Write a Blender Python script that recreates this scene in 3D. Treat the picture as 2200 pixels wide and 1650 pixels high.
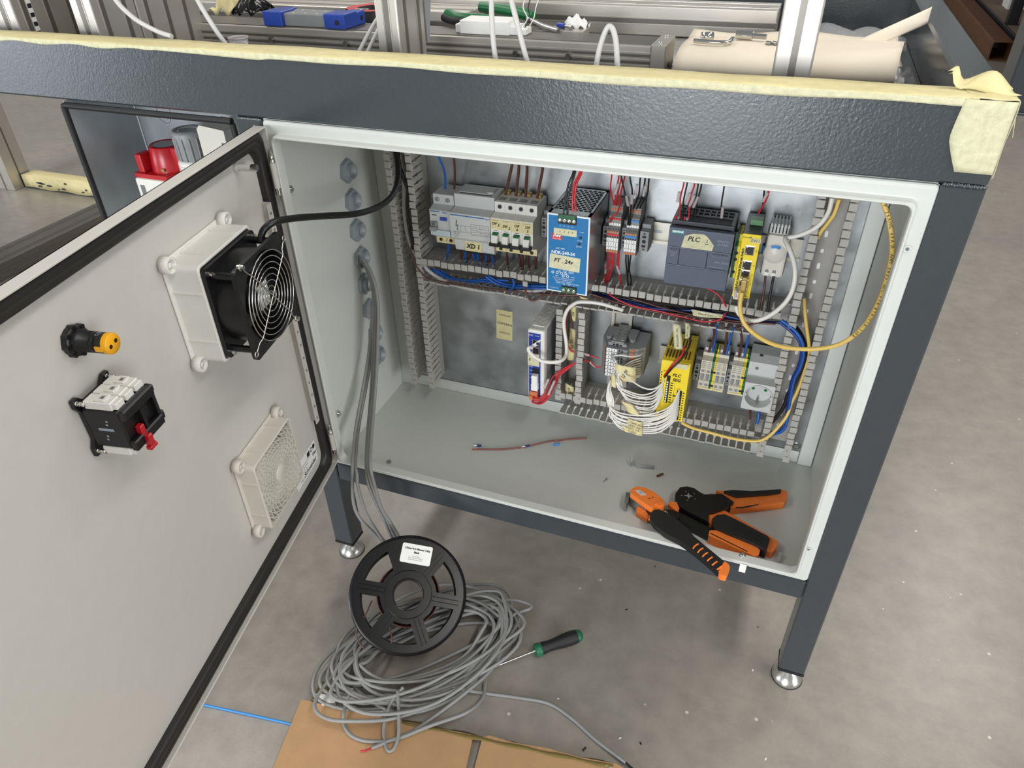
import bpy, math, random
from mathutils import Matrix, Vector
random.seed(7)
for o in list(bpy.data.objects): bpy.data.objects.remove(o, do_unlink=True)
SC = bpy.context.scene
COL = SC.collection
# ------------------------------------------------------------------ camera
cam_d = bpy.data.cameras.new('camera'); cam = bpy.data.objects.new('camera', cam_d); COL.objects.link(cam)
cam.matrix_world = Matrix(((0.937713, -0.187675, 0.292355, 0.648163),
    (0.346876, 0.552435, -0.757953, -0.791703),
    (-0.019258, 0.812154, 0.583126, 0.861249),
    (0.000000, 0.000000, 0.000000, 1.000000)))
cam_d.lens = 25.3148
cam_d.sensor_width = 36.0; cam_d.clip_start = 0.02; cam_d.clip_end = 60
SC.camera = cam
# ------------------------------------------------------------------ light
W = bpy.data.worlds.new('hall_ambience'); SC.world = W; W.use_nodes = True
bg = W.node_tree.nodes['Background']; bg.inputs[0].default_value = (0.93, 0.97, 1.0, 1); bg.inputs[1].default_value = 0.23
def area(name, loc, target, sx, sy, power, col):
    d = bpy.data.lights.new(name, 'AREA'); d.shape = 'RECTANGLE'; d.size = sx; d.size_y = sy; d.energy = power; d.color = col
    o = bpy.data.objects.new(name, d); COL.objects.link(o); o.location = loc
    o.rotation_euler = (Vector(target) - Vector(loc)).to_track_quat('-Z', 'Y').to_euler(); return o
area('hall_lamp', (2.8, -0.8, 4.3), (2.8, -0.8, 0), .5, 5.0, 120, (1.0, 0.96, 0.90))
area('hall_lamp', (2.8, 5.5, 4.3), (2.8, 5.5, 0), .5, 5.0, 110, (1.0, 0.95, 0.88))
area('hall_lamp', (-2.6, -0.8, 4.3), (-2.6, -0.8, 0), .5, 5.0, 90, (1.0, 0.96, 0.90))
area('hall_lamp', (-2.6, 5.5, 4.3), (-2.6, 5.5, 0), .5, 5.0, 90, (1.0, 0.95, 0.88))
area('gate_daylight', (-0.55, -8.8, 1.35), (-0.55, 0, 1.2), 2.8, 3.2, 470, (0.92, 0.96, 1.0))
area('window_or_fill_light', (-8.8, -6.3, 1.0), (0, -6.3, 0.9), 2.6, 2.2, 220, (0.86, 0.93, 1.0))  # window mirrored in the left end of the front beam
area('window_or_fill_light', (8.8, -3.6, 1.6), (0, -2.4, 0.6), 5.0, 2.6, 330, (0.93, 0.96, 1.0))  # added fill from the right to brighten door and left wall; no known window
SC.view_settings.view_transform = 'Standard'; SC.view_settings.look = 'None'
SC.view_settings.gamma = 1; SC.view_settings.use_curve_mapping = False; SC.view_settings.exposure = 0.25
# ------------------------------------------------------------------ materials
MT = {}
def s2l(c): return tuple(((v/255)/12.92 if v/255 <= .04045 else ((v/255+.055)/1.055)**2.4) for v in c)
def mat(name, rgb, rough=.5, metal=0., var=.06, vscale=60., bump=0., bscale=300., spec=.5, alpha=1., trans=0., emit=0., coat=0., rvar=0.):
    """procedural principled material; rgb are sRGB 0-255 values"""
    m = bpy.data.materials.new(name); m.use_nodes = True; nt = m.node_tree; N = nt.nodes; L = nt.links
    b = N['Principled BSDF']; c = s2l(rgb)
    b.inputs['Roughness'].default_value = rough; b.inputs['Metallic'].default_value = metal
    b.inputs['Specular IOR Level'].default_value = spec
    if alpha < 1: b.inputs['Alpha'].default_value = alpha
    if trans > 0: b.inputs['Transmission Weight'].default_value = trans
    if coat > 0: b.inputs['Coat Weight'].default_value = coat; b.inputs['Coat Roughness'].default_value = .12
    tc = N.new('ShaderNodeTexCoord'); no = N.new('ShaderNodeTexNoise'); no.inputs['Scale'].default_value = vscale; no.inputs['Detail'].default_value = 4
    L.new(tc.outputs['Object'], no.inputs['Vector'])
    r = N.new('ShaderNodeValToRGB'); r.color_ramp.elements[0].position = .3; r.color_ramp.elements[1].position = .7
    r.color_ramp.elements[0].color = tuple(max(0, v*(1-var)) for v in c)+(1,); r.color_ramp.elements[1].color = tuple(min(1, v*(1+var)) for v in c)+(1,)
    L.new(no.outputs['Fac'], r.inputs['Fac']); L.new(r.outputs['Color'], b.inputs['Base Color'])
    if rvar > 0:
        mr = N.new('ShaderNodeMapRange'); mr.inputs[1].default_value = .3; mr.inputs[2].default_value = .7
        mr.inputs[3].default_value = max(.02, rough-rvar); mr.inputs[4].default_value = min(1, rough+rvar)
        L.new(no.outputs['Fac'], mr.inputs[0]); L.new(mr.outputs[0], b.inputs['Roughness'])
    if bump > 0:
        n2 = N.new('ShaderNodeTexNoise'); n2.inputs['Scale'].default_value = bscale; n2.inputs['Detail'].default_value = 2
        L.new(tc.outputs['Object'], n2.inputs['Vector'])
        bp = N.new('ShaderNodeBump'); bp.inputs['Strength'].default_value = bump; bp.inputs['Distance'].default_value = .001
        L.new(n2.outputs['Fac'], bp.inputs['Height']); L.new(bp.outputs['Normal'], b.inputs['Normal'])
    MT[name] = m; return m
mat('frame_paint', (60, 65, 69), .2, bump=.2, bscale=330, var=.03, spec=.7)
mat('enclosure_paint', (206, 208, 203), .42, bump=.05, bscale=500, var=.015)
mat('door_paint', (200, 197, 190), .33, bump=.05, bscale=420, var=.015)
mat('gasket_foam', (40, 38, 36), .45, var=.1)
mat('zinc', (168, 172, 174), .34, metal=.85, var=.16, vscale=22, rvar=.1, bump=.04, bscale=200)
mat('zinc_dull', (168, 174, 178), .4, metal=.3, var=.14, vscale=14, rvar=.1)
mat('rail_steel', (204, 201, 190), .3, metal=.55, var=.05)
mat('duct_grey', (172, 169, 162), .5, var=.04)
mat('duct_shaded', (158, 155, 149), .55, var=.04)  # same duct plastic darkened to paint in the shade inside the channel
mat('white_plastic', (226, 224, 217), .38, var=.02)
mat('warm_plastic', (214, 210, 199), .4, var=.02)
mat('light_grey_plastic', (196, 198, 196), .4, var=.02)
mat('mid_grey_plastic', (140, 142, 143), .45, var=.03)
mat('clear_grey', (188, 202, 206), .2, var=.02)
mat('black_plastic', (17, 17, 19), .38, var=.1)
mat('spool_black', (9, 9, 10), .24, var=.1, spec=.35)
mat('black_gloss', (14, 14, 15), .16, var=.1)
mat('black_rubber', (23, 23, 24), .55, var=.1)
mat('plc_blue_grey', (84, 93, 110), .42, var=.03)
mat('plc_dark', (52, 56, 62), .45, var=.03)
mat('psu_blue', (22, 112, 170), .35, var=.03)
mat('psu_steel', (170, 172, 172), .3, metal=.85, var=.05)
mat('deep_blue', (22, 52, 150), .4, var=.03)
mat('tool_blue', (38, 72, 168), .38, var=.03)
mat('label_blue', (38, 110, 176), .4, var=.03)
mat('safety_yellow', (240, 214, 46), .42, var=.03)
mat('buzzer_yellow', (246, 176, 28), .35, var=.03)
mat('green_plastic', (38, 92, 60), .4, var=.04)
mat('pale_green', (96, 138, 96), .4, var=.04)
mat('toggle_green', (16, 104, 58), .35, var=.03)
mat('earth_green', (30, 104, 70), .4, var=.04)
mat('orange', (240, 126, 50), .42, var=.03)
mat('terminal_orange', (206, 118, 72), .45, var=.04)
mat('red_plastic', (178, 22, 34), .32, var=.04)
mat('bridge_red', (208, 58, 62), .4, var=.03)
mat('bridge_blue', (60, 140, 208), .4, var=.03)
mat('ivory', (206, 200, 182), .42, var=.03)
mat('brass', (176, 150, 90), .35, metal=.8)
mat('chrome', (215, 213, 208), .14, metal=1, var=.02)
mat('satin_steel', (206, 204, 198), .26, metal=.9, var=.03)
mat('gland_grey', (150, 158, 163), .42, var=.03)
mat('steel', (176, 176, 174), .28, metal=.95, var=.05)
mat('aluminium', (196, 191, 183), .36, metal=.65, var=.04, vscale=20)
mat('aluminium_dark', (118, 114, 108), .4, metal=.6, var=.05)
mat('tape', (219, 207, 156), .7, var=.07, vscale=70, bump=.5, bscale=500)
mat('tape_pale', (208, 205, 170), .75, var=.12, vscale=140, bump=.5, bscale=500)
mat('paper', (232, 220, 200), .8, var=.02)
mat('label_white', (236, 236, 232), .5, var=.01)
mat('ink', (24, 24, 28), .6, var=.0)
mat('ink_grey', (110, 112, 114), .6, var=.0)
mat('ink_white', (232, 236, 238), .5, var=.0)
mat('ink_pale', (150, 160, 172), .5, var=.0)
mat('ink_red', (206, 44, 44), .5, var=.0)
mat('ink_blue', (32, 104, 156), .5, var=.0)
mat('ink_teal', (24, 148, 150), .5, var=.0)
mat('cardboard', (184, 146, 106), .85, var=.05, vscale=30, bump=.2, bscale=150)
mat('packing_tape', (120, 104, 58), .25, var=.08)
mat('cable_grey', (138, 138, 136), .5, var=.04)
mat('cable_white', (226, 223, 216), .42, var=.02)
mat('cable_pale', (196, 194, 190), .42, var=.02)
mat('cable_black', (19, 19, 19), .36, var=.06)
mat('cable_yellow', (232, 198, 108), .42, var=.03)
mat('wire_blue', (34, 94, 180), .38, var=.04)
mat('wire_navy', (24, 50, 122), .4, var=.04)
mat('wire_brown', (88, 52, 44), .4, var=.06)
mat('wire_red', (196, 30, 40), .38, var=.04)
mat('wire_black', (20, 20, 22), .4, var=.06)
mat('sleeve', (206, 196, 196), .3, var=.03, alpha=.62)
mat('copper', (184, 108, 72), .3, metal=.9)
mat('rust_brown', (96, 60, 34), .7, var=.2, vscale=15)
mat('rack_dark', (26, 28, 27), .5, var=.1)
mat('rack_board', (120, 104, 88), .7, var=.08)
mat('plate_steel', (120, 118, 114), .24, metal=.75, var=.16, vscale=9, rvar=.08)
mat('film', (220, 222, 224), .12, var=.03, alpha=.3)
mat('offcut', (140, 88, 80), .35, var=.06)
# concrete floor with stains and pale specks
m = bpy.data.materials.new('concrete'); m.use_nodes = True; nt = m.node_tree; N = nt.nodes; L = nt.links; b = N['Principled BSDF']
tc = N.new('ShaderNodeTexCoord')
def noise(scale, det=5, ro=.6):
    n = N.new('ShaderNodeTexNoise'); n.inputs['Scale'].default_value = scale; n.inputs['Detail'].default_value = det; n.inputs['Roughness'].default_value = ro
    L.new(tc.outputs['Object'], n.inputs['Vector']); return n
n1 = noise(1.6, 6); n2 = noise(26, 5, .7); n3 = noise(190, 2)
r1 = N.new('ShaderNodeValToRGB'); r1.color_ramp.elements[0].position = .3; r1.color_ramp.elements[1].position = .72
r1.color_ramp.elements[0].color = s2l((140, 135, 127))+(1,); r1.color_ramp.elements[1].color = s2l((160, 153, 143))+(1,)
L.new(n1.outputs['Fac'], r1.inputs['Fac'])
r2 = N.new('ShaderNodeValToRGB'); r2.color_ramp.elements[0].position = .32; r2.color_ramp.elements[1].position = .66
r2.color_ramp.elements[0].color = (.84, .84, .84, 1); r2.color_ramp.elements[1].color = (1.06, 1.06, 1.06, 1)
L.new(n2.outputs['Fac'], r2.inputs['Fac'])
mx = N.new('ShaderNodeMixRGB'); mx.blend_type = 'MULTIPLY'; mx.inputs[0].default_value = 1
L.new(r1.outputs[0], mx.inputs[1]); L.new(r2.outputs[0], mx.inputs[2])
vo = N.new('ShaderNodeTexVoronoi'); vo.inputs['Scale'].default_value = 17; L.new(tc.outputs['Object'], vo.inputs['Vector'])
r3 = N.new('ShaderNodeValToRGB'); r3.color_ramp.elements[0].position = .035; r3.color_ramp.elements[1].position = .055
r3.color_ramp.elements[0].color = (1, 1, 1, 1); r3.color_ramp.elements[1].color = (0, 0, 0, 1)
L.new(vo.outputs['Distance'], r3.inputs['Fac'])
mx2 = N.new('ShaderNodeMixRGB'); mx2.inputs[2].default_value = s2l((206, 200, 190))+(1,)
L.new(r3.outputs[0], mx2.inputs[0]); L.new(mx.outputs[0], mx2.inputs[1]); L.new(mx2.outputs[0], b.inputs['Base Color'])
b.inputs['Roughness'].default_value = .3
bp = N.new('ShaderNodeBump'); bp.inputs['Strength'].default_value = .12; bp.inputs['Distance'].default_value = .001
L.new(n3.outputs['Fac'], bp.inputs['Height']); L.new(bp.outputs['Normal'], b.inputs['Normal']); MT['concrete'] = m
# ------------------------------------------------------------------ mesh helpers
class MB:
    def __init__(s): s.v = []; s.f = []; s.sm = []
    def add(s, vs, fs, smooth=False):
        o = len(s.v); s.v += [tuple(p) for p in vs]
        for f in fs: s.f.append(tuple(i+o for i in f)); s.sm.append(smooth)
        return s
    def box(s, x0, x1, y0, y1, z0, z1, b=0.):
        if x0 > x1: x0, x1 = x1, x0
        if y0 > y1: y0, y1 = y1, y0
        if z0 > z1: z0, z1 = z1, z0
        b = min(b, (x1-x0)*.45, (y1-y0)*.45, (z1-z0)*.45)
        if b <= 0:
            vs = [(x, y, z) for x in (x0, x1) for y in (y0, y1) for z in (z0, z1)]
            return s.add(vs, [(0, 1, 3, 2), (4, 6, 7, 5), (0, 4, 5, 1), (2, 3, 7, 6), (0, 2, 6, 4), (1, 5, 7, 3)])
        vs = []; idx = {}
        for i, X in enumerate((x0, x1)):
            for j, Y in enumerate((y0, y1)):
                for k, Z in enumerate((z0, z1)):
                    ix = b if i == 0 else -b; iy = b if j == 0 else -b; iz = b if k == 0 else -b
                    for a, p in enumerate(((X, Y+iy, Z+iz), (X+ix, Y, Z+iz), (X+ix, Y+iy, Z))):
                        idx[i, j, k, a] = len(vs); vs.append(p)
        F = []
        for i in (0, 1): q = [idx[i, j, k, 0] for j, k in ((0, 0), (0, 1), (1, 1), (1, 0))]; F.append(q if i == 0 else q[::-1])
        for j in (0, 1): q = [idx[i, j, k, 1] for i, k in ((0, 0), (1, 0), (1, 1), (0, 1))]; F.append(q if j == 0 else q[::-1])
        for k in (0, 1): q = [idx[i, j, k, 2] for i, j in ((0, 0), (0, 1), (1, 1), (1, 0))]; F.append(q if k == 0 else q[::-1])
        for j in (0, 1):
            for k in (0, 1): q = [idx[0, j, k, 1], idx[1, j, k, 1], idx[1, j, k, 2], idx[0, j, k, 2]]; F.append(q if (j+k) % 2 == 1 else q[::-1])
        for i in (0, 1):
            for k in (0, 1): q = [idx[i, 0, k, 0], idx[i, 1, k, 0], idx[i, 1, k, 2], idx[i, 0, k, 2]]; F.append(q if (i+k) % 2 == 0 else q[::-1])
        for i in (0, 1):
            for j in (0, 1): q = [idx[i, j, 0, 0], idx[i, j, 1, 0], idx[i, j, 1, 1], idx[i, j, 0, 1]]; F.append(q if (i+j) % 2 == 1 else q[::-1])
        for i in (0, 1):
            for j in (0, 1):
                for k in (0, 1): q = [idx[i, j, k, a] for a in (0, 1, 2)]; F.append(q if (i+j+k) % 2 == 0 else q[::-1])
        return s.add(vs, F)
    def prism(s, poly, ax, a0, a1, cap=True, smooth=False):
        """polygon extruded along axis; poly is (y,z) for x, (x,z) for y, (x,y) for z"""
        n = len(poly)
        def P(p, a): return {'x': (a, p[0], p[1]), 'y': (p[0], a, p[1]), 'z': (p[0], p[1], a)}[ax]
        vs = [P(p, a0) for p in poly]+[P(p, a1) for p in poly]
        s.add(vs, [(i, (i+1) % n, n+(i+1) % n, n+i) for i in range(n)], smooth)
        if cap: s.add(vs, [tuple(range(n))[::-1], tuple(range(n, 2*n))])
        return s
    def lathe(s, prof, o=(0, 0, 0), d=(0, 0, 1), n=20, smooth=True, a0=0., a1=2*math.pi):
        d = Vector(d).normalized(); o = Vector(o); u = d.orthogonal().normalized(); w = d.cross(u)
        closed = abs(a1-a0-2*math.pi) < 1e-6; m = n if closed else n+1; vs = []
        for r, h in prof:
            for i in range(m):
                a = a0+(a1-a0)*i/n; vs.append(o+d*h+(u*math.cos(a)+w*math.sin(a))*r)
        fs = [(j*m+i, j*m+(i+1) % m, (j+1)*m+(i+1) % m, (j+1)*m+i) for j in range(len(prof)-1) for i in range(n)]
        return s.add(vs, fs, smooth)
    def cyl(s, p0, p1, r, r1=None, n=16, smooth=True):
        p0 = Vector(p0); p1 = Vector(p1); r1 = r if r1 is None else r1; L_ = (p1-p0).length
        s.lathe([(r, 0), (r1, L_)], p0, p1-p0, n, smooth)
        s.lathe([(0, 0), (r, 0)], p0, p1-p0, n, False); s.lathe([(r1, L_), (0, L_)], p0, p1-p0, n, False); return s
    def tube(s, pts, r, n=8, sub=6, closed=False, cap=True, radii=None):
        P = spline(pts, sub, closed) if sub > 1 else [Vector(p) for p in pts]
        m = len(P); T = []
        for i in range(m):
            a = P[(i-1) % m] if (closed or i > 0) else P[0]; b_ = P[(i+1) % m] if (closed or i < m-1) else P[-1]
            t = b_-a; T.append(t.normalized() if t.length > 1e-9 else Vector((0, 0, 1)))
        u = T[0].orthogonal().normalized(); vs = []
        for i in range(m):
            u = u-T[i]*u.dot(T[i]); u = u.normalized() if u.length > 1e-6 else T[i].orthogonal().normalized()
            w = T[i].cross(u); rr = r if radii is None else radii[min(len(radii)-1, int(i*len(radii)/m))]
            for k in range(n): a = 2*math.pi*k/n; vs.append(P[i]+(u*math.cos(a)+w*math.sin(a))*rr)
        mm = m if closed else m-1
        s.add(vs, [(i*n+k, i*n+(k+1) % n, ((i+1) % m)*n+(k+1) % n, ((i+1) % m)*n+k) for i in range(mm) for k in range(n)], True)
        if cap and not closed: s.add(vs, [tuple(range(n))[::-1], tuple(range((m-1)*n, m*n))])
        return s
    def sphere(s, c, r, n=12, sq=(1, 1, 1)):
        c = Vector(c); vs = []; m = n//2
        for j in range(m+1):
            t = math.pi*j/m
            for i in range(n): a = 2*math.pi*i/n; vs.append((c.x+r*sq[0]*math.sin(t)*math.cos(a), c.y+r*sq[1]*math.sin(t)*math.sin(a), c.z+r*sq[2]*math.cos(t)))
        return s.add(vs, [(j*n+i, (j+1)*n+i, (j+1)*n+(i+1) % n, j*n+(i+1) % n) for j in range(m) for i in range(n)], True)
    def loops(s, LL, closed_ring=True, smooth=False, cap0=False, cap1=False):
        n = len(LL[0]); vs = [p for l in LL for p in l]
        k = n if closed_ring else n-1
        s.add(vs, [(j*n+i, j*n+(i+1) % n, (j+1)*n+(i+1) % n, (j+1)*n+i) for j in range(len(LL)-1) for i in range(k)], smooth)
        if cap0: s.add(vs, [tuple(range(n))[::-1]])
        if cap1: s.add(vs, [tuple(range((len(LL)-1)*n, len(LL)*n))])
        return s
    def sheet(s, grid, th=0.0004):
        """grid[i][j] of points -> sheet with real thickness along local normals"""
        a = len(grid); b_ = len(grid[0]); G = [[Vector(p) for p in row] for row in grid]; top = []; bot = []
        for i in range(a):
            for j in range(b_):
                du = G[min(i+1, a-1)][j]-G[max(i-1, 0)][j]; dv = G[i][min(j+1, b_-1)]-G[i][max(j-1, 0)]
                n_ = du.cross(dv); n_ = n_.normalized() if n_.length > 1e-12 else Vector((0, 0, 1))
                top.append(G[i][j]+n_*th*.5); bot.append(G[i][j]-n_*th*.5)
        ix = lambda i, j: i*b_+j; o = a*b_
        F = [(ix(i, j), ix(i+1, j), ix(i+1, j+1), ix(i, j+1)) for i in range(a-1) for j in range(b_-1)]
        F += [(o+ix(i, j), o+ix(i, j+1), o+ix(i+1, j+1), o+ix(i+1, j)) for i in range(a-1) for j in range(b_-1)]
        ed = [ix(i, 0) for i in range(a)]+[ix(a-1, j) for j in range(1, b_)]+[ix(i, b_-1) for i in range(a-2, -1, -1)]+[ix(0, j) for j in range(b_-2, 0, -1)]
        F += [(ed[k], o+ed[k], o+ed[(k+1) % len(ed)], ed[(k+1) % len(ed)]) for k in range(len(ed))]
        return s.add(top+bot, F, True)
    def xf(s, M):
        s.v = [tuple(M @ Vector(p)) for p in s.v]; return s
def spline(pts, sub=6, closed=False):
    P = [Vector(p) for p in pts]; n = len(P)
    if n < 3: return P
    out = []; rng = n if closed else n-1
    for i in range(rng):
        p1 = P[i]; p2 = P[(i+1) % n]
        p0 = P[(i-1) % n] if (closed or i > 0) else p1*2-p2
        p3 = P[(i+2) % n] if (closed or i < n-2) else p2*2-p1
        for k in range(sub):
            t = k/sub
            out.append(((p1*2)+(p2-p0)*t+(p0*2-p1*5+p2*4-p3)*t*t+(p1*3-p0-p2*3+p3)*t**3)*.5)
    if not closed: out.append(P[-1])
    return out
def rrect(x0, x1, z0, z1, r, seg=4):
    r = max(r, 1e-5); out = []
    for cx, cz, a in ((x1-r, z1-r, 0), (x0+r, z1-r, 90), (x0+r, z0+r, 180), (x1-r, z0+r, 270)):
        for k in range(seg+1): t = math.radians(a+90*k/seg); out.append((cx+r*math.cos(t), cz+r*math.sin(t)))
    return out
WM = {}                                   # world matrix of every object built so far
def link(o, M, parent=None):
    COL.objects.link(o)
    if parent is not None: o.parent = parent; o.matrix_parent_inverse = WM[parent.name].inverted()
    o.matrix_basis = M; WM[o.name] = M.copy(); return o
def mesh(name, mb):
    me = bpy.data.meshes.new(name); me.from_pydata(mb.v, [], mb.f); me.polygons.foreach_set('use_smooth', mb.sm); me.update(); return me
def obj(name, mb, m, parent=None, M=None, label=None, cat=None, group=None, kind=None):
    if M is None:
        xs = [p[0] for p in mb.v]; ys = [p[1] for p in mb.v]; zs = [p[2] for p in mb.v]
        c = ((min(xs)+max(xs))/2, (min(ys)+max(ys))/2, min(zs)); mb.v = [(p[0]-c[0], p[1]-c[1], p[2]-c[2]) for p in mb.v]; M = Matrix.Translation(c)
    me = mesh(name, mb); me.materials.append(MT[m] if isinstance(m, str) else m)
    o = bpy.data.objects.new(name, me); link(o, M, parent); tag(o, label, cat, group, kind); return o
def inst(name, me, M, parent): o = bpy.data.objects.new(name, me); return link(o, M, parent)
def tag(o, label=None, cat=None, group=None, kind=None):
    if label: o['label'] = label
    if cat: o['category'] = cat
    if group: o['group'] = group
    if kind: o['kind'] = kind
    return o
def thing(name, label, cat, loc=(0, 0, 0), group=None, M=None):
    o = bpy.data.objects.new(name, None); o.empty_display_size = .02
    link(o, M if M is not None else Matrix.Translation(loc)); return tag(o, label, cat, group)
def copy_thing(root, M, label=None):
    """copy a thing with its parts and their sub-parts"""
    D = M @ WM[root.name].inverted()
    def rec(src, par):
        c = src.copy(); COL.objects.link(c)
        if par is None: c.matrix_basis = M; WM[c.name] = M.copy()
        else: c.parent = par; WM[c.name] = D @ WM[src.name]
        for ch in src.children: rec(ch, c)
        return c
    kids = rec(root, None)
    if label: kids['label'] = label
    return kids
FRONT = Matrix.Rotation(math.radians(90), 4, 'X')       # local x,y -> world x,z ; normal towards -y
def front(x, y, z, rot=0.): return Matrix.Translation((x, y, z)) @ FRONT @ Matrix.Rotation(rot, 4, 'Z')
_tc = {}
def text(s, size, M, m, parent, name='lettering', shear=0., ax='CENTER', space=1., bold=0.):
    key = (s, round(size, 5), shear, ax, space, bold)
    if key not in _tc:
        cu = bpy.data.curves.new('t', 'FONT'); cu.body = s; cu.size = size; cu.shear = shear; cu.align_x = ax; cu.align_y = 'CENTER'; cu.space_character = space; cu.resolution_u = 2
        cu.offset = bold
        t = bpy.data.objects.new('t', cu); COL.objects.link(t); bpy.context.view_layer.update()
        me = bpy.data.meshes.new_from_object(t); bpy.data.objects.remove(t); bpy.data.curves.remove(cu); _tc[key] = me
    me = _tc[key].copy(); me.name = name; me.materials.clear(); me.materials.append(MT[m]); o = bpy.data.objects.new(name, me); return link(o, M, parent)
def cable(name, pts, r, m, label, cat='cable', group=None, n=8, sub=6):
    return obj(name, MB().tube(pts, r, n, sub), m, label=label, cat=cat, group=group)
# ================================================================== setting
FZ = -0.26
obj('floor', MB().box(-9, 9, -9, 13, FZ-.05, FZ), 'concrete', kind='structure', M=Matrix.Identity(4))
# ================================================================== steel table frame
tb = thing('steel_table_frame', 'dark grey painted steel machine table frame holding the open enclosure', 'table', (0, .3, FZ))
obj('front_beam', MB().box(-2.2, .84, 0, .04, .60, .68, .003), 'frame_paint', tb)
obj('side_beam', MB().box(.80, .84, .0405, .68, .60, .68, .003), 'frame_paint', tb)
obj('back_beam', MB().box(-2.2, .84, .6805, .72, .60, .68, .003), 'frame_paint', tb)
obj('side_beam', MB().box(-2.2, -2.16, .0405, .68, .60, .68, .003), 'frame_paint', tb)
def leg(x, y):
    l = obj('leg', MB().box(x, x+.04, y, y+.04, -.218, .5995, .002), 'frame_paint', tb)
    obj('end_cap', MB().box(x-.0005, x+.0405, y-.0005, y+.0405, -.2235, -.2182, .001), 'black_plastic', l)
    f = MB().lathe([(0, .037), (.006, .037), (.006, .026), (.0095, .0245), (.011, .0225), (.0165, .0175), (.0225, .0105), (.0245, .006), (.0247, .0015)], (x+.02, y+.02, FZ), n=32)
    f.lathe([(.0245, .0015), (0, .0015)], (x+.02, y+.02, FZ), n=32)
    obj('levelling_foot', f, 'satin_steel', l)
    obj('rubber_sole', MB().lathe([(0, .0016), (.0255, .0016), (.0255, 0), (0, 0)], (x+.02, y+.02, FZ), n=32), 'black_rubber', l)
for x, y in ((.8003, 0), (-.0418, 0), (.8003, .68), (-.0418, .68), (-2.2, 0), (-2.2, .68)): leg(x, y)
obj('lower_beam', MB().box(.0003, .7997, 0, .04, -.041, -.0018, .002), 'frame_paint', tb)
obj('lower_beam', MB().box(-.0015, .7997, .681, .719, -.041, -.0018, .002), 'frame_paint', tb)
obj('lower_beam', MB().box(.8004, .8396, .041, .6795, -.041, -.0018, .002), 'frame_paint', tb)
obj('lower_beam', MB().box(-.0414, -.0022, .041, .6795, -.041, -.0018, .002), 'frame_paint', tb)
w = MB()
for k in range(13): w.sphere((.803+.0029*k, -.0004, .6003+random.uniform(-.0006, .0006)), .0022, 8, (1, .6, 1.1))
obj('weld_seam', w, 'frame_paint', tb)
obj('deck_plate', MB().box(-2.159, .7995, .0405, .6795, .6005, .622), 'plate_steel', tb)
# ================================================================== enclosure
en = thing('electrical_enclosure', 'light grey steel electrical enclosure with its door swung open', 'enclosure', (.4, .14, 0))
body = MB()
T = .0012
body.box(0, .8, .281, .283, 0, .6); body.box(0, .8, .006, .283, -.0015, 0); body.box(0, .8, .006, .283, .5975, .599)
body.box(-.0015, 0, .006, .283, -.0015, .599); body.box(.7985, .8, .006, .283, -.0015, .599)
def ring(mb, prof, x0, x1, z0, z1, P, smooth=False, seg=5):
    LL = []
    for ins, d, r in prof: LL.append([P(a, d, c) for a, c in rrect(x0+ins, x1-ins, z0+ins, z1-ins, r, seg)])
    return mb.loops(LL, True, smooth)
FP = lambda a, d, c: (a, d, c)
ring(body, [(0, .0062, .005), (0, .002, .005), (.0012, .0, .005), (.005, -.0002, .005), (.0145, .0004, .006), (.0158, .0002, .007), (.0163, -.0105, .008), (.0172, -.0122, .0085), (.0188, -.0122, .009), (.0197, -.0105, .009), (.0197, .003, .009), (.0188, .0032, .009), (.0188, .005, .009), (.012, .0055, .009), (0, .0062, .005)], 0, .8, .0, .5985, FP)
obj('body', body, 'enclosure_paint', en)
# back-wall stiffening rims and door-side return seen beside the mounting plate
rim = MB(); rim.box(.0003, .026, .262, .2808, .0003, .597, .001); rim.box(.774, .797, .262, .2808, .0003, .597, .001); rim.box(.0265, .7735, .2665, .2808, .0003, .0285, .001)
obj('back_rim', rim, 'enclosure_paint', en)
obj('seal_line', MB().box(.7974, .7985, .2795, .2808, .001, .596), 'gasket_foam', en)
pl = obj('mounting_plate', MB().box(.027, .7735, .2602, .2625, .03, .57, .0006).box(.027, .7735, .2602, .2662, .03, .0315), 'zinc', en)
for x, z in ((.7645, .043), (.036, .556), (.7645, .556)):
    obj('plate_screw', MB().cyl((x, .2602, z), (x, .2562, z), .0045, n=6, smooth=False), 'chrome', pl)
    obj('washer', MB().lathe([(.0035, 0), (.0075, 0), (.0075, -.0008), (.0035, -.0008)], (x+.0001, .2602, z), (0, 1, 0), 20), 'steel', pl)
for z, y in ((.473, .1745), (.424, .1748), (.372, .175), (.322, .1757), (.2725, .174), (.221, .1755), (.167, .181), (.119, .181)):
    g = obj('cable_gland', MB().lathe([(.0125, .0135), (.0125, .003), (.0155, .003), (.0165, .002), (.0165, 0)], (.0004, y, z), (1, 0, 0), 20).lathe([(.0125, .0135), (.0088, .0135), (.0088, .0005), (0, .0005)], (.0004, y, z), (1, 0, 0), 20), 'gland_grey', en)
    nut = [(y+.0195*math.cos(math.radians(60*k+17)), z+.0195*math.sin(math.radians(60*k+17))) for k in range(6)]
    obj('locknut', MB().prism(nut, 'x', .0005, .0068), 'gland_grey', g)
for y, z in ((.0242, .497), (.0297, .0896)):
    obj('hinge_bolt', MB().cyl((.0003, y, z), (.0052, y, z), .0062, n=6, smooth=False).cyl((.005, y, z), (.0085, y, z), .003, n=10), 'chrome', en)
obj('floor_screw', MB().cyl((.0918, .0307, .0002), (.0918, .0307, .004), .004, n=10), 'steel', en)
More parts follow.
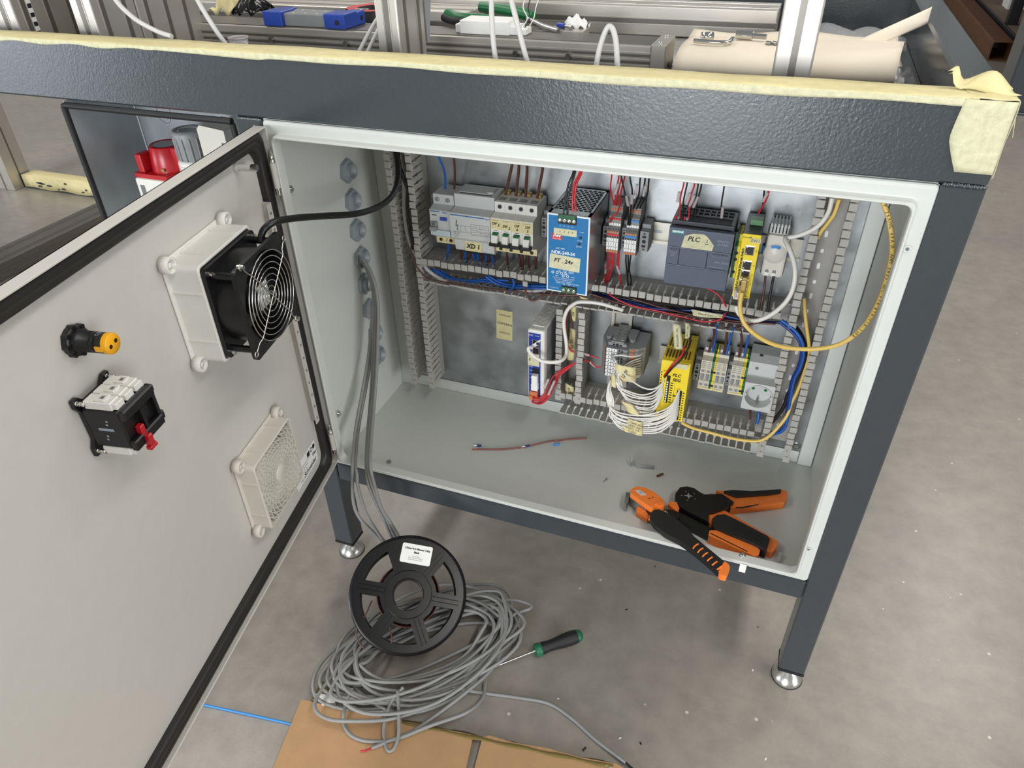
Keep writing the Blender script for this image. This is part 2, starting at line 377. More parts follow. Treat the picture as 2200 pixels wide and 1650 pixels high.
for x, z in ((.789, .529), (.788, .066)):
    obj('flange_hole', MB().lathe([(.0042, -.0009), (.0036, -.0013), (.0021, -.0009), (.0021, .001), (0, .001)], (x, 0, z), (0, 1, 0), 16), 'enclosure_paint', en)
    obj('hole_core', MB().lathe([(.0017, 0), (0, 0)], (x, -.0008, z), (0, 1, 0), 14), 'ink_grey', en)
# ------------------------------------------------------------------ door (a part), hinged on the left
DA = math.radians(-79.703)
MD = Matrix.Translation((-.0050, -.00867, 0)) @ Matrix.Rotation(DA, 4, 'Z')     # door frame: x along width, y = inside normal, z up
DW0, DW1, DZ0, DZ1 = 0.0, .768, .0085, .594
dm = MB()
dm.box(DW0, DW1, -.0015, 0, DZ0, DZ1)
DP = lambda a, d, c: (a, d, c)
ring(dm, [(0, -.0015, .004), (0, .0145, .004), (.0006, .0155, .004), (.0018, .0155, .004), (.0024, .0145, .004), (.0024, -.0005, .004)], DW0, DW1, DZ0, DZ1, DP)
door = obj('door', dm, 'door_paint', en, M=MD, label='light grey steel enclosure door standing open, seen from inside')
gk = MB()
ring(gk, [(.0032, .0002, .014), (.0036, .0075, .014), (.006, .0105, .015), (.0105, .0112, .017), (.0122, .0098, .018), (.0138, .0108, .019), (.0205, .0105, .021), (.0228, .0075, .022), (.0232, .0002, .022)], DW0, DW1, DZ0, DZ1, DP, True, 8)
obj('door_gasket', gk, 'gasket_foam', door, M=MD, label='black foam gasket around the door edge')
st = MB()
zz = .124
st.box(.0262, .0278, .0002, .013, zz, .50); st.box(.0278, .037, .0115, .013, zz, .50)
for k in range(16): st.lathe([(.0021, .01305), (0, .01305)], (.0325, 0, .132+.0235*k), (0, 1, 0), 10)
so = obj('stiffening_strip', st, 'door_paint', door, M=MD)
ho = MB()
for k in range(16): ho.lathe([(.0022, .0132), (0, .0132)], (.0322, 0, .134+.0235*k), (0, 1, 0), 10, False)
obj('strip_holes', ho, 'ink_grey', door, M=MD)
sd = MB(); sd.cyl((.0703, 0, .5624), (.0703, .022, .5624), .0042, n=12); sd.cyl((.0703, .0, .5624), (.0703, .004, .5624), .0062, n=12)
obj('earth_stud', sd, 'door_paint', door, M=MD)
obj('stud_tip', MB().cyl((.0703, .0222, .5624), (.0703, .030, .5624), .0045, n=6, smooth=False), 'chrome', door, M=MD)
lb = obj('rating_label', MB().box(.0368, .1193, .0003, .0006, .0477, .0895), 'label_white', door, M=MD, label='white rating label with maker name')
MDL = lambda u, z, rot=0.: MD @ Matrix.Translation((u, .0009, z)) @ Matrix.Rotation(math.pi, 4, 'Z') @ FRONT @ Matrix.Rotation(rot, 4, 'Z')
text('Schneider', .0118, MDL(.066, .0555), 'ink', door, 'maker_name', bold=.0002)
text('Electric', .0048, MDL(.096, .0535), 'ink', door, 'maker_name')
text('IP66', .0075, MDL(.0455, .068), 'ink', door, 'label_print', bold=.0002)
for k, s in enumerate(('S3D  ENCLOSURE  800 x 600 x 300', 'IEC 62208   IK10', 'Made in EU')):
    text(s, .0032, MDL(.083, .0745-.0058*k), 'ink', door, 'label_print')
im = MB(); im.box(.0595, .069, .0007, .0009, .0765, .0850); im.lathe([(.0042, .0008), (.0026, .0008)], (.0525, 0, .0808), (0, 1, 0), 20, False); im.lathe([(.0044, .0008), (0, .0008)], (.0432, 0, .0808), (0, 1, 0), 20, False)
obj('label_marks', im, 'ink', door, M=MD)
for z0, z1 in ((.505, .564), (.040, .099)):
    h = MB(); x, y = .0166, -.0168
    h.cyl((x, y, z0+.010), (x, y, z1-.015), .0042, n=12)
    hn = obj('hinge', h, 'door_paint', en)
    obj('hinge_pin', MB().cyl((x, y, z0+.0005), (x, y, z0+.0098), .0036, n=12), 'chrome', hn)
    obj('hinge_pin', MB().lathe([(.0036, z1-.0148), (.0036, z1-.005), (.0032, z1-.005), (.0008, z1+.004), (0, z1+.004)], (x, y, 0), (0, 0, 1), 12), 'chrome', hn)
# ================================================================== things fixed to the door
def bezel_housing(t, u0, u1, z0, z1, d, m, gr=None):
    b_ = MB()
    b_.box(u0-.001, u1+.001, 0.0003, .0035, z0-.001, z1+.001, .001)
    o_ = rrect(u0+.004, u1-.004, z0+.004, z1-.004, .006, 4); i_ = rrect(u0+.007, u1-.007, z0+.007, z1-.007, .005, 4)
    b_.loops([[(a, .0033, c) for a, c in o_], [(a, d-.001, c) for a, c in o_], [(a, d, c) for a, c in rrect(u0+.005, u1-.005, z0+.005, z1-.005, .006, 4)], [(a, d, c) for a, c in i_], [(a, .004, c) for a, c in i_]])
    for q in (.25, .72):
        b_.box(u0+.0025, u0+.0042, .0036, d-.002, z0+(z1-z0)*q, z0+(z1-z0)*q+.0016); b_.box(u1-.0042, u1-.0025, .0036, d-.002, z0+(z1-z0)*q, z0+(z1-z0)*q+.0016)
        b_.box(u0+(u1-u0)*q, u0+(u1-u0)*q+.0016, .0036, d-.002, z1-.0042, z1-.0025)
    obj('housing', b_, m, t, M=MD)
    for a, c, s, q in ((u0, z1, -1, 1), (u1, z1, 1, 1), (u1, z0, 1, -1), (u0, z0, -1, -1)):
        e = MB(); e.lathe([(.0062, .004), (.0098, .004), (.0098, .014), (.0062, .014), (.0062, .004)], (a-s*.002, 0, c-q*.002), (0, 1, 0), 18)
        e.lathe([(.0048, .006), (.0032, .0125), (0, .0125)], (a-s*.002, 0, c-q*.002), (0, 1, 0), 14)
        obj('corner_catch', e, m, t, M=MD)
# --- fan with filter housing
fu, fz = .1975, .456
fan = thing('cabinet_fan', 'black square axial fan with wire guard on white housing on door', 'fan', M=MD @ Matrix.Translation((fu, 0, fz-.065)))
bezel_housing(fan, fu-.064, fu+.064, fz-.066, fz+.066, .041, 'white_plastic')
h_ = .0575
fb = MB()
for y0, y1 in ((.0415, .0465), (.0765, .0815)):
    o_ = rrect(fu-h_, fu+h_, fz-h_, fz+h_, .007, 5); n = len(o_)
    ci = [(fu+.0535*math.cos(math.atan2(c-fz, a-fu)), fz+.0535*math.sin(math.atan2(c-fz, a-fu))) for a, c in o_]
    # denser circle: subdivide the outline
    oo = []
    for i in range(n):
        a, b_ = o_[i], o_[(i+1) % n]
        L_ = math.hypot(a[0]-b_[0], a[1]-b_[1]); k = max(1, int(L_/.008))
        oo += [(a[0]+(b_[0]-a[0])*j/k, a[1]+(b_[1]-a[1])*j/k) for j in range(k)]
    ci = [(fu+.0535*math.cos(math.atan2(c-fz, a-fu)), fz+.0535*math.sin(math.atan2(c-fz, a-fu))) for a, c in oo]
    fb.loops([[(a, y0, c) for a, c in ci], [(a, y0, c) for a, c in oo], [(a, y1, c) for a, c in oo], [(a, y1, c) for a, c in ci], [(a, y0, c) for a, c in ci]])
fb.lathe([(.0552, .046), (.0552, .077)], (fu, 0, fz), (0, 1, 0), 40); fb.lathe([(.0535, .077), (.0535, .046)], (fu, 0, fz), (0, 1, 0), 40)
for a in (45, 135, 225, 315):
    fb.cyl((fu+.071*math.cos(math.radians(a))*.94, .046, fz+.071*math.sin(math.radians(a))*.94), (fu+.071*math.cos(math.radians(a))*.94, .077, fz+.071*math.sin(math.radians(a))*.94), .0042, n=10)
obj('fan_frame', fb, 'black_plastic', fan, M=MD)
hb = MB().lathe([(0, .0745), (.021, .0745), (.0225, .073), (.0225, .050)], (fu, 0, fz), (0, 1, 0), 28)
hub = obj('fan_hub', hb, 'black_plastic', fan, M=MD)
obj('hub_label', MB().box(fu-.0125, fu+.0125, .0746, .0749, fz-.015, fz+.015), 'light_grey_plastic', hub, M=MD)
for k in range(5):
    a = 2*math.pi*k/5; g = []
    for i in range(5):
        r = .022+.0295*i/4; row = []
        for j in range(4):
            t_ = a+.9*j/3; row.append((fu+r*math.cos(t_), .052+.02*j/3*(1-.25*i/4), fz+r*math.sin(t_)))
        g.append(row)
    obj('fan_blade', MB().sheet(g, .0014), 'black_plastic', fan, M=MD)
gd = MB()
for r in (.0535, .0465, .0395, .0325, .0255, .0185, .0115, .0055):
    gd.tube([(fu+r*math.cos(2*math.pi*i/40), .086-.002*(1-r/.054), fz+r*math.sin(2*math.pi*i/40)) for i in range(40)], .0008, 6, 1, True)
for a in (52, 142, 232, 322):
    c, s = math.cos(math.radians(a)), math.sin(math.radians(a)); pp = []
    for r, y in ((.002, .0868), (.054, .0868), (.060, .084), (.0675, .0835), (.071, .0835)): pp.append((fu+r*c, y, fz+r*s))
    gd.tube(pp, .0009, 6, 1)
    gd.tube([(fu+(.0742+.0034*math.cos(t))*c-.0034*math.sin(t)*s, .0835, fz+(.0742+.0034*math.cos(t))*s+.0034*math.sin(t)*c) for t in [2*math.pi*i/12 for i in range(12)]], .0008, 6, 1, True)
obj('finger_guard', gd, 'chrome', fan, M=MD, label='chrome wire finger guard')
for a in (52, 232):
    c, s = math.cos(math.radians(a)), math.sin(math.radians(a))
    obj('guard_screw', MB().cyl((fu+.0742*c, .080, fz+.0742*s), (fu+.0742*c, .0875, fz+.0742*s), .003, n=10), 'chrome', fan, M=MD)
for a, c in ((fu-.0505, fz+.0505), (fu+.0505, fz+.0505), (fu+.0505, fz-.0505)):
    obj('frame_screw', MB().cyl((a, .0467, c), (a, .052, c), .003, n=10), 'chrome', fan, M=MD)
# --- passive exhaust filter
vu, vz = .1915, .1598
vent = thing('exhaust_filter', 'white square filter grille below the fan on the door', 'vent', M=MD @ Matrix.Translation((vu, 0, vz-.064)))
bezel_housing(vent, vu-.061, vu+.061, vz-.063, vz+.063, .0285, 'warm_plastic')
gr = MB(); hw = .0535; d0, d1 = .0235, .0283
def clipseg(pts):
    out = []; cur = []
    for p in pts:
        if abs(p[0]-vu) <= hw+.001 and abs(p[2]-vz) <= hw+.001: cur.append(p)
        else:
            if len(cur) > 1: out.append(cur)
            cur = []
    if len(cur) > 1: out.append(cur)
    return out
def rib(pts):
    for sg in clipseg(pts):
        LL = []
        for i, p in enumerate(sg):
            q = sg[min(i+1, len(sg)-1)]; o_ = sg[max(i-1, 0)]; t_ = Vector((q[0]-o_[0], 0, q[2]-o_[2])); t_ = t_.normalized() if t_.length > 0 else Vector((1, 0, 0)); n_ = Vector((-t_.z, 0, t_.x))*.0007
            LL.append([(p[0]+n_.x, d1, p[2]+n_.z), (p[0]-n_.x, d1, p[2]-n_.z), (p[0]-n_.x, d0, p[2]-n_.z), (p[0]+n_.x, d0, p[2]+n_.z)])
        gr.loops(LL, True, False, True, True)
for r in [.0165+.0068*k for k in range(9)]: rib([(vu+r*math.cos(2*math.pi*i/64), 0, vz+r*math.sin(2*math.pi*i/64)) for i in range(65)])
for k in range(28):
    a = 2*math.pi*k/28; rib([(vu+r*math.cos(a+.35*math.sin((r-.013)*70)), 0, vz+r*math.sin(a+.35*math.sin((r-.013)*70))) for r in [.012+.0025*i for i in range(26)]])
obj('grille', gr, 'warm_plastic', vent, M=MD)
obj('grille_hub', MB().lathe([(0, d1+.0006), (.0115, d1+.0006), (.0125, d1), (.0125, d0)], (vu, 0, vz), (0, 1, 0), 24), 'warm_plastic', vent, M=MD)
obj('filter_mat', MB().box(vu-.0535, vu+.0535, .004, .012, vz-.0555, vz+.0555), 'mid_grey_plastic', vent, M=MD)
# --- buzzer
bu, bz = .405, .5152
buz = thing('panel_buzzer', 'round black panel buzzer with yellow end cap on door', 'buzzer', M=MD @ Matrix.Translation((bu, 0, bz)))
q = MB().lathe([(0, .0072), (.0108, .0072), (.0143, .0065), (.0148, .0045), (.0148, .0003)], (bu, 0, bz), (0, 1, 0), 28)
for k in range(8): a = 2*math.pi*k/8; q.cyl((bu+.0138*math.cos(a), .001, bz+.0138*math.sin(a)), (bu+.0138*math.cos(a), .0075, bz+.0138*math.sin(a)), .0024, n=8)
obj('fixing_ring', q, 'black_plastic', buz, M=MD)
q = MB().lathe([(.0112, .006), (.0112, .012), (.0100, .0125), (.0100, .022), (.0093, .0225), (.0093, .0235), (.01, .024), (.01, .026), (.0093, .0265), (.0093, .0275), (.01, .028), (.01, .037)], (bu, 0, bz), (0, 1, 0), 28)
obj('barrel', q, 'black_plastic', buz, M=MD)
q = MB().lathe([(.0101, .036), (.0101, .0405), (.0095, .0415), (0, .0415)], (bu, 0, bz), (0, 1, 0), 28); q.box(bu+.007, bu+.0108, .030, .037, bz-.003, bz+.002)
cp = obj('terminal_cap', q, 'buzzer_yellow', buz, M=MD, label='yellow terminal cap with two holes')
for s in (-1, 1): obj('terminal_hole', MB().lathe([(.0021, .0417), (0, .0417)], (bu+s*.0040, 0, bz-s*.001), (0, 1, 0), 14), 'black_plastic', cp, M=MD)
text('CE', .0058, MD @ Matrix.Translation((bu+.001, .0305, bz+.01025)) @ Matrix.Rotation(math.pi, 4, 'Z'), 'ink_pale', buz, 'marking')
# --- main switch
su, sz = .4135, .437
sw = thing('main_switch_body', 'black load break switch with white terminal shrouds on door', 'switch', M=MD @ Matrix.Translation((su, 0, sz-.03)))
q = MB().prism([(su-.026, sz+.033), (su-.019, sz+.033), (su-.012, sz+.025), (su+.012, sz+.025), (su+.019, sz+.033), (su+.026, sz+.033), (su+.026, sz+.024), (su+.021, sz+.016), (su+.021, sz-.016), (su+.026, sz-.024), (su+.026, sz-.033), (su+.019, sz-.033), (su+.012, sz-.025), (su-.012, sz-.025), (su-.019, sz-.033), (su-.026, sz-.033), (su-.026, sz-.024), (su-.021, sz-.016), (su-.021, sz+.016), (su-.026, sz+.024)], 'y', .002, .0065)
obj('mounting_frame', q, 'black_plastic', sw, M=MD)
for a, c in ((1, 1), (1, -1), (-1, 1)):
    obj('fixing_screw', MB().lathe([(.0026, .0065), (.0017, .0072), (.0026, .0082), (.0017, .0092), (.0026, .0102), (.0017, .0112), (.0024, .0122), (.0024, .0145), (0, .0145)], (su+a*.0225, 0, sz+c*.0285), (0, 1, 0), 10), 'chrome', sw, M=MD)
q = MB(); q.box(su-.0225, su+.0225, .0066, .0455, sz-.0225, sz+.0225, .002); q.box(su-.0235, su+.0235, .0455, .0525, sz+.012, sz+.0235, .0015); q.box(su-.0235, su+.0235, .0455, .0525, sz-.0235, sz-.012, .0015)
q.box(su-.0235, su-.0195, .0455, .0505, sz-.012, sz+.012); q.box(su-.002, su+.002, .0455, .0515, sz-.012, sz+.012); q.box(su-.030, su-.0235, .040, .0495, sz-.0225, sz-.0115, .002); q.box(su-.0285, su-.0235, .040, .0495, sz+.012, sz+.021, .002)
sb = obj('switch_body', q, 'black_plastic', sw, M=MD)
q = MB()
for c in (.010, .006, -.008, -.012): q.lathe([(.0013, 0), (0, 0)], (su+.0227, .027+c*.3, sz+c), (1, 0, 0), 8)
q.box(su+.0226, su+.0228, .018, .034, sz-.0015, sz+.0015)
obj('vent_slots', q, 'ink_pale', sb, M=MD)
for k in range(3):
    x0 = su-.0215+.0147*k
    for s in (1, -1):
        q = MB(); z0_, z1_ = (sz+.0226, sz+.0315) if s > 0 else (sz-.0315, sz-.0226)
        q.box(x0, x0+.0139, .012, .0405, z0_, z1_, .0008); q.box(x0+.0012, x0+.0127, .0345, .0455, z0_+.001, z1_-.001, .0006)
        if s > 0: q.box(x0+.002, x0+.0045, .024, .034, z1_, z1_+.0022, .0004); q.box(x0+.0098, x0+.0123, .024, .034, z1_, z1_+.0022, .0004); q.box(x0+.0045, x0+.0098, .024, .0262, z1_, z1_+.0022); q.box(x0+.0045, x0+.0098, .0318, .034, z1_, z1_+.0022)
        t_ = obj('terminal_shroud', q, 'white_plastic', sw, M=MD)
        if s > 0: obj('terminal_opening', MB().box(x0+.0046, x0+.0097, .0263, .0317, z1_+.0001, z1_+.0004), 'ink_grey', t_, M=MD)
q = MB(); q.box(su+.004, su+.0105, .0456, .052, sz-.0165, sz-.0035, .0008); q.xf(Matrix.Identity(4)); q.box(su+.0045, su+.0105, .050, .0575, sz-.027, sz-.0135, .001); q.box(su+.0015, su+.0125, .0505, .057, sz-.031, sz-.0262, .001)
obj('release_lever', q, 'red_plastic', sw, M=MD, label='red release lever')
# ================================================================== wiring ducts and rails on the mounting plate
PY = .2600
def bevel(o, w=.0006, s=2):
    md = o.modifiers.new('bevel', 'BEVEL'); md.width = w; md.segments = s; md.limit_method = 'ANGLE'; md.angle_limit = math.radians(40); return o
def finger_mesh(tip):
    fm = MB()
    fm.prism([(-.0049, .016), (-.0049, .033), (-.0036, .035), (-.0036, .039), (-.0050, .041), (-.0050, .0585), (.0050, .0585), (.0050, .041), (.0036, .039), (.0036, .035), (.0049, .033), (.0049, .016)], 'y', -.0008, .0008)
    fm.box(-.0055, .0055, -tip, tip, .0582, .0598, .0006)
    me = mesh('finger', fm); me.materials.append(MT['duct_grey']); return me
FINGER = finger_mesh(.0056); FINGER_LOW = finger_mesh(.0016)
def duct(label, ax, a0, a1, c0, c1, skip=()):
    P = (lambda t, c, h0, h1: (t[0], t[1], PY-h1, PY-h0, c[0], c[1])) if ax == 'x' else (lambda t, c, h0, h1: (c[0], c[1], PY-h1, PY-h0, t[0], t[1]))
    loc = ((a0+a1)/2, PY, (c0+c1)/2) if ax == 'x' else ((c0+c1)/2, PY, a0)
    t = thing('wiring_duct', label, 'cable duct', loc)
    b_ = MB(); b_.box(*P((a0, a1), (c0, c1), .0002, .002)); b_.box(*P((a0, a1), (c0, c0+.0016), .002, .0165)); b_.box(*P((a0, a1), (c1-.0016, c1), .002, .0165))
    obj('channel', b_, 'duct_shaded', t)
    n = int((a1-a0)/.0125)
    for wi, c in ((0, c0+.0008), (1, c1-.0008)):
        for k in range(n):
            a = a0+.00625+.0125*k
            if any(s[0] == wi and s[1] <= a <= s[2] for s in skip): continue
            # finger mesh: local x along duct, z = height towards the front, y across
            R_ = Matrix(((1, 0, 0, 0), (0, 0, -1, 0), (0, 1, 0, 0), (0, 0, 0, 1))) if ax == 'x' else Matrix(((0, 1, 0, 0), (0, 0, -1, 0), (1, 0, 0, 0), (0, 0, 0, 1)))
            tr = (a, PY, c) if ax == 'x' else (c, PY, a)
            J = Matrix.Rotation(random.uniform(-.02, .02), 4, 'X')
            inst('finger', FINGER_LOW if (ax == 'x' and wi == 0) else FINGER, Matrix.Translation(tr) @ R_ @ J, t)
    # slotted holes in the duct base
    hs = MB()
    for k in range(int((a1-a0)/.05)):
        a = a0+.03+.05*k; c = (c0+c1)/2
        for j, L_ in ((0, .0055), (1, .0022)):
            aa = a+.024*j; pts = [(aa+sg*L_/2+.0022*math.cos(th), c+.0022*math.sin(th)) for sg, th0 in ((1, -90), (-1, 90)) for th in [math.radians(th0+30*q) for q in range(7)]]
            hs.add([((p, PY-.0022, q) if ax == 'x' else (q, PY-.0022, p)) for p, q in pts], [tuple(range(len(pts)))])
    if ax == 'z' and c0 > .6: obj('mounting_slots', hs, 'label_white', t)
    return t
duct('grey slotted wiring duct running down the left side of the mounting plate', 'z', .0485, .567, .0615, .1005)
duct('grey slotted wiring duct running across the middle of the mounting plate', 'x', .1035, .703, .279, .3185, skip=((0, .655, .71),))
duct('grey slotted wiring duct running down the right side of the mounting plate', 'z', .0485, .567, .7075, .7485)
duct('short upright grey slotted duct beside the white and blue controller', 'z', .082, .275, .3515, .391)
duct('grey slotted wiring duct along the bottom under the yellow safety relay', 'x', .3545, .7035, .055, .0945)
fl = MB(); fl.box(.655, .703, .2585, .2598, .252, .2785); 
def rail(label, ax, a0, a1, c):
    t = thing('din_rail', label, 'rail', ((a0+a1)/2, PY, c) if ax == 'x' else (c, PY, a0))
    prof = [(-.0175, .0075), (-.0125, .0075), (-.0125, .001), (.0125, .001), (.0125, .0075), (.0175, .0075), (.0175, .0065), (.0135, .0065), (.0135, .0001), (-.0135, .0001), (-.0135, .0065), (-.0175, .0065)]
    b_ = MB()
    if ax == 'x': b_.prism([(PY-h, c+q) for q, h in prof], 'x', a0, a1)
    else: b_.prism([(c+q, PY-h) for q, h in prof], 'z', a0, a1)
    obj('hat_profile', b_, 'rail_steel', t)
    k = a0+.012
    while k < a1-.02:
        pts = [(k+.009+sg*.006+.0026*math.cos(th), c+.0026*math.sin(th)) for sg, th0 in ((1, -90), (-1, 90)) for th in [math.radians(th0+30*q) for q in range(7)]]
        obj('rail_slot', MB().add([((p, PY-.0012, q) if ax == 'x' else (q, PY-.0012, p)) for p, q in pts], [tuple(range(len(pts)))]), 'zinc_dull', t); k += .036
    return t
rail('steel hat rail carrying the upper row of devices', 'x', .108, .70, .4)
rail('short vertical steel hat rail above the grey terminal stack', 'z', .10, .276, .4465)
rail('steel hat rail carrying the yellow relay and socket row', 'x', .515, .704, .1825)
obj('rail_screw', MB().lathe([(0, .006), (.0035, .006), (.005, .004), (.005, .0012)], (.4465, PY, .2665), (0, -1, 0), 16), 'chrome', label='shiny screw head in the vertical hat rail', cat='screw')
# ================================================================== devices, upper rail
def dev(name, label, cat, x0, x1, z0): return thing(name, label, cat, ((x0+x1)/2, .252, z0))
def strip(s, x0, x1, y, z0, z1, m, parent, name='marking', d=.0003): return obj(name, MB().box(x0, x1, y-d, y, z0, z1), m, parent)
# residual current device
t = dev('residual_current_device', 'light grey two pole residual current breaker with blue test button', 'breaker', .135, .171, .355)
bevel(obj('body', MB().prism([(.2515, .3555), (.206, .3555), (.206, .3685), (.198, .3705), (.189, .379), (.189, .4195), (.206, .4235), (.206, .4395), (.2515, .4395)], 'x', .1352, .1712), 'light_grey_plastic', t))
strip('', .1362, .153, .189, .4165, .4182, 'ink_blue', t, 'blue_line'); text('hager', .0042, front(.1615, .1886, .4172), 'ink_blue', t, 'maker_name')
strip('', .139, .148, .189, .4105, .4118, 'ink', t); bevel(obj('test_button', MB().box(.1535, .1655, .1865, .189, .4035, .4095), 'tool_blue', t, label='blue test button'), .0012)
bevel(obj('lever', MB().box(.1375, .1485, .1835, .189, .3905, .401).box(.1375, .1485, .1785, .189, .387, .3945), 'mid_grey_plastic', t), .001)
text('O', .006, front(.143, .1833, .3978), 'ink', t, 'marking', bold=.0003)
bevel(obj('flap', MB().box(.1358, .1706, .1852, .1895, .3775, .3875), 'clear_grey', t, label='pale clear label flap'), .0012)
for x in (.1425, .161): obj('screw_or_hole_shade', MB().lathe([(0, .001), (.0036, .001), (.0038, .0001)], (x, .206, .431), (0, -1, 0), 16), 'mid_grey_plastic', t)
strip('', .1362, .1704, .206, .356, .3678, 'tape', t, 'tape_label'); text('1', .008, front(.1535, .2055, .362), 'ink', t, 'handwriting', .2)
for x in (.1435, .1615): obj('screw_or_hole_shade', MB().lathe([(.0030, .0007), (0, .0007)], (x, .206, .362), (0, -1, 0), 16), 'ink', t)  # flat dark discs paint the shade inside the lower terminal holes
# distribution cover
t = dev('terminal_cover_block', 'wide light grey covered supply block with lightning symbol', 'supply block', .1725, .2405, .35)
bevel(obj('body', MB().prism([(.2515, .350), (.2015, .350), (.199, .353), (.197, .3705), (.185, .3785), (.185, .4205), (.206, .4235), (.206, .444), (.2515, .444)], 'x', .1726, .2408), 'light_grey_plastic', t), .0009)
obj('top_lid', MB().box(.178, .232, .214, .246, .4441, .4456, .0005), 'light_grey_plastic', t); obj('lid_notch', MB().cyl((.2285, .222, .4441), (.2285, .222, .4475), .0055, n=18), 'light_grey_plastic', t)
obj('lid_gap', MB().box(.180, .234, .2118, .2136, .4441, .4446), 'ink', t)
strip('', .1735, .231, .185, .4165, .4182, 'ink_blue', t, 'blue_line'); text('hager', .0042, front(.2362, .1846, .4172), 'ink_blue', t, 'maker_name')
obj('lightning_symbol', MB().prism([(.183, .409), (.1852, .4095), (.1838, .4012), (.1868, .4022), (.1853, .394), (.1868, .3945), (.1846, .3915), (.1832, .3955), (.1845, .3952), (.1852, .3992), (.1818, .398)], 'y', .1845, .185), 'ink_grey', t)
gl = MB()
for z in (.4045, .3985, .3925, .387): gl.box(.208, .239, .1846, .1849, z, z+.0003)
for x in (.208, .2235, .2387): gl.box(x, x+.0003, .1846, .1849, .387, .4048)
gl.box(.190, .207, .1846, .1849, .4005, .4008); gl.box(.190, .207, .1846, .1849, .390, .3903); gl.box(.190, .1903, .1846, .1849, .390, .4008); gl.box(.196, .2005, .1846, .1849, .394, .3943); gl.box(.196, .2005, .1846, .1849, .3975, .3978)
obj('printed_table', gl, 'ink_grey', t)
for i, s in enumerate(('B S U', 'K T A')): text(s, .003, front(.216+.0155*i, .1845, .4015), 'ink_grey', t, 'printed_text')
for j in range(2):
    for i in range(2): text('1.5-16 mm', .0024, front(.216+.0155*i, .1845, .3952-.0058*j), 'ink_grey', t, 'printed_text')
for k in range(4): text(('CLASS 2 630', 'Uc 255V~ 50Hz', 'In 15kA', 'Up 1.5kV')[k], .0023, front(.182, .1845, .3895-.0026*k), 'ink_grey', t, 'printed_text')
tl = obj('tape_label', MB().box(.1905, .2195, .1972, .1976, .3525, .3695).xf(Matrix.Identity(4)), 'tape', t); text('XD 1', .0105, front(.205, .1968, .361), 'ink', t, 'handwriting', .15, bold=.0004)
# four miniature breakers
prev = None
for k in range(4):
    x0 = .2417+.01752*k; x1 = x0+.0173; xc = (x0+x1)/2; n = '2345'[k]
    t = dev('circuit_breaker', 'white breaker labelled DiF %s on yellow tape, %s of four' % (n, ('leftmost', 'second', 'third', 'rightmost')[k]), 'breaker', x0, x1, .356); tag(t, group='four white breakers on the upper rail')
    bevel(obj('body', MB().prism([(.2515, .356), (.205, .356), (.205, .3675), (.198, .371), (.1855, .3755), (.1855, .4205), (.197, .4225), (.205, .423), (.205, .4395), (.2515, .4395)], 'x', x0, x1), 'white_plastic', t))
    obj('screw_or_hole_shade', MB().lathe([(.0030, .0004), (0, .0004)], (xc, .205, .4318), (0, -1, 0), 16), 'ink', t); obj('terminal_ring', MB().lathe([(.0039, .0004), (.0033, .0005)], (xc, .205, .4318), (0, -1, 0), 18), 'mid_grey_plastic', t)  # dark disc stands in for the shade of the upper terminal hole
    obj('wire_entry', MB().box(x0+.003, x1-.003, .211, .224, .4396, .4403), 'mid_grey_plastic', t)
    strip('', x0+.0004, x1-.0004, .1855, .4025-.0012*(k > 1), .4195, 'tape', t, 'tape_label')
    text('Schneider', .0033, front(xc, .1851, .4172), 'ink_grey', t, 'maker_name')
    text('DiF', .0056, front(xc-.002*(k < 2), .1849, .4118-(.003 if k == 1 else 0)), 'ink', t, 'handwriting', .2, bold=.0002); text(n, .0062, front(xc+(.0048 if k < 2 else 0), .1849, .4098-(.0035 if k == 1 else 0) if k < 2 else .4057), 'ink', t, 'handwriting', .2, bold=.0002)
    strip('', xc-.003, xc+.003, .1855, .3995, .4005, 'ink_grey', t)
    tg = bevel(obj('toggle', MB().prism([(.1856, .396), (.179, .3945), (.1755, .3865), (.1765, .382), (.1856, .381)], 'x', xc-.0048, xc+.0048), 'white_plastic', t), .0008)
    obj('toggle_tip', MB().prism([(.1857, .3978), (.1805, .3965), (.1787, .3935), (.1857, .3952)], 'x', xc-.0047, xc+.0047), 'toggle_green', tg)
    bevel(obj('toggle_bar', MB().box(x0+.0003, x1-.0001, .1735, .183, .3775, .3827), 'black_plastic', t), .001)
    strip('', x0, x1, .205, .3562, .3672, 'tape', t, 'tape_label')
    obj('screw_or_hole_shade', MB().lathe([(.0030, .0007), (0, .0007)], (xc, .2046, .3612), (0, -1, 0), 16), 'ink', t)  # lower terminal hole, its shade painted as a dark disc
    obj('busbar_tab', MB().box(xc-.0055, xc+.0055, .236, .246, .4397, .4455, .001), 'brass', t)
    if k in (0, 2): text(('contr', 'toma')[k//2], .006, front(xc+.006*(k > 0), .2042, .3655), 'ink', t, 'handwriting', .25)
def end_clamp(label, x0, x1, zc, front_y=.222):
    t = dev('rail_end_clamp', label, 'rail clamp', x0, x1, zc-.02)
    bevel(obj('body', MB().prism([(.252, zc-.021), (front_y+.008, zc-.019), (front_y, zc-.016), (front_y, zc+.016), (front_y+.012, zc+.017), (front_y+.012, zc+.023), (.252, zc+.024)], 'x', x0, x1), 'mid_grey_plastic', t))
    xc = (x0+x1)/2; m_ = MB().lathe([(min(.0031, (x1-x0)*.36), .0003), (0, .0003)], (xc, front_y, zc), (0, -1, 0), 14, False); w_ = (x1-x0)*.22
    for s in (-1, 1): m_.box(xc-w_, xc+w_, front_y-.0003, front_y, zc+s*.0055, zc+s*.0095); m_.box(xc-w_*.6, xc+w_*.6, front_y-.0003, front_y, zc+s*.0115, zc+s*.0135)
    obj('openings', m_, 'ink', t); return t
end_clamp('grey rail end clamp between white breakers and blue power supply', .313, .3215, .399, .222)
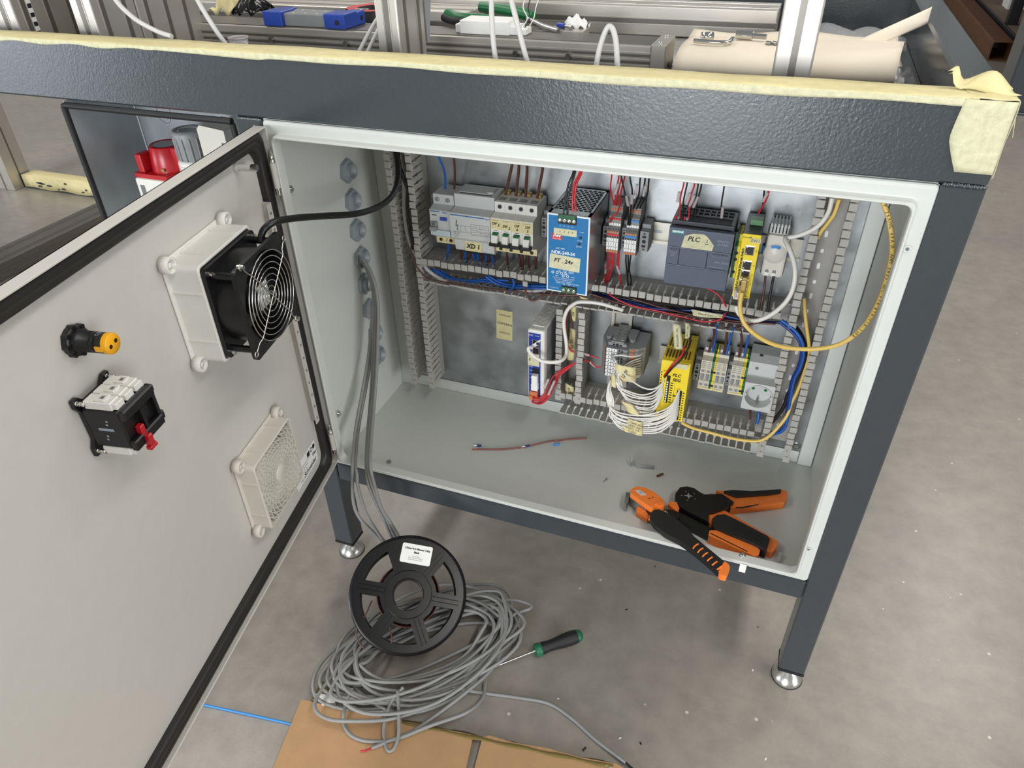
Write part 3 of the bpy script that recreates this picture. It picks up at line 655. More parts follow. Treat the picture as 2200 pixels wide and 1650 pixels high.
# power supply
X0, X1, Z0, Z1, Y0 = .348, .411, .3335, .4578, .144
t = dev('power_supply', 'blue fronted steel power supply with honeycomb vented top', 'power supply', X0, X1, Z0)
q = MB(); q.box(X0, X1, Y0+.002, .252, Z0, Z0+.001); q.box(X0, X0+.001, Y0+.002, .252, Z0, Z1); q.box(X1-.001, X1, Y0+.002, .252, Z0, Z1); q.box(X0, X1, .251, .252, Z0, Z1); q.box(X0, X1, Y0+.002, Y0+.003, Z0, Z1)
obj('case', q, 'psu_steel', t)
q = MB(); r0, r1 = .0043, .0034; rows = 0
yy = Y0+.022
while yy < .246:
    off = .00372 if rows % 2 else 0; xx = X0+.0065+off
    while xx < X1-.0055:
        o_ = [(xx+r0*math.cos(math.radians(30+60*k)), yy+r0*math.sin(math.radians(30+60*k))) for k in range(6)]; i_ = [(xx+r1*math.cos(math.radians(30+60*k)), yy+r1*math.sin(math.radians(30+60*k))) for k in range(6)]
        q.loops([[(a, b_, Z1) for a, b_ in o_], [(a, b_, Z1) for a, b_ in i_], [(a, b_, Z1-.0012) for a, b_ in i_]]); xx += .00745
    yy += .00645; rows += 1
q.box(X0, X0+.0042, Y0+.002, .252, Z1-.001, Z1); q.box(X1-.0042, X1, Y0+.002, .252, Z1-.001, Z1); q.box(X0, X1, .246, .252, Z1-.001, Z1); q.box(X0, X1, Y0+.002, Y0+.0185, Z1-.001, Z1)
obj('honeycomb_top', q, 'psu_steel', t)
obj('inner_board', MB().box(X0+.002, X1-.002, Y0+.004, .25, Z1-.02, Z1-.018), 'black_plastic', t)
obj('front_panel', MB().box(X0-.0004, X1+.0004, Y0, Y0+.002, Z0-.0005, Z1+.0003, .0006), 'ink_white', t)
fp = obj('front_label', MB().box(X0+.0018, X1-.0018, Y0-.0003, Y0, Z0+.0018, Z1-.0022), 'psu_blue', t, label='blue front label with white print')
def term(x0, x1, z0, z1, n, up):
    obj('terminal_recess', MB().box(x0, x1, Y0-.0006, Y0-.0003, z0, z1), 'ink', t)
    tb_ = bevel(obj('terminal_block', MB().box(x0+.0008, x1-.0008, Y0-.003, Y0-.0006, z0+(.0035 if up else .0005), z1+(.001 if up else -.0015)), 'green_plastic', t), .0008)
    for k in range(n):
        xc = x0+(x1-x0)*(k+.5)/n; zc = z0+.0065 if up else z0+.0055
        obj('screw_or_hole_shade', MB().lathe([(.0029, .0038), (.0024, .0042), (.0006, .0036), (0, .0036)], (xc, Y0, zc), (0, -1, 0), 14), 'chrome', tb_)
term(.3640, .3918, .4440, .4578, 4, True); term(.3715, .3955, .3338, .3455, 3, False)
for k in range(4): text(('-V', '-V', '+V', '+V')[k], .0027, front(.3672+.0062*k, Y0-.0005, .4406), 'ink_white', t, 'printed_text')
strip('', .358, .3925, Y0-.0003, .4262, .4366, 'tape_pale', t, 'tape_label')
for k in range(4): text('1234'[k], .0042, front(.3675+.0062*k, Y0-.0009, .4322), 'ink', t, 'handwriting', .2)
strip('', .355, .3705, Y0-.0003, .4185, .4287, 'ink_red', t, 'logo_patch', .0002); text('MW', .0062, front(.3628, Y0-.0006, .4245), 'ink_white', t, 'logo', .2, bold=.0003); text('MEAN WELL', .0024, front(.3628, Y0-.0006, .4200), 'ink_white', t, 'logo')
for x, z in ((.3985, .4262), (.397, .4165)): obj('adjuster_hole', MB().lathe([(.0021, .0007), (0, .0007)], (x, Y0, z), (0, -1, 0), 14, False), 'ink', t)
text('+V ADJ.', .0026, front(.3975, Y0-.0005, .4210), 'ink_white', t, 'printed_text'); text('DC OK', .0028, front(.3965, Y0-.0005, .4118), 'ink_white', t, 'printed_text'); text('24-28V', .0022, front(.400, Y0-.0005, .4345), 'ink_white', t, 'printed_text')
text('(DC OK)', .0036, front(.3685, Y0-.0005, .4052), 'ink_white', t, 'printed_text'); text('NDR-240-24', .0068, front(.3728, Y0-.0005, .3985), 'ink_white', t, 'model_name', bold=.0002)
strip('', .3515, .3985, Y0-.0003, .3715, .3945, 'tape_pale', t, 'tape_label').rotation_euler = (0, math.radians(3), 0)
text('FT . 24v', .0088, front(.3735, Y0-.0011, .3855, -.04), 'ink', t, 'handwriting', .2, bold=.0002)
q = MB()
for k in range(4): q.lathe([(.0022, .0005), (.0014, .0005)], (.3575+.0068*k, Y0, .3655), (0, -1, 0), 14, False)
for k in range(2): q.lathe([(.0022, .0005), (.0014, .0005)], (.374+.0068*k, Y0, .3615), (0, -1, 0), 14, False)
q.box(.386, .391, Y0-.0005, Y0-.0003, .3605, .3612); q.box(.3615, .366, Y0-.0005, Y0-.0003, .360, .3607)
obj('approval_marks', q, 'ink_white', t)
text('UL  CE  EAC', .0048, front(.378, Y0-.0005, .3685), 'ink_white', t, 'printed_text')
for k in range(3): text(('TUV CB FCC SEMI F47 KC RCM BSMI', 'Bauart gepruft IEC60950-1 Class I', 'For use in pollution degree 2'), .0022, Matrix(), 'ink_white', t) if False else text(('TUV CB FCC SEMI F47 KC RCM BSMI', 'Bauart gepruft IEC60950-1 Class I', 'For use in pollution degree 2')[k], .0021, front(.3745, Y0-.0005, .3572-.0026*k), 'ink_white', t, 'printed_text')
text('MEAN WELL  MADE IN CHINA', .0027, front(.381, Y0-.0005, .3492), 'ink_white', t, 'printed_text')
for k in range(3): text(('PE', 'N', 'L')[k], .0026, front(.3755+.0078*k, Y0-.0005, .3468), 'ink_white', t, 'printed_text')
text('TORQUE 0.5 Nm', .0019, front(.3595, Y0-.0005, .3395), 'ink_white', t, 'printed_text')
end_clamp('grey rail end clamp right of the blue power supply', .4128, .4215, .399, .220)
# push-in terminal strips
def pushin(label, x0, m, y=.205):
    n, p = 5, .0037; t = dev('terminal_strip', label, 'terminals', x0, x0+n*p, .376)
    for k in range(n):
        a = x0+p*k
        b_ = obj('terminal_block', MB().prism([(.252, .377), (.212, .377), (y, .3805), (y, .4145), (.2145, .4195), (.2145, .4345), (.2225, .4385), (.2225, .4475), (.228, .4505), (.252, .4505)], 'x', a+.0001, a+p-.0001), 'cable_grey', t)
        obj('marker', MB().box(a+.0003, a+p-.0003, y-.0008, y, .3855, .4045), 'label_white', b_); obj('lever', MB().box(a+.0005, a+p-.0005, y-.0006, y, .381, .3845), 'terminal_orange', b_)
        obj('lever', MB().box(a+.0005, a+p-.0005, y-.0003, y+.002, .4125, .4148), 'terminal_orange', b_); obj('wire_hole', MB().box(a+.0009, a+p-.0009, y+.004, y+.0065, .4157, .4172), 'ink', b_)
        obj('marker', MB().box(a+.0003, a+p-.0003, .2137, .2145, .4205, .4245), 'label_white', b_); obj('lever', MB().box(a+.0006, a+p-.0006, .2212, .2226, .4415, .445), 'terminal_orange', b_)
        obj('marker_digit', MB().box(a+.0014, a+p-.0014, y-.001, y-.0008, .398, .3995).box(a+.0012, a+p-.0016, y-.001, y-.0008, .3895, .391), 'ink', b_); obj('wire_hole', MB().box(a+.0008, a+p-.0008, y-.0003, y, .4045, .4075), 'ink', b_)
    obj('jumper_bridge', MB().box(x0+.0006, x0+n*p-.0003, y-.0014, y, .4078, .4112, .0004), m, t); obj('jumper_bridge', MB().box(x0+.0006, x0+n*p-.0003, .213, .2145, .4295, .4325, .0004), m, t)
pushin('grey push-in terminal strip with red jumper bars', .4225, 'bridge_red'); pushin('grey push-in terminal strip with blue jumper bars', .4498, 'bridge_blue')
end_clamp('grey rail end clamp between red and blue jumpered terminal strips', .4417, .4492, .399, .222)
end_clamp('wide grey rail end clamp right of the blue jumpered terminals', .4705, .4835, .399, .218)
# controller
X0, X1, Z0, Z1, Y0 = .517, .6068, .3525, .4435, .1865
t = dev('plc_module', 'blue grey programmable controller with taped PLC 1 label', 'controller', X0, X1, Z0)
bevel(obj('body', MB().box(X0+.001, X1-.001, .197, .252, Z0+.001, Z1+.0045), 'plc_dark', t), .0015)
bevel(obj('upper_flap', MB().prism([(.1965, .4115), (.1872, .4115), (.1865, .4125), (.1865, .4405), (.189, .4415), (.1965, .4415)], 'x', X0, X1), 'plc_blue_grey', t))
for a, b_ in ((X0, .5345), (.5349, .5745), (.5749, X1)): bevel(obj('status_panel', MB().box(a, b_, .1868, .1965, .3835, .4108), 'plc_blue_grey', t))
bevel(obj('lower_flap', MB().box(X0, X1, .1865, .1965, Z0, .3828), 'plc_blue_grey', t))
ro = MB(); ro.cyl((X0+.001, .1872, .411), (X1-.001, .1872, .411), .0017, n=10); ro.cyl((X0+.001, .1872, .3832), (X1-.001, .1872, .3832), .0017, n=10); obj('flap_hinge', ro, 'plc_blue_grey', t)
bk = MB(); bk.box(X0+.006, X1-.006, .191, .1965, Z1-.0018, Z1-.0012); bk.box(X0+.007, X1-.007, .2, .216, Z1+.0046, Z1+.005); obj('terminal_recess', bk, 'ink', t)
gr_ = MB()
for k in range(9): gr_.box(X0+.0065+.0085*k, X0+.0085+.0085*k, .2205, .243, Z1+.0046, Z1+.0068)
for y in (.2205, .2315, .2425): gr_.box(X0+.0065, X1-.013+.006, y-.0009, y+.0009, Z1+.0046, Z1+.0068)
obj('vent_grid', gr_, 'plc_dark', t)
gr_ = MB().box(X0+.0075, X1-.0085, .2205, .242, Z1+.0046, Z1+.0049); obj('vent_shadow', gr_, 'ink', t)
strip('', .5212, .538, .1865, .4325, .4378, 'ink_teal', t, 'logo_patch', .0002); text('SIEMENS', .0042, front(.5296, .1861, .4352), 'ink_white', t, 'logo', bold=.0002)
q = MB().prism([(.5365, .4125), (.580, .4128), (.5815, .4215), (.571, .4335), (.566, .4362), (.551, .4355), (.5395, .4305)], 'y', .1858, .1864); obj('tape_label', q, 'tape_pale', t, label='torn masking tape label reading PLC 1')
text('PLC', .0098, front(.5525, .1855, .427), 'ink', t, 'handwriting', .2, bold=.0002); text('1', .007, front(.5712, .1855, .4262), 'ink', t, 'handwriting', .1); strip('', .5688, .5738, .1858, .4217, .4222, 'ink', t, 'handwriting')
text('SIMATIC', .0045, front(.5935, .1862, .4285), 'ink_pale', t, 'printed_text'); text('S7-1200', .0045, front(.5935, .1862, .4235), 'ink_pale', t, 'printed_text')
d_ = MB()
for k in range(8): d_.box(.582+.0027*k, .5835+.0027*k, .1866, .1868, .4072, .4086); d_.box(.5815+.0027*k, .583+.0027*k, .1866, .1868, .3845, .3858)
for k in range(3): d_.box(.5225+.0034*k, .5245+.0034*k, .1866, .1868, .4072, .4086)
obj('indicator_slots', d_, 'ink', t)
for s, x, z, h in (('RUN/STOP', .526, .4035, .0022), ('ERROR', .526, .4005, .0022), ('MAINT', .526, .3975, .0022), ('DI a .0 .1 .2 .3 .4 .5 .6 .7', .5925, .404, .0022), ('CPU 1212C', .5955, .3958, .0042), ('DQ a .0 .1 .2 .3 .4 .5', .590, .3885, .0024)): text(s, h, front(x, .1866, z), 'ink_pale', t, 'printed_text')
# earth terminal wedged beside the switch
t = dev('earth_terminal', 'green and yellow earth terminal squeezed between controller and yellow switch', 'terminals', .609, .6165, .36)
bevel(obj('body', MB().prism([(.252, .362), (.214, .362), (.214, .412), (.222, .418), (.222, .428), (.252, .43)], 'x', .609, .6128), 'earth_green', t), .0004); obj('yellow_half', MB().prism([(.252, .362), (.2142, .362), (.2142, .412), (.222, .418), (.222, .428), (.252, .43)], 'x', .6129, .6165), 'safety_yellow', t)
for z in (.372, .392, .402): obj('screw_hole', MB().lathe([(.0026, .0003), (0, .0003)], (.6125, .214, z), (0, -1, 0), 12, False), 'ink', t)
# ethernet switch
X0, X1, Z0, Z1, Y0 = .6184, .642, .3537, .4497, .1735
t = dev('ethernet_switch', 'narrow yellow fronted industrial ethernet switch in black case', 'network switch', X0, X1, Z0)
bevel(obj('case', MB().box(X0, X1, Y0+.0015, .252, Z0, Z1), 'black_plastic', t), .001)
obj('faceplate', MB().box(X0-.0003, X1+.0003, Y0, Y0+.0015, Z0-.0004, Z1+.0004, .0004), 'safety_yellow', t)
bevel(obj('power_plug', MB().box(X0+.0055, X1-.001, .206, .222, Z1+.0001, Z1+.008), 'pale_green', t), .0008)
text('Power', .0034, front(X0+.0052, Y0-.0003, Z1-.0045), 'ink', t, 'printed_text'); obj('power_led', MB().lathe([(.0015, .0004), (0, .0004)], (X0+.0108, Y0, Z1-.0045), (0, -1, 0), 12), 'green_plastic', t)
text('5-Port Industrial Ethernet Switch', .0046, front(X0+.0035, Y0-.0003, .398, math.pi/2), 'ink', t, 'printed_text', bold=.0002)
obj('tape_label', MB().box(X0+.0105, X1+.001, Y0-.0008, Y0-.0004, Z1-.0115, Z1-.0045), 'tape', t); text('SW1', .0062, front(X0+.0172, Y0-.0011, Z1-.008), 'ink', t, 'handwriting', .2)
for k, z in enumerate((.4268, .4046, .3902, .3757, .3622)):
    pz = MB().loops([[(X0+.0062, Y0-.0006, z-.007), (X0+.0062, Y0-.0006, z+.007), (X0+.0182, Y0-.0006, z+.007), (X0+.0182, Y0-.0006, z-.007)], [(X0+.0072, Y0-.0008, z-.0059), (X0+.0072, Y0-.0008, z+.0059), (X0+.0172, Y0-.0008, z+.0059), (X0+.0172, Y0-.0008, z-.0059)]])
    p_ = obj('network_port', pz, 'chrome', t); obj('port_opening', MB().box(X0+.0072, X0+.0172, Y0-.0006, Y0-.0002, z-.0059, z+.0059), 'black_plastic', p_)
    obj('port_led', MB().box(X0+.0074, X0+.0094, Y0-.0011, Y0-.0007, z+.0036, z+.0054).box(X0+.0074, X0+.0094, Y0-.0011, Y0-.0007, z-.0054, z-.0036), 'light_grey_plastic', p_)
    text('54321'[k], .0042, front(X1-.0022, Y0-.0003, z), 'ink', t, 'printed_text')
text('TX', .003, front(X1-.004, Y0-.0003, Z0+.0025), 'ink', t, 'printed_text')
# thermostat
t = dev('panel_thermostat', 'pale grey panel thermostat with blue scale on rounded dial', 'thermostat', .65, .68, .37)
b_ = MB(); LL = []
for y, ins in ((.250, 0), (.222, 0), (.2155, .0015), (.2145, .004)):
    LL.append([(a, y, c) for a, c in rrect(.6495+ins, .6815-ins, .371+ins, .436-ins*.3, .004, 4)])
b_.loops(LL, True, False, True, True); obj('housing', b_, 'warm_plastic', t)
obj('back_plate', MB().box(.6478, .6828, .240, .250, .3695, .408, .001), 'warm_plastic', t)
v_ = MB(); v_.box(.6515, .6768, .219, .250, .436, .4475, .0006)
for k in range(6): v_.box(.6520+.0046*k, .6540+.0046*k, .2175, .250, .4475, .4515)
obj('vent_comb', v_, 'light_grey_plastic', t)
v_ = MB()
for k in range(5): v_.box(.6544+.0046*k, .6562+.0046*k, .2186, .2189, .4375, .447)
obj('vent_slots', v_, 'ink', t)
obj('dial', MB().lathe([(0, .0055), (.0075, .0045), (.0125, .0022), (.0155, 0)], (.6642, .2145, .4085), (0, -1, 0), 32), 'warm_plastic', t)
s_ = MB(); A = [math.radians(a) for a in range(58, 123, 8)]
s_.add([(.6642+.0098*math.cos(a), .2104, .4085+.0098*math.sin(a)) for a in A]+[(.6642+.0135*math.cos(a), .2122, .4085+.0135*math.sin(a)) for a in A], [(i, i+1, len(A)+i+1, len(A)+i) for i in range(len(A)-1)])
obj('scale', s_, 'bridge_blue', t, label='blue temperature scale')
for s in (-1, 1): bevel(obj('thumb_wheel', MB().box(.6642+s*.0165-.0022, .6642+s*.0165+.0022, .222, .234, .402, .4145), 'ink_blue', t), .001)
for x in (.6585, .6685): obj('screw_or_hole_shade', MB().lathe([(0, .0008), (.0024, .0008), (.0026, 0)], (x, .2145, .3805), (0, -1, 0), 14), 'mid_grey_plastic', t); obj('clamp', MB().box(x-.0026, x+.0026, .2125, .2145, .3735, .379), 'label_white', t)
# ================================================================== devices, lower half
# white controller with blue front
X0, X1, Z0, Z1, Y0 = .307, .3367, .1005, .2405, .170
t = thing('bus_controller', 'slim white controller with royal blue front and ribbed top', 'controller', (.322, .257, Z0))
LL = [[(a, y, c) for a, c in rrect(X0+i, X1-i, Z0+i, Z1-i, .004, 4)] for y, i in ((.2595, 0), (.1735, 0), (.171, .0008), (Y0, .003))]
obj('case', MB().loops(LL, True, False, True, True), 'white_plastic', t)
obj('side_panel', MB().box(X1-.0001, X1+.0006, .182, .2595, Z0+.003, Z1-.003), 'mid_grey_plastic', t)
rb = MB()
for k in range(17): rb.box(X0+.005, X1-.005, .184+.0042*k, .1862+.0042*k, Z1-.0001, Z1+.0012)
obj('top_ribs', rb, 'white_plastic', t)
sh = MB()
for k in range(17): sh.box(X0+.005, X1-.005, .1863+.0042*k, .1880+.0042*k, Z1+.0001, Z1+.0004)
obj('rib_grooves', sh, 'mid_grey_plastic', t)
obj('front_label', MB().box(X0+.0022, X1-.0068, Y0-.0004, Y0, Z0+.004, Z1-.006, .0001), 'deep_blue', t, label='royal blue front label')
text('SMC', .0042, front(X0+.0065, Y0-.0006, Z1-.0105), 'ink_white', t, 'logo'); text('EX600', .0026, front(X0+.017, Y0-.0006, Z1-.0105), 'ink_white', t, 'printed_text')
for k, s in enumerate(('PWR', 'COM', 'ERR', 'SRV', 'MOT', 'SI', 'CI', 'CN')): text(s, .0026, front(X0+.0062, Y0-.0006, Z1-.066-.0078*k), 'ink_white', t, 'printed_text')
for z in (Z1-.025, Z1-.040):
    p_ = obj('network_port', MB().box(X0+.0085, X1-.0085, Y0-.0012, Y0-.0002, z-.0068, z+.0068), 'chrome', t); obj('port_opening', MB().box(X0+.0098, X1-.0098, Y0-.0015, Y0-.0012, z-.0055, z+.0055), 'black_plastic', p_)
obj('tape_label', MB().box(X0+.0005, X1-.0085, Y0-.0012, Y0-.0007, Z1-.071, Z1-.047), 'tape_pale', t); text('E', .008, front(X0+.004, Y0-.0015, Z1-.059), 'ink', t, 'handwriting', .2)
obj('connector_recess', MB().box(X0+.0085, X1-.009, Y0-.0007, Y0-.0004, Z0+.006, Z1-.076), 'black_plastic', t)
bevel(obj('white_plug', MB().box(X0+.0095, X1-.010, Y0-.010, Y0-.0007, .1365, .1545).box(X0+.0085, X1-.0095, Y0-.009, Y0-.0007, .1225, .1365), 'label_white', t, label='white wire plug'), .0008)
bevel(obj('orange_plug', MB().box(X0+.0065, X1-.010, Y0-.010, Y0-.0007, .1055, .1205).box(X0+.0065, X1-.0165, Y0-.014, Y0-.0007, .1055, .113), 'terminal_orange', t, label='orange wire plug'), .0008)
# tape note on the bare plate
tn = obj('tape_note', MB().box(.214, .2455, .2594, .2599, .151, .213), 'tape', label='yellow tape note reading control camara on bare plate', cat='note'); tn.rotation_euler = (0, math.radians(1.5), 0)
for k, s in enumerate(('control', 'CAMARA', 'cats/cm')): text(s, .0072, front(.2298, .2591, .203-.0185*k, -.05), 'ink', tn, 'handwriting', .25)
# grey terminal stack on vertical rail
t = thing('stacked_terminals', 'stack of grey push-in terminals with white markers on vertical rail', 'terminals', (.462, .252, .163))
NB = 8; pz = .0070
for k in range(NB):
    z0 = .1655+pz*k; z1 = z0+pz-.0004
    b_ = obj('terminal_block', MB().prism([(.4245, .252), (.4245, .218), (.4275, .208), (.435, .194), (.4375, .187), (.472, .187), (.4745, .193), (.488, .197), (.4985, .208), (.4985, .252)], 'z', z0, z1), 'mid_grey_plastic', t)
    obj('marker', MB().box(.4385, .4462, .1862, .187, z0+.0006, z1-.0006).box(.4475, .4552, .1862, .187, z0+.0006, z1-.0006), 'label_white', b_)
    obj('marker_digit', MB().box(.4416, .4432, .1859, .1862, z0+.0022, z1-.0022).box(.4506, .4522, .1859, .1862, z0+.0022, z1-.0022), 'ink', b_)
    q = MB()
    for xa, ya, xb, yb in ((.4262, .2135, .4285, .2075), (.4318, .2008, .4342, .1962)):
        nx, ny = -(yb-ya), (xb-xa); L_ = math.hypot(nx, ny); nx, ny = -nx/L_*.0004, -ny/L_*.0004
        q.add([(xa+nx, ya+ny, z0+.001), (xb+nx, yb+ny, z0+.001), (xb+nx, yb+ny, z1-.001), (xa+nx, ya+ny, z1-.001)], [(0, 1, 2, 3)])
    obj('lever', q, 'terminal_orange', b_)
    q = MB(); q.box(.4580, .4605, .1866, .187, z0+.001, z1-.001); q.box(.4625, .465, .1866, .187, z0+.001, z1-.001); q.box(.4355, .4368, .1895, .1915, z0+.0012, z1-.0012)
    obj('wire_hole', q, 'ink', b_)
    q = MB(); q.box(.4755, .483, .1935, .1945, z0+.0014, z1-.0014); obj('lever', q, 'terminal_orange', b_)
t = thing('rail_end_clamp', 'grey winged end clamp on top of the stacked grey terminals', 'rail clamp', (.4535, .252, .2215))
q = MB(); q.box(.4435, .4645, .195, .252, .2222, .2295, .0006); q.box(.4385, .4695, .1935, .199, .222, .2275, .0006)
q.prism([(.4305, .2455), (.4305, .215), (.434, .210), (.4385, .213), (.4435, .222), (.4435, .2455)], 'z', .2222, .2275); q.prism([(.4645, .2455), (.4645, .222), (.470, .213), (.4755, .210), (.479, .215), (.479, .2455)], 'z', .2222, .2275)
for k in range(8): q.box(.4445, .4505, .201+.0048*k, .2035+.0048*k, .2295, .2308); q.box(.4575, .4635, .201+.0048*k, .2035+.0048*k, .2295, .2308)
bevel(obj('body', q, 'mid_grey_plastic', t), .0004)
obj('clamp_screw', MB().lathe([(.0025, .0004), (0, .0004)], (.454, .1935, .2247), (0, -1, 0), 14, False).box(.4462, .4505, .1931, .1935, .2232, .2262).box(.4575, .4618, .1931, .1935, .2232, .2262), 'ink', t)
t = bevel(obj('earth_plate', MB().prism([(.427, .245), (.427, .215), (.437, .198), (.462, .198), (.470, .215), (.470, .245)], 'z', .1585, .1648), 'brass', label='brass coloured earth foot under the grey terminal stack', cat='terminals'), .0004)
# yellow safety relay
X0, X1, Z0, Z1, Y0 = .532, .5760, .1158, .2308, .163
t = thing('safety_relay', 'tall bright yellow safety relay with slotted top', 'relay', (.554, .252, Z0))
bevel(obj('case', MB().prism([(.252, Z0), (.168, Z0), (Y0, Z0+.003), (Y0, Z1-.006), (.1665, Z1-.0006), (.252, Z1)], 'x', X0, X1), 'safety_yellow', t), .0008)
q = MB()
for r in range(2):
    for k in range(8):
        if r == 1 and k > 6: continue
        a = X0+.0035+.0049*k; q.box(a, a+.0019, .176+.033*r, .2+.036*r, Z1-.0002, Z1+.0003)
obj('vent_slots', q, 'rust_brown', t)
q = MB()
for r in range(2):
    for k in range(9): a = X0+.0018+.0049*k; q.box(a-.0006, a+.0006, .175+.033*r, .201+.036*r, Z1, Z1+.0012)
obj('vent_ribs', q, 'safety_yellow', t)
q = MB().prism([(X0+.0205, Z1-.001), (X1-.0025, Z1-.0005), (X1-.004, Z1-.010), (X0+.0215, Z1-.0088)], 'y', Y0-.0008, Y0-.0002); obj('paper_flag', q, 'tape_pale', t)
obj('wire_strip', MB().box(X0+.011, X0+.0165, Y0-.0008, Y0-.0001, Z0+.036, Z1-.026), 'black_plastic', t)
q = MB()
for k in range(9): q.box(X0+.0118, X0+.0142, Y0-.0011, Y0-.0008, Z0+.0375+.0047*k, Z0+.0405+.0047*k)
obj('strip_contacts', q, 'label_white', t)
obj('wire_strip', MB().box(X0+.0295, X0+.0375, Y0-.0008, Y0-.0001, Z0+.034, Z0+.064).box(X0+.0335, X0+.0375, Y0-.0008, Y0-.0001, Z0+.006, Z0+.032), 'black_plastic', t)
q = MB()
for k in range(5): q.box(X0+.0315, X0+.0342, Y0-.0011, Y0-.0008, Z0+.038+.0055*k, Z0+.0412+.0055*k)
obj('strip_contacts', q, 'label_white', t)
q = MB()
for k in range(12): q.box(X0+.0012, X0+.0028, Y0-.0004, Y0, Z0+.035+.0052*k, Z0+.0372+.0052*k)
for k in range(9): q.box(X0+.0178, X0+.0218, Y0-.0004, Y0, Z0+.037+.0047*k, Z0+.0388+.0047*k)
for k in range(6): q.box(X0+.039, X0+.0415, Y0-.0004, Y0, Z0+.0345+.005*k, Z0+.0362+.005*k); q.box(X0+.039, X0+.0415, Y0-.0004, Y0, Z0+.006+.0048*k, Z0+.0077+.0048*k)
q.box(X0+.0245, X0+.0248, Y0-.0004, Y0, Z0+.004, Z1-.035)
obj('printed_marks', q, 'ink', t)
obj('socket_opening', MB().box(X0+.006, X0+.0165, Y0-.0006, Y0-.0001, Z0+.004, Z0+.0175), 'black_plastic', t); obj('orange_insert', MB().box(X0+.008, X0+.0155, Y0-.003, Y0-.0006, Z0+.0045, Z0+.012, .0005), 'terminal_orange', t)
text('PLC', .0075, front(X0+.0255, Y0-.0006, Z1-.0235), 'ink', t, 'handwriting', .2, bold=.0002); text('SEG', .0075, front(X0+.0262, Y0-.0006, Z1-.0325), 'ink', t, 'handwriting', .2, bold=.0002)
text('BG1', .003, front(X0+.031, Y0-.0006, Z0+.0665), 'ink', t, 'printed_text'); text('B0', .0045, front(X0+.0258, Y0-.0006, Z0+.052), 'ink', t, 'printed_text', bold=.0002); text('R01', .0028, front(X0+.0065, Y0-.0006, Z1-.018), 'ink', t, 'printed_text')
end_clamp('grey rail end clamp beside the yellow safety relay', .5785, .5872, .1828, .220)
# screw terminals
def screw_term(x0, w, kind, label):
    t = dev('screw_terminal', label, 'terminals', x0, x0+w, .161); tag(t, group='screw terminals on the lower rail')
    m = {'i': 'ivory', 'g': 'earth_green', 'y': 'safety_yellow'}[kind]; xc = x0+w/2
    bevel(obj('body', MB().prism([(.252, .1605), (.2105, .1605), (.2105, .1735), (.2145, .176), (.2145, .1855), (.2105, .188), (.2105, .2135), (.2225, .2165), (.2225, .2215), (.252, .224)], 'x', x0+.0001, x0+w-.0001), m, t), .0004)
    for z in (.1672, .1935): obj('screw_hole', MB().lathe([(.0029 if kind == 'i' else .0022, .0003), (0, .0003)], (xc, .2105, z), (0, -1, 0), 14, False), 'mid_grey_plastic' if kind == 'i' else 'ink', t)
    q = MB()
    for k in range(4): q.box(x0+w*.2, x0+w*.8, .2101, .2105, .1998+.0036*k, .2010+.0036*k)
    obj('grip_grooves', q, 'mid_grey_plastic', t)
    if kind == 'i': obj('test_socket', MB().box(x0+w*.18, x0+w*.82, .2125, .2145, .1765, .1850).box(x0+w*.38, x0+w*.62, .2103, .2145, .1745, .1882), 'mid_grey_plastic', t)
    obj('wire_clamp', MB().box(x0+w*.2, x0+w*.8, .226, .240, .2235, .229, .0005), 'light_grey_plastic' if kind == 'i' else m, t); return t
xs = .5888
for k, (w, kd) in enumerate(((.0085, 'i'), (.0085, 'i'), (.0035, 'g'), (.0035, 'y'), (.0083, 'i'), (.0083, 'i'))):
    screw_term(xs, w, kd, ('ivory screw terminal with brown wire, first beside the yellow relay', 'ivory screw terminal with blue wire, left of the green earth slice', 'green earth slice between the left ivory terminals', 'thin yellow earth slice between the left ivory terminals', 'ivory screw terminal with brown wire, right of the yellow slice', 'ivory screw terminal with blue wire, left of the grey clamp')[k]); xs += w
end_clamp('grey rail end clamp between the two ivory terminal groups', .6302, .6362, .1828, .220)
xs = .6364
for k, (w, kd) in enumerate(((.0085, 'i'), (.0085, 'i'), (.0040, 'y'), (.0035, 'g'))):
    screw_term(xs, w, kd, ('ivory screw terminal with brown wire, right of the grey clamp', 'ivory screw terminal with blue wire, beside the yellow earth slice', 'yellow earth slice beside the white socket', 'green earth slice touching the white socket')[k]); xs += w
obj('tape_strip', MB().box(.5885, .629, .2095, .21, .1585, .1618), 'tape', label='yellow tape strip under the left ivory terminals', cat='tape'); obj('tape_strip', MB().box(.6362, .6605, .2095, .21, .1585, .1618), 'tape', label='yellow tape strip under the right ivory terminals', cat='tape')
# schuko socket
X0, X1 = .661, .7062; xc, zc = .6838, .1783
t = thing('rail_socket', 'light grey round mains socket outlet on the lower rail', 'socket', (xc, .252, .151))
q = MB().prism([(.252, .1505), (.2105, .1505), (.2105, .2005), (.2075, .2045), (.2065, .2055), (.2065, .2285), (.224, .2345), (.252, .2345)], 'x', X0, X1); bevel(obj('body', q, 'light_grey_plastic', t), .0007)
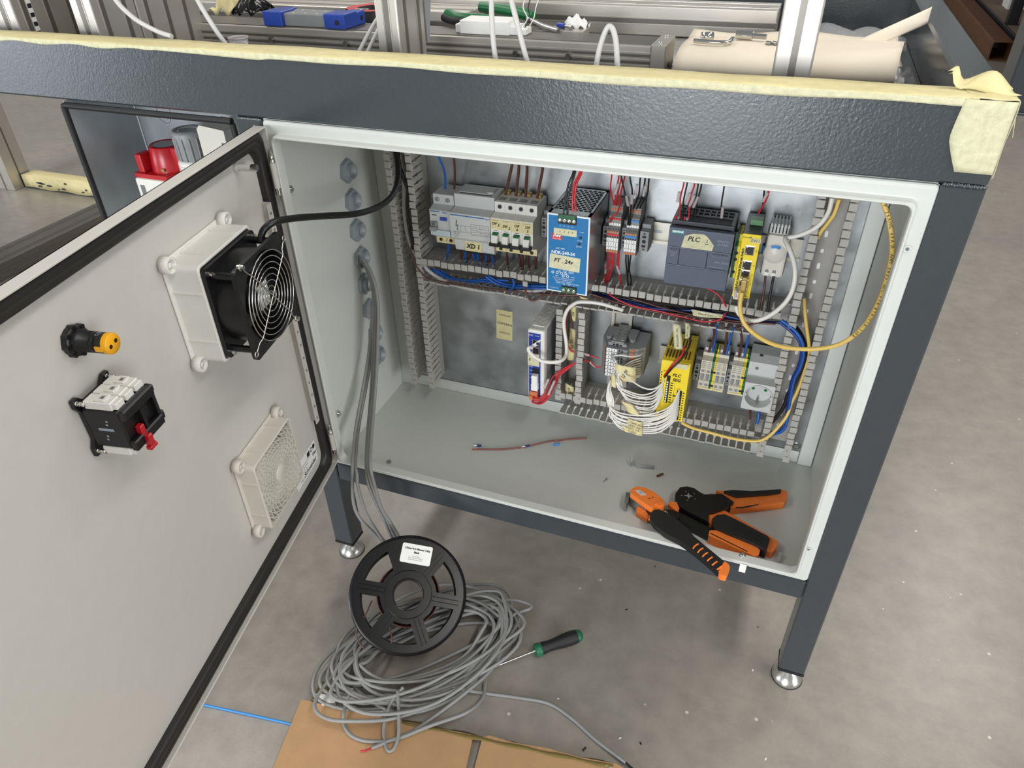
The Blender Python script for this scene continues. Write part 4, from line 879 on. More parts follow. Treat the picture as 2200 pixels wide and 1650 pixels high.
# front box with the round cup cut into it
out = []; N_ = 48
sq_ = rrect(X0, X1, .1505, .2015, .002, 3); oo = []
for i in range(len(sq_)):
    a, b_ = sq_[i], sq_[(i+1) % len(sq_)]; k = max(1, int(math.hypot(a[0]-b_[0], a[1]-b_[1])/.004)); oo += [(a[0]+(b_[0]-a[0])*j/k, a[1]+(b_[1]-a[1])*j/k) for j in range(k)]
ci = lambda r: [(xc+r*math.cos(math.atan2(c-zc, a-xc)), zc+r*math.sin(math.atan2(c-zc, a-xc))) for a, c in oo]
q = MB().loops([[(a, .2105, c) for a, c in oo], [(a, .1885, c) for a, c in oo], [(a, .188, c) for a, c in ci(.0218)], [(a, .1865, c) for a, c in ci(.0214)], [(a, .1865, c) for a, c in ci(.0202)], [(a, .205, c) for a, c in ci(.0195)]], True, False)
q.loops([[(a, .205, c) for a, c in ci(.0195)], [(a, .2051, c) for a, c in ci(.0001)]])
obj('outlet_cup', q, 'light_grey_plastic', t)
for s in (-1, 1):
    obj('pin_hole', MB().lathe([(.0026, .0003), (0, .0003)], (xc+s*.0095, .205, zc+.003), (0, -1, 0), 16, False), 'toggle_green', t)
    obj('guide_notch', MB().box(xc+s*.0192-.0012, xc+s*.0192+.0012, .188, .204, zc-.0025, zc+.0025), 'light_grey_plastic', t)
obj('earth_contact', MB().box(xc-.0015, xc+.0015, .190, .206, zc-.0185, zc-.0165).box(xc-.0015, xc+.0015, .2, .206, zc-.0185, zc-.008, .0004), 'chrome', t)
obj('rating_hole', MB().lathe([(.0028, .0003), (0, .0003)], (X0+.0125, .2065, .2185), (0, -1, 0), 14, False), 'ink_grey', t); obj('top_slot', MB().box(X0+.013, X0+.018, .219, .223, .2334, .2347), 'ink', t)
# ================================================================== wires and cables (name, path, radius, material, label, group)
WIRES = [
    ('wire', [(0.1555,0.19,0.5156),(0.1572,0.195,0.5013),(0.1572,0.205,0.4858),(0.1536,0.218,0.4651),(0.148,0.226,0.4423)], 0.0019, 'wire_blue', 'blue wire entering the residual current breaker from above', None, 8, 5),
    ('wire', [(0.1837,0.19,0.5183),(0.1821,0.195,0.5021),(0.1744,0.21,0.4717),(0.1644,0.226,0.4436)], 0.0019, 'wire_brown', 'brown wire entering the residual current breaker from above', None, 8, 5),
    ('wire', [(0.2736,0.205,0.5078),(0.268,0.21,0.488),(0.2617,0.214,0.4679),(0.2553,0.218,0.4472)], 0.0023, 'wire_brown', 'dark brown wire entering the leftmost white breaker from above', None, 8, 5),
    ('wire', [(0.2836,0.205,0.5088),(0.2805,0.21,0.4888),(0.2767,0.214,0.4684),(0.2728,0.218,0.4475)], 0.0023, 'wire_brown', 'dark brown wire entering the second white breaker from above', None, 8, 5),
    ('wire', [(0.2961,0.205,0.5085),(0.294,0.21,0.4885),(0.2912,0.214,0.4684),(0.2885,0.218,0.4476)], 0.0023, 'wire_brown', 'dark brown wire entering the third white breaker from above', None, 8, 5),
    ('wire', [(0.3215,0.205,0.5094),(0.3174,0.21,0.4893),(0.3124,0.214,0.4688),(0.3074,0.218,0.4478)], 0.0023, 'wire_brown', 'dark brown wire entering the rightmost white breaker from above', None, 8, 5),
    ('wire', [(0.1501,0.22,0.3487),(0.1453,0.225,0.3332),(0.1355,0.235,0.3074)], 0.0021, 'wire_blue', 'blue wire dropping from under the tape marked 1', None, 8, 5),
    ('wire', [(0.1767,0.226,0.3354),(0.1745,0.23,0.3215),(0.1696,0.238,0.3051)], 0.0021, 'wire_blue', 'blue wire dropping from under the wide supply block into the duct, leftmost', 'short wires dropping from the supply block into the middle duct', 8, 5),
    ('wire', [(0.1902,0.226,0.3345),(0.1908,0.23,0.3239),(0.1888,0.238,0.311)], 0.0021, 'wire_blue', 'blue wire dropping from under the wide supply block into the duct, second from the left', 'short wires dropping from the supply block into the middle duct', 8, 5),
    ('wire', [(0.1995,0.226,0.3349),(0.1982,0.23,0.3216),(0.1944,0.238,0.3059)], 0.0021, 'wire_blue', 'blue wire dropping from under the wide supply block into the duct, third from the left', 'short wires dropping from the supply block into the middle duct', 8, 5),
    ('wire', [(0.2143,0.226,0.3351),(0.212,0.23,0.3217),(0.2072,0.238,0.3059)], 0.0021, 'wire_blue', 'blue wire dropping from under the wide supply block into the duct, fourth from the left', 'short wires dropping from the supply block into the middle duct', 8, 5),
    ('wire', [(0.2248,0.226,0.3357),(0.2258,0.23,0.3248),(0.2245,0.238,0.3115)], 0.0021, 'wire_blue', 'blue wire dropping from under the wide supply block into the duct, rightmost', 'short wires dropping from the supply block into the middle duct', 8, 5),
    ('wire', [(0.1689,0.226,0.3352),(0.1675,0.23,0.3234),(0.1633,0.238,0.3092)], 0.0021, 'wire_brown', 'brown wire dropping from under the wide supply block into the duct, leftmost', 'short wires dropping from the supply block into the middle duct', 8, 5),
    ('wire', [(0.186,0.226,0.3348),(0.1808,0.23,0.3229),(0.1728,0.238,0.3086)], 0.0021, 'wire_brown', 'brown wire dropping from under the wide supply block into the duct, second from the left', 'short wires dropping from the supply block into the middle duct', 8, 5),
    ('wire', [(0.2076,0.226,0.3351),(0.2054,0.23,0.3251),(0.2006,0.238,0.3128)], 0.0021, 'wire_brown', 'brown wire dropping from under the wide supply block into the duct, third from the left', 'short wires dropping from the supply block into the middle duct', 8, 5),
    ('wire', [(0.2232,0.226,0.3355),(0.2185,0.23,0.3242),(0.2113,0.238,0.3105)], 0.0021, 'wire_brown', 'brown wire dropping from under the wide supply block into the duct, rightmost', 'short wires dropping from the supply block into the middle duct', 8, 5),
    ('wire', [(0.252,0.226,0.346),(0.2508,0.23,0.3298),(0.2493,0.238,0.3114)], 0.0021, 'wire_brown', 'dark brown wire dropping from under the white breakers into the duct, leftmost', 'brown wires below the breakers', 8, 5),
    ('wire', [(0.2733,0.226,0.3466),(0.2733,0.23,0.33),(0.273,0.238,0.3112)], 0.0021, 'wire_brown', 'dark brown wire dropping from under the white breakers into the duct, second from the left', 'brown wires below the breakers', 8, 5),
    ('wire', [(0.2796,0.226,0.3466),(0.2779,0.23,0.3302),(0.2759,0.238,0.3116)], 0.0021, 'wire_brown', 'dark brown wire dropping from under the white breakers into the duct, third from the left', 'brown wires below the breakers', 8, 5),
    ('wire', [(0.288,0.226,0.3469),(0.2877,0.23,0.3308),(0.2872,0.238,0.3124)], 0.0021, 'wire_brown', 'dark brown wire dropping from under the white breakers into the duct, fourth from the left', 'brown wires below the breakers', 8, 5),
    ('wire', [(0.3041,0.226,0.3483),(0.3012,0.23,0.3319),(0.298,0.238,0.3131)], 0.0021, 'wire_brown', 'dark brown wire dropping from under the white breakers into the duct, rightmost', 'brown wires below the breakers', 8, 5),
    ('wire', [(0.377,0.175,0.52),(0.3768,0.1695,0.5089),(0.3726,0.164,0.4959),(0.3707,0.1585,0.4791),(0.3697,0.153,0.4586)], 0.0015, 'wire_black', 'left black wire entering the blue power supply from above', None, 8, 5),
    ('wire', [(0.3795,0.175,0.5202),(0.3794,0.1695,0.5085),(0.3758,0.164,0.4932),(0.3736,0.1585,0.4747),(0.3752,0.153,0.4584)], 0.0015, 'wire_black', 'right black wire entering the blue power supply from above', None, 8, 5),
    ('wire', [(0.3874,0.175,0.521),(0.386,0.1695,0.5099),(0.381,0.164,0.4968),(0.3805,0.1585,0.4802),(0.3822,0.153,0.4602)], 0.0015, 'wire_red', 'left red wire entering the blue power supply from above', None, 8, 5),
    ('wire', [(0.3897,0.175,0.5212),(0.3885,0.1695,0.5094),(0.3841,0.164,0.4971),(0.3838,0.1585,0.4775),(0.3876,0.153,0.4605)], 0.0015, 'wire_red', 'right red wire entering the blue power supply from above', None, 8, 5),
    ('wire', [(0.4253,0.205,0.508),(0.4231,0.2102,0.4936),(0.4216,0.2155,0.4759),(0.4256,0.2208,0.455),(0.4323,0.226,0.4448)], 0.0011, 'wire_red', 'red wire reaching up from the red jumpered terminals, leftmost', 'red wires above the red jumpered terminals', 8, 5),
    ('wire', [(0.4352,0.205,0.509),(0.433,0.212,0.4925),(0.429,0.219,0.4706),(0.4286,0.226,0.446)], 0.0011, 'wire_red', 'red wire reaching up from the red jumpered terminals, second from the left', 'red wires above the red jumpered terminals', 8, 5),
    ('wire', [(0.4443,0.205,0.51),(0.4413,0.212,0.4934),(0.436,0.219,0.4666),(0.4352,0.226,0.4446)], 0.0011, 'wire_red', 'red wire reaching up from the red jumpered terminals, rightmost', 'red wires above the red jumpered terminals', 8, 5),
    ('wire', [(0.439,0.205,0.5094),(0.437,0.212,0.493),(0.4317,0.219,0.4661),(0.4314,0.226,0.4455)], 0.0011, 'wire_red', 'red wire reaching up from the red jumpered terminals, third from the left', 'red wires above the red jumpered terminals', 8, 5),
    ('wire', [(0.4386,0.215,0.4611),(0.4375,0.2,0.4481),(0.4298,0.198,0.4397),(0.4249,0.21,0.426)], 0.0011, 'wire_red', 'red wire crossing in front of the red jumpered terminals', None, 8, 5),
    ('wire', [(0.4378,0.2,0.5109),(0.4407,0.2,0.4967),(0.4467,0.203,0.4737),(0.4524,0.206,0.4508),(0.4518,0.213,0.424)], 0.0012, 'wire_black', 'long black wire hanging between the two jumpered terminal strips, left of two', 'long black wires between terminal strips', 8, 5),
    ('wire', [(0.4499,0.2,0.5122),(0.4527,0.2,0.4976),(0.4563,0.203,0.4795),(0.4558,0.206,0.4512),(0.4548,0.213,0.4239)], 0.0012, 'wire_black', 'long black wire hanging between the two jumpered terminal strips, right of two', 'long black wires between terminal strips', 8, 5),
    ('wire', [(0.4653,0.205,0.5121),(0.4648,0.2102,0.4935),(0.4635,0.2155,0.4711),(0.457,0.2208,0.4506),(0.4552,0.226,0.4431)], 0.0012, 'wire_black', 'black wire entering the blue jumpered terminals from above, leftmost', 'black wires above the blue jumpered terminals', 8, 5),
    ('wire', [(0.472,0.205,0.5128),(0.4717,0.2102,0.4942),(0.4687,0.2155,0.4685),(0.4625,0.2208,0.4513),(0.4596,0.226,0.4431)], 0.0012, 'wire_black', 'black wire entering the blue jumpered terminals from above, second from the left', 'black wires above the blue jumpered terminals', 8, 5),
    ('wire', [(0.4779,0.205,0.5134),(0.4771,0.2102,0.4948),(0.4758,0.2155,0.4725),(0.4677,0.2208,0.4551),(0.4651,0.226,0.4438)], 0.0012, 'wire_black', 'black wire entering the blue jumpered terminals from above, rightmost', 'black wires above the blue jumpered terminals', 8, 5),
    ('wire', [(0.4248,0.212,0.3794),(0.4235,0.2173,0.3562),(0.4197,0.2227,0.3347),(0.4195,0.228,0.3074)], 0.0011, 'wire_red', 'red wire running down from the red jumpered terminals, leftmost', 'red wires below the red jumpered terminals', 8, 5),
    ('wire', [(0.4286,0.212,0.3773),(0.4311,0.2173,0.3482),(0.4258,0.2227,0.3244),(0.4214,0.228,0.3078)], 0.0011, 'wire_red', 'red wire running down from the red jumpered terminals, second from the left', 'red wires below the red jumpered terminals', 8, 5),
    ('wire', [(0.4346,0.212,0.3777),(0.4312,0.2173,0.3464),(0.4246,0.2227,0.3205),(0.422,0.228,0.3075)], 0.0011, 'wire_red', 'red wire running down from the red jumpered terminals, fourth from the left', 'red wires below the red jumpered terminals', 8, 5),
    ('wire', [(0.4319,0.212,0.3778),(0.427,0.2173,0.3494),(0.4232,0.2227,0.324),(0.4206,0.228,0.3076)], 0.0011, 'wire_red', 'red wire running down from the red jumpered terminals, third from the left', 'red wires below the red jumpered terminals', 8, 5),
    ('wire', [(0.4404,0.212,0.3794),(0.4396,0.2173,0.355),(0.4421,0.2227,0.3364),(0.4451,0.228,0.3146)], 0.0011, 'wire_red', 'red wire running down from the red jumpered terminals, fifth from the left', 'red wires below the red jumpered terminals', 8, 5),
    ('wire', [(0.4421,0.212,0.3793),(0.4413,0.2173,0.3553),(0.4431,0.2227,0.3365),(0.4458,0.228,0.3141)], 0.0011, 'wire_red', 'red wire running down from the red jumpered terminals, rightmost', 'red wires below the red jumpered terminals', 8, 5),
    ('wire', [(0.4527,0.212,0.3759),(0.4526,0.2173,0.3606),(0.4547,0.2227,0.3402),(0.4576,0.228,0.3128)], 0.0012, 'wire_black', 'black wire running down from the blue jumpered terminals, leftmost', 'black wires below the blue jumpered terminals', 8, 5),
    ('wire', [(0.4559,0.212,0.3764),(0.457,0.2173,0.3523),(0.4562,0.2227,0.3294),(0.4584,0.228,0.312)], 0.0012, 'wire_black', 'black wire running down from the blue jumpered terminals, second from the left', 'black wires below the blue jumpered terminals', 8, 5),
    ('wire', [(0.4603,0.212,0.377),(0.4589,0.216,0.3622),(0.4585,0.22,0.3476),(0.462,0.224,0.3278),(0.4595,0.228,0.3103)], 0.0012, 'wire_black', 'black wire running down from the blue jumpered terminals, rightmost', 'black wires below the blue jumpered terminals', 8, 5),
    ('wire', [(0.5278,0.197,0.5108),(0.5278,0.198,0.4993),(0.5256,0.199,0.4796),(0.528,0.2,0.4506)], 0.0011, 'wire_red', 'red wire plugged into the top left of the PLC, left of two', 'wires in the top left of the PLC', 8, 5),
    ('wire', [(0.532,0.197,0.5113),(0.5322,0.198,0.499),(0.5301,0.199,0.474),(0.5322,0.2,0.4495)], 0.0011, 'wire_black', 'black wire plugged into the top left of the PLC, leftmost', 'wires in the top left of the PLC', 8, 5),
    ('wire', [(0.5422,0.197,0.5123),(0.5423,0.198,0.4994),(0.5388,0.199,0.4796),(0.5407,0.2,0.4506)], 0.0011, 'wire_red', 'red wire plugged into the top left of the PLC, right of two', 'wires in the top left of the PLC', 8, 5),
    ('wire', [(0.5471,0.197,0.5129),(0.5473,0.198,0.4992),(0.5461,0.199,0.4774),(0.5445,0.2,0.4506)], 0.0011, 'wire_black', 'black wire plugged into the top left of the PLC, second from the left', 'wires in the top left of the PLC', 8, 5),
    ('wire', [(0.5513,0.197,0.5133),(0.5517,0.198,0.4989),(0.549,0.199,0.4762),(0.5488,0.2,0.4511)], 0.0011, 'wire_black', 'black wire plugged into the top left of the PLC, rightmost', 'wires in the top left of the PLC', 8, 5),
    ('wire', [(0.5811,0.197,0.5165),(0.5822,0.198,0.4993),(0.5822,0.199,0.4771),(0.5855,0.2,0.4521)], 0.0011, 'wire_black', 'single black wire plugged into the top right of the PLC', None, 8, 5),
    ('wire', [(0.6396,0.205,0.5113),(0.6402,0.208,0.4956),(0.6374,0.211,0.4807),(0.6323,0.214,0.4644)], 0.0013, 'wire_red', 'red wire in the green plug of the yellow switch', None, 8, 5),
    ('wire', [(0.6335,0.21,0.5088),(0.6346,0.2133,0.4938),(0.6359,0.2167,0.4784),(0.6351,0.22,0.464)], 0.0012, 'wire_black', 'black wire behind the green plug of the yellow switch', None, 8, 5),
    ('wire', [(0.6581,0.213,0.3737),(0.6601,0.21,0.3532),(0.6606,0.205,0.3383),(0.661,0.2,0.3242)], 0.0016, 'wire_brown', 'brown wire below the thermostat, left of two', None, 8, 5),
    ('wire', [(0.6693,0.213,0.3746),(0.6696,0.21,0.3547),(0.67,0.205,0.34),(0.6713,0.2,0.3225)], 0.0018, 'wire_black', 'dark wire below the thermostat, right of two', None, 8, 5),
    ('wire', [(0.5773,0.205,0.3445),(0.5929,0.2027,0.3403),(0.6036,0.2003,0.3326),(0.6121,0.198,0.321)], 0.0012, 'wire_red', 'red wire slipping from under the PLC into the duct', None, 8, 5),
    ('wire', [(0.434,0.199,0.3152),(0.4378,0.199,0.3092),(0.4639,0.199,0.2996),(0.4893,0.199,0.2966),(0.5143,0.199,0.2958),(0.5556,0.199,0.2917),(0.5831,0.199,0.2902),(0.5999,0.199,0.2943),(0.6099,0.199,0.3018),(0.6126,0.199,0.3105)], 0.0012, 'wire_red', 'long thin red wire lying along the front of the middle duct', None, 8, 5),
    ('cable', [(0.1047,0.214,0.2988),(0.1241,0.2153,0.2849),(0.1549,0.2167,0.2745),(0.1979,0.218,0.2703),(0.256,0.2193,0.2753),(0.2936,0.2207,0.2824),(0.3248,0.222,0.291)], 0.0034, 'cable_pale', 'thick pale cable lying in the left half of the middle duct', None, 8, 5),
    ('wire', [(0.1086,0.222,0.2948),(0.1371,0.222,0.2837),(0.1729,0.222,0.2785),(0.2089,0.222,0.2864),(0.2457,0.222,0.2872),(0.3229,0.222,0.2946)], 0.0021, 'wire_blue', 'blue wire lying loosely in the left half of the middle duct', 'blue wires lying in the middle duct', 8, 5),
    ('wire', [(0.1167,0.224,0.2934),(0.1442,0.224,0.2824),(0.1822,0.224,0.2825),(0.216,0.224,0.2906),(0.2547,0.224,0.2943)], 0.0021, 'wire_blue', 'blue wire lying loosely in the left half of the middle duct', 'blue wires lying in the middle duct', 8, 5),
    ('wire', [(0.1258,0.23,0.2899),(0.1531,0.23,0.2758),(0.1929,0.23,0.2699),(0.2422,0.23,0.272),(0.3204,0.23,0.2871)], 0.0021, 'wire_blue', 'blue wire lying loosely in the left half of the middle duct', 'blue wires lying in the middle duct', 8, 5),
    ('wire', [(0.2163,0.217,0.2995),(0.2362,0.217,0.2887),(0.2667,0.217,0.2872),(0.3245,0.217,0.2948)], 0.0021, 'wire_blue', 'blue wire lying loosely in the left half of the middle duct', 'blue wires lying in the middle duct', 8, 5),
    ('wire', [(0.2176,0.221,0.2997),(0.2404,0.221,0.29),(0.2671,0.221,0.2888),(0.3232,0.221,0.2965)], 0.0021, 'wire_blue', 'blue wire lying loosely in the left half of the middle duct', 'blue wires lying in the middle duct', 8, 5),
    ('wire', [(0.227,0.226,0.2928),(0.2538,0.226,0.2871),(0.3216,0.226,0.2963)], 0.0021, 'wire_blue', 'blue wire lying loosely in the left half of the middle duct', 'blue wires lying in the middle duct', 8, 5),
    ('wire', [(0.267,0.212,0.3061),(0.269,0.212,0.2956),(0.2666,0.212,0.2893),(0.2612,0.212,0.2834)], 0.0021, 'wire_blue', 'blue wire lying loosely in the left half of the middle duct', 'blue wires lying in the middle duct', 8, 5),
    ('wire', [(0.3987,0.225,0.2958),(0.4412,0.225,0.2911),(0.4847,0.225,0.2871),(0.5136,0.225,0.2859),(0.5596,0.225,0.2913),(0.6161,0.225,0.2922)], 0.0021, 'wire_navy', 'navy blue wire lying in the right half of the middle duct', 'navy wires in the right half of the middle duct', 8, 5),
    ('wire', [(0.3996,0.222,0.2946),(0.4454,0.222,0.2909),(0.4854,0.222,0.2857),(0.5274,0.222,0.2881),(0.576,0.222,0.294),(0.6403,0.222,0.2908)], 0.0021, 'wire_navy', 'navy blue wire lying in the right half of the middle duct', 'navy wires in the right half of the middle duct', 8, 5),
    ('wire', [(0.6075,0.225,0.2963),(0.6249,0.225,0.2863),(0.6482,0.225,0.2888),(0.6742,0.225,0.2918),(0.6982,0.225,0.2945)], 0.0021, 'wire_navy', 'navy blue wire lying in the right half of the middle duct', 'navy wires in the right half of the middle duct', 8, 5),
    ('wire', [(0.4049,0.228,0.2973),(0.4404,0.228,0.2927),(0.4786,0.228,0.2906),(0.5094,0.228,0.2884),(0.559,0.228,0.2924),(0.6071,0.228,0.2964)], 0.0017, 'wire_black', 'dark wire bundled in the right half of the middle duct', 'dark wires in the right half of the middle duct', 8, 5),
    ('wire', [(0.4583,0.224,0.2978),(0.493,0.224,0.2914),(0.5272,0.224,0.286),(0.5606,0.224,0.2844),(0.6011,0.224,0.2862),(0.6409,0.224,0.2861)], 0.0017, 'wire_black', 'dark wire bundled in the right half of the middle duct', 'dark wires in the right half of the middle duct', 8, 5),
    ('wire', [(0.4005,0.219,0.2924),(0.4517,0.219,0.2858),(0.4947,0.219,0.2838),(0.5449,0.219,0.2843),(0.5937,0.219,0.2857),(0.641,0.219,0.2889),(0.6865,0.219,0.2938)], 0.0017, 'wire_brown', 'dark wire bundled in the right half of the middle duct', 'dark wires in the right half of the middle duct', 8, 5),
    ('wire', [(0.3982,0.213,0.3),(0.4353,0.213,0.2929),(0.4787,0.213,0.2871),(0.5295,0.213,0.2838),(0.5795,0.213,0.2778),(0.6197,0.213,0.2773),(0.6467,0.213,0.2859),(0.6644,0.213,0.3004)], 0.0017, 'wire_brown', 'dark wire bundled in the right half of the middle duct', 'dark wires in the right half of the middle duct', 8, 5),
    ('wire', [(0.4686,0.215,0.3015),(0.5198,0.215,0.2934),(0.5696,0.215,0.2892),(0.626,0.215,0.2865),(0.6559,0.215,0.2949),(0.661,0.215,0.3188)], 0.0017, 'wire_brown', 'dark wire bundled in the right half of the middle duct', 'dark wires in the right half of the middle duct', 8, 5),
    ('wire', [(0.4398,0.231,0.29),(0.4923,0.231,0.2837),(0.5433,0.231,0.2813),(0.6003,0.231,0.285),(0.6556,0.231,0.2886)], 0.0017, 'wire_brown', 'dark wire bundled in the right half of the middle duct', 'dark wires in the right half of the middle duct', 8, 5),
    ('wire', [(0.404,0.233,0.2887),(0.4573,0.233,0.2832),(0.5094,0.233,0.2789),(0.5595,0.233,0.2821),(0.6246,0.233,0.2827)], 0.0017, 'wire_navy', 'dark wire bundled in the right half of the middle duct', 'dark wires in the right half of the middle duct', 8, 5),
    ('wire', [(0.1361,0.232,0.2772),(0.1721,0.232,0.2707),(0.2119,0.232,0.268),(0.2608,0.232,0.268),(0.3198,0.232,0.272)], 0.0018, 'wire_brown', 'brown wire lying in the left half of the middle duct', 'brown wires in the left half of the middle duct', 8, 5),
    ('wire', [(0.1507,0.236,0.2797),(0.1906,0.236,0.2738),(0.24,0.236,0.2727),(0.2882,0.236,0.2747)], 0.0018, 'wire_brown', 'brown wire lying in the left half of the middle duct', 'brown wires in the left half of the middle duct', 8, 5),
    ('wire', [(0.1877,0.224,0.2742),(0.2252,0.224,0.2747),(0.2734,0.224,0.2773),(0.3224,0.224,0.2796),(0.3843,0.224,0.2872)], 0.0018, 'wire_brown', 'brown wire lying in the left half of the middle duct', 'brown wires in the left half of the middle duct', 8, 5),
    ('wire', [(0.0886,0.21,0.3473),(0.0852,0.206,0.3389),(0.0866,0.203,0.3247),(0.0953,0.2,0.3076),(0.1141,0.199,0.2892),(0.1394,0.2,0.286),(0.1868,0.2,0.2857),(0.2636,0.2,0.2889),(0.3301,0.2,0.2933),(0.3892,0.205,0.2989)], 0.0013, 'wire_brown', 'thin reddish brown wire curving from the left duct along the middle duct', None, 8, 5),
    ('wire', [(0.2866,0.212,0.3093),(0.2931,0.2,0.2959),(0.3007,0.196,0.2819),(0.3114,0.196,0.2814),(0.3228,0.2,0.2895),(0.3365,0.208,0.2956)], 0.0017, 'wire_brown', 'brown wire sagging in a loop below the middle duct', None, 8, 5),
    ('cable', [(0.0671,0.23,0.5003),(0.0701,0.23,0.4627),(0.0734,0.226,0.4361),(0.0704,0.222,0.3933),(0.075,0.219,0.3474),(0.0885,0.216,0.3187),(0.1067,0.214,0.2983)], 0.0034, 'cable_pale', 'thick pale cable hanging inside the left duct', None, 8, 5),
    ('cable', [(0.0697,0.222,0.503),(0.0698,0.2203,0.4789),(0.0754,0.2187,0.4583),(0.0845,0.217,0.4334),(0.0842,0.2153,0.3976),(0.0832,0.2137,0.3604),(0.0853,0.212,0.3411)], 0.0026, 'cable_black', 'black cable hanging inside the left duct, left of two', 'black cables in the left duct', 8, 5),
    ('cable', [(0.0726,0.222,0.5032),(0.0724,0.2203,0.48),(0.0781,0.2187,0.4569),(0.0855,0.217,0.4299),(0.0861,0.2153,0.3941),(0.0856,0.2137,0.355),(0.0859,0.212,0.3324)], 0.0026, 'cable_black', 'black cable hanging inside the left duct, right of two', 'black cables in the left duct', 8, 5),
    ('wire', [(0.6927,0.205,0.3095),(0.7122,0.2,0.3002),(0.726,0.197,0.2858),(0.7332,0.197,0.2643),(0.7337,0.2,0.2368),(0.73,0.204,0.2113),(0.7318,0.208,0.1747),(0.735,0.208,0.14),(0.7353,0.205,0.1205),(0.7303,0.204,0.107),(0.7168,0.21,0.0924)], 0.0025, 'wire_blue', 'thick blue wire, right of the pair bowing through the lower right duct', 'blue wires in the right duct', 8, 5),
    ('wire', [(0.6908,0.205,0.3061),(0.7107,0.2,0.2954),(0.7237,0.197,0.2833),(0.7305,0.197,0.2638),(0.7312,0.2,0.2374),(0.7277,0.204,0.2108),(0.7298,0.208,0.1743),(0.7327,0.208,0.1406),(0.7324,0.205,0.1222),(0.7277,0.204,0.1106),(0.7151,0.21,0.0968)], 0.0025, 'wire_navy', 'thick navy wire, left of the pair bowing through the lower right duct', 'blue wires in the right duct', 8, 5),
    ('wire', [(0.7083,0.212,0.3003),(0.7184,0.212,0.2957),(0.732,0.212,0.2759),(0.7386,0.212,0.2519),(0.7369,0.212,0.2187),(0.7288,0.212,0.1828),(0.7267,0.212,0.1518),(0.7169,0.212,0.1214)], 0.0024, 'wire_black', 'black wire running down the lower right duct, right of two', 'black wires in the right duct', 8, 5),
    ('wire', [(0.7038,0.212,0.2974),(0.7159,0.212,0.2915),(0.7298,0.212,0.2724),(0.7368,0.212,0.2493),(0.7353,0.212,0.2161),(0.7275,0.212,0.1802),(0.7246,0.212,0.1489),(0.7149,0.212,0.1172)], 0.0024, 'wire_black', 'black wire running down the lower right duct, left of two', 'black wires in the right duct', 8, 5),
    ('cable', [(0.7178,0.225,0.3391),(0.7224,0.213,0.3246),(0.7289,0.209,0.3039),(0.7371,0.21,0.2782),(0.742,0.213,0.2584),(0.743,0.213,0.237),(0.742,0.213,0.2103),(0.7394,0.213,0.1823),(0.7356,0.211,0.1618),(0.7331,0.205,0.1394),(0.7211,0.195,0.1151),(0.709,0.192,0.0967),(0.6938,0.19,0.0886),(0.6622,0.19,0.085),(0.6233,0.192,0.0857),(0.5934,0.195,0.0857),(0.5734,0.2,0.0882)], 0.0027, 'cable_yellow', 'yellow network cable running down the right duct to the bottom', None, 8, 5),
    ('cable', [(0.7291,0.205,0.5003),(0.7289,0.2064,0.4945),(0.7273,0.2078,0.4771),(0.7219,0.2092,0.4623),(0.7166,0.2106,0.4491),(0.7153,0.212,0.44)], 0.0027, 'cable_yellow', 'yellow network cable at the top of the right duct', None, 8, 5),
    ('cable', [(0.7201,0.206,0.5006),(0.7203,0.206,0.4945),(0.7199,0.204,0.4821),(0.715,0.2,0.4688),(0.7068,0.198,0.4586),(0.6963,0.196,0.4514),(0.6852,0.195,0.4457),(0.6772,0.195,0.4428),(0.6738,0.193,0.4422),(0.6742,0.188,0.4409),(0.6797,0.178,0.4363),(0.6882,0.168,0.4248),(0.6939,0.16,0.4106),(0.6959,0.155,0.3933),(0.6931,0.152,0.3749),(0.6841,0.15,0.3574),(0.6708,0.15,0.3418),(0.656,0.15,0.3328),(0.642,0.152,0.3322),(0.632,0.156,0.3375),(0.6269,0.16,0.3448)], 0.0033, 'cable_white', 'pale grey network cable bent past the thermostat and looping to the switch', None, 8, 5),
    ('cable', [(0.6314,0.15,0.3733),(0.6321,0.143,0.3579),(0.6379,0.135,0.3424),(0.6508,0.128,0.33),(0.678,0.114,0.3231),(0.7084,0.102,0.3268),(0.7419,0.096,0.3366),(0.7678,0.093,0.3531),(0.7855,0.091,0.3829),(0.7927,0.09,0.4181),(0.7935,0.09,0.4551),(0.7903,0.094,0.4873),(0.7794,0.1,0.5183),(0.7684,0.107,0.537),(0.7612,0.113,0.5507)], 0.0031, 'cable_yellow', 'yellow network cable looping from the switch up the right wall', None, 8, 5),
    ('cable', [(0.3187,0.158,0.2133),(0.3153,0.152,0.2162),(0.3163,0.15,0.2107),(0.3258,0.148,0.204),(0.3381,0.148,0.1982),(0.3522,0.15,0.1966),(0.3652,0.155,0.1973),(0.3718,0.165,0.1977),(0.3727,0.178,0.201),(0.3688,0.188,0.2164),(0.3642,0.192,0.2352),(0.3623,0.194,0.254),(0.3669,0.195,0.2727),(0.3775,0.196,0.2858),(0.3897,0.196,0.2921),(0.4184,0.197,0.294),(0.4432,0.2,0.2892),(0.4561,0.205,0.2843)], 0.0031, 'cable_white', 'white network cable looping from the white controller over the upright duct', None, 8, 5),
    ('wire', [(0.321,0.156,0.1124),(0.3297,0.1627,0.1086),(0.3378,0.1694,0.1153),(0.3445,0.1761,0.1335),(0.3486,0.1829,0.1449),(0.3565,0.1896,0.1519),(0.3682,0.1963,0.1604),(0.3811,0.203,0.1684)], 0.0013, 'wire_red', 'red wire curving from the orange plug into the upright duct, fourth from the left', 'red wires from the orange plug of the white controller', 8, 5),
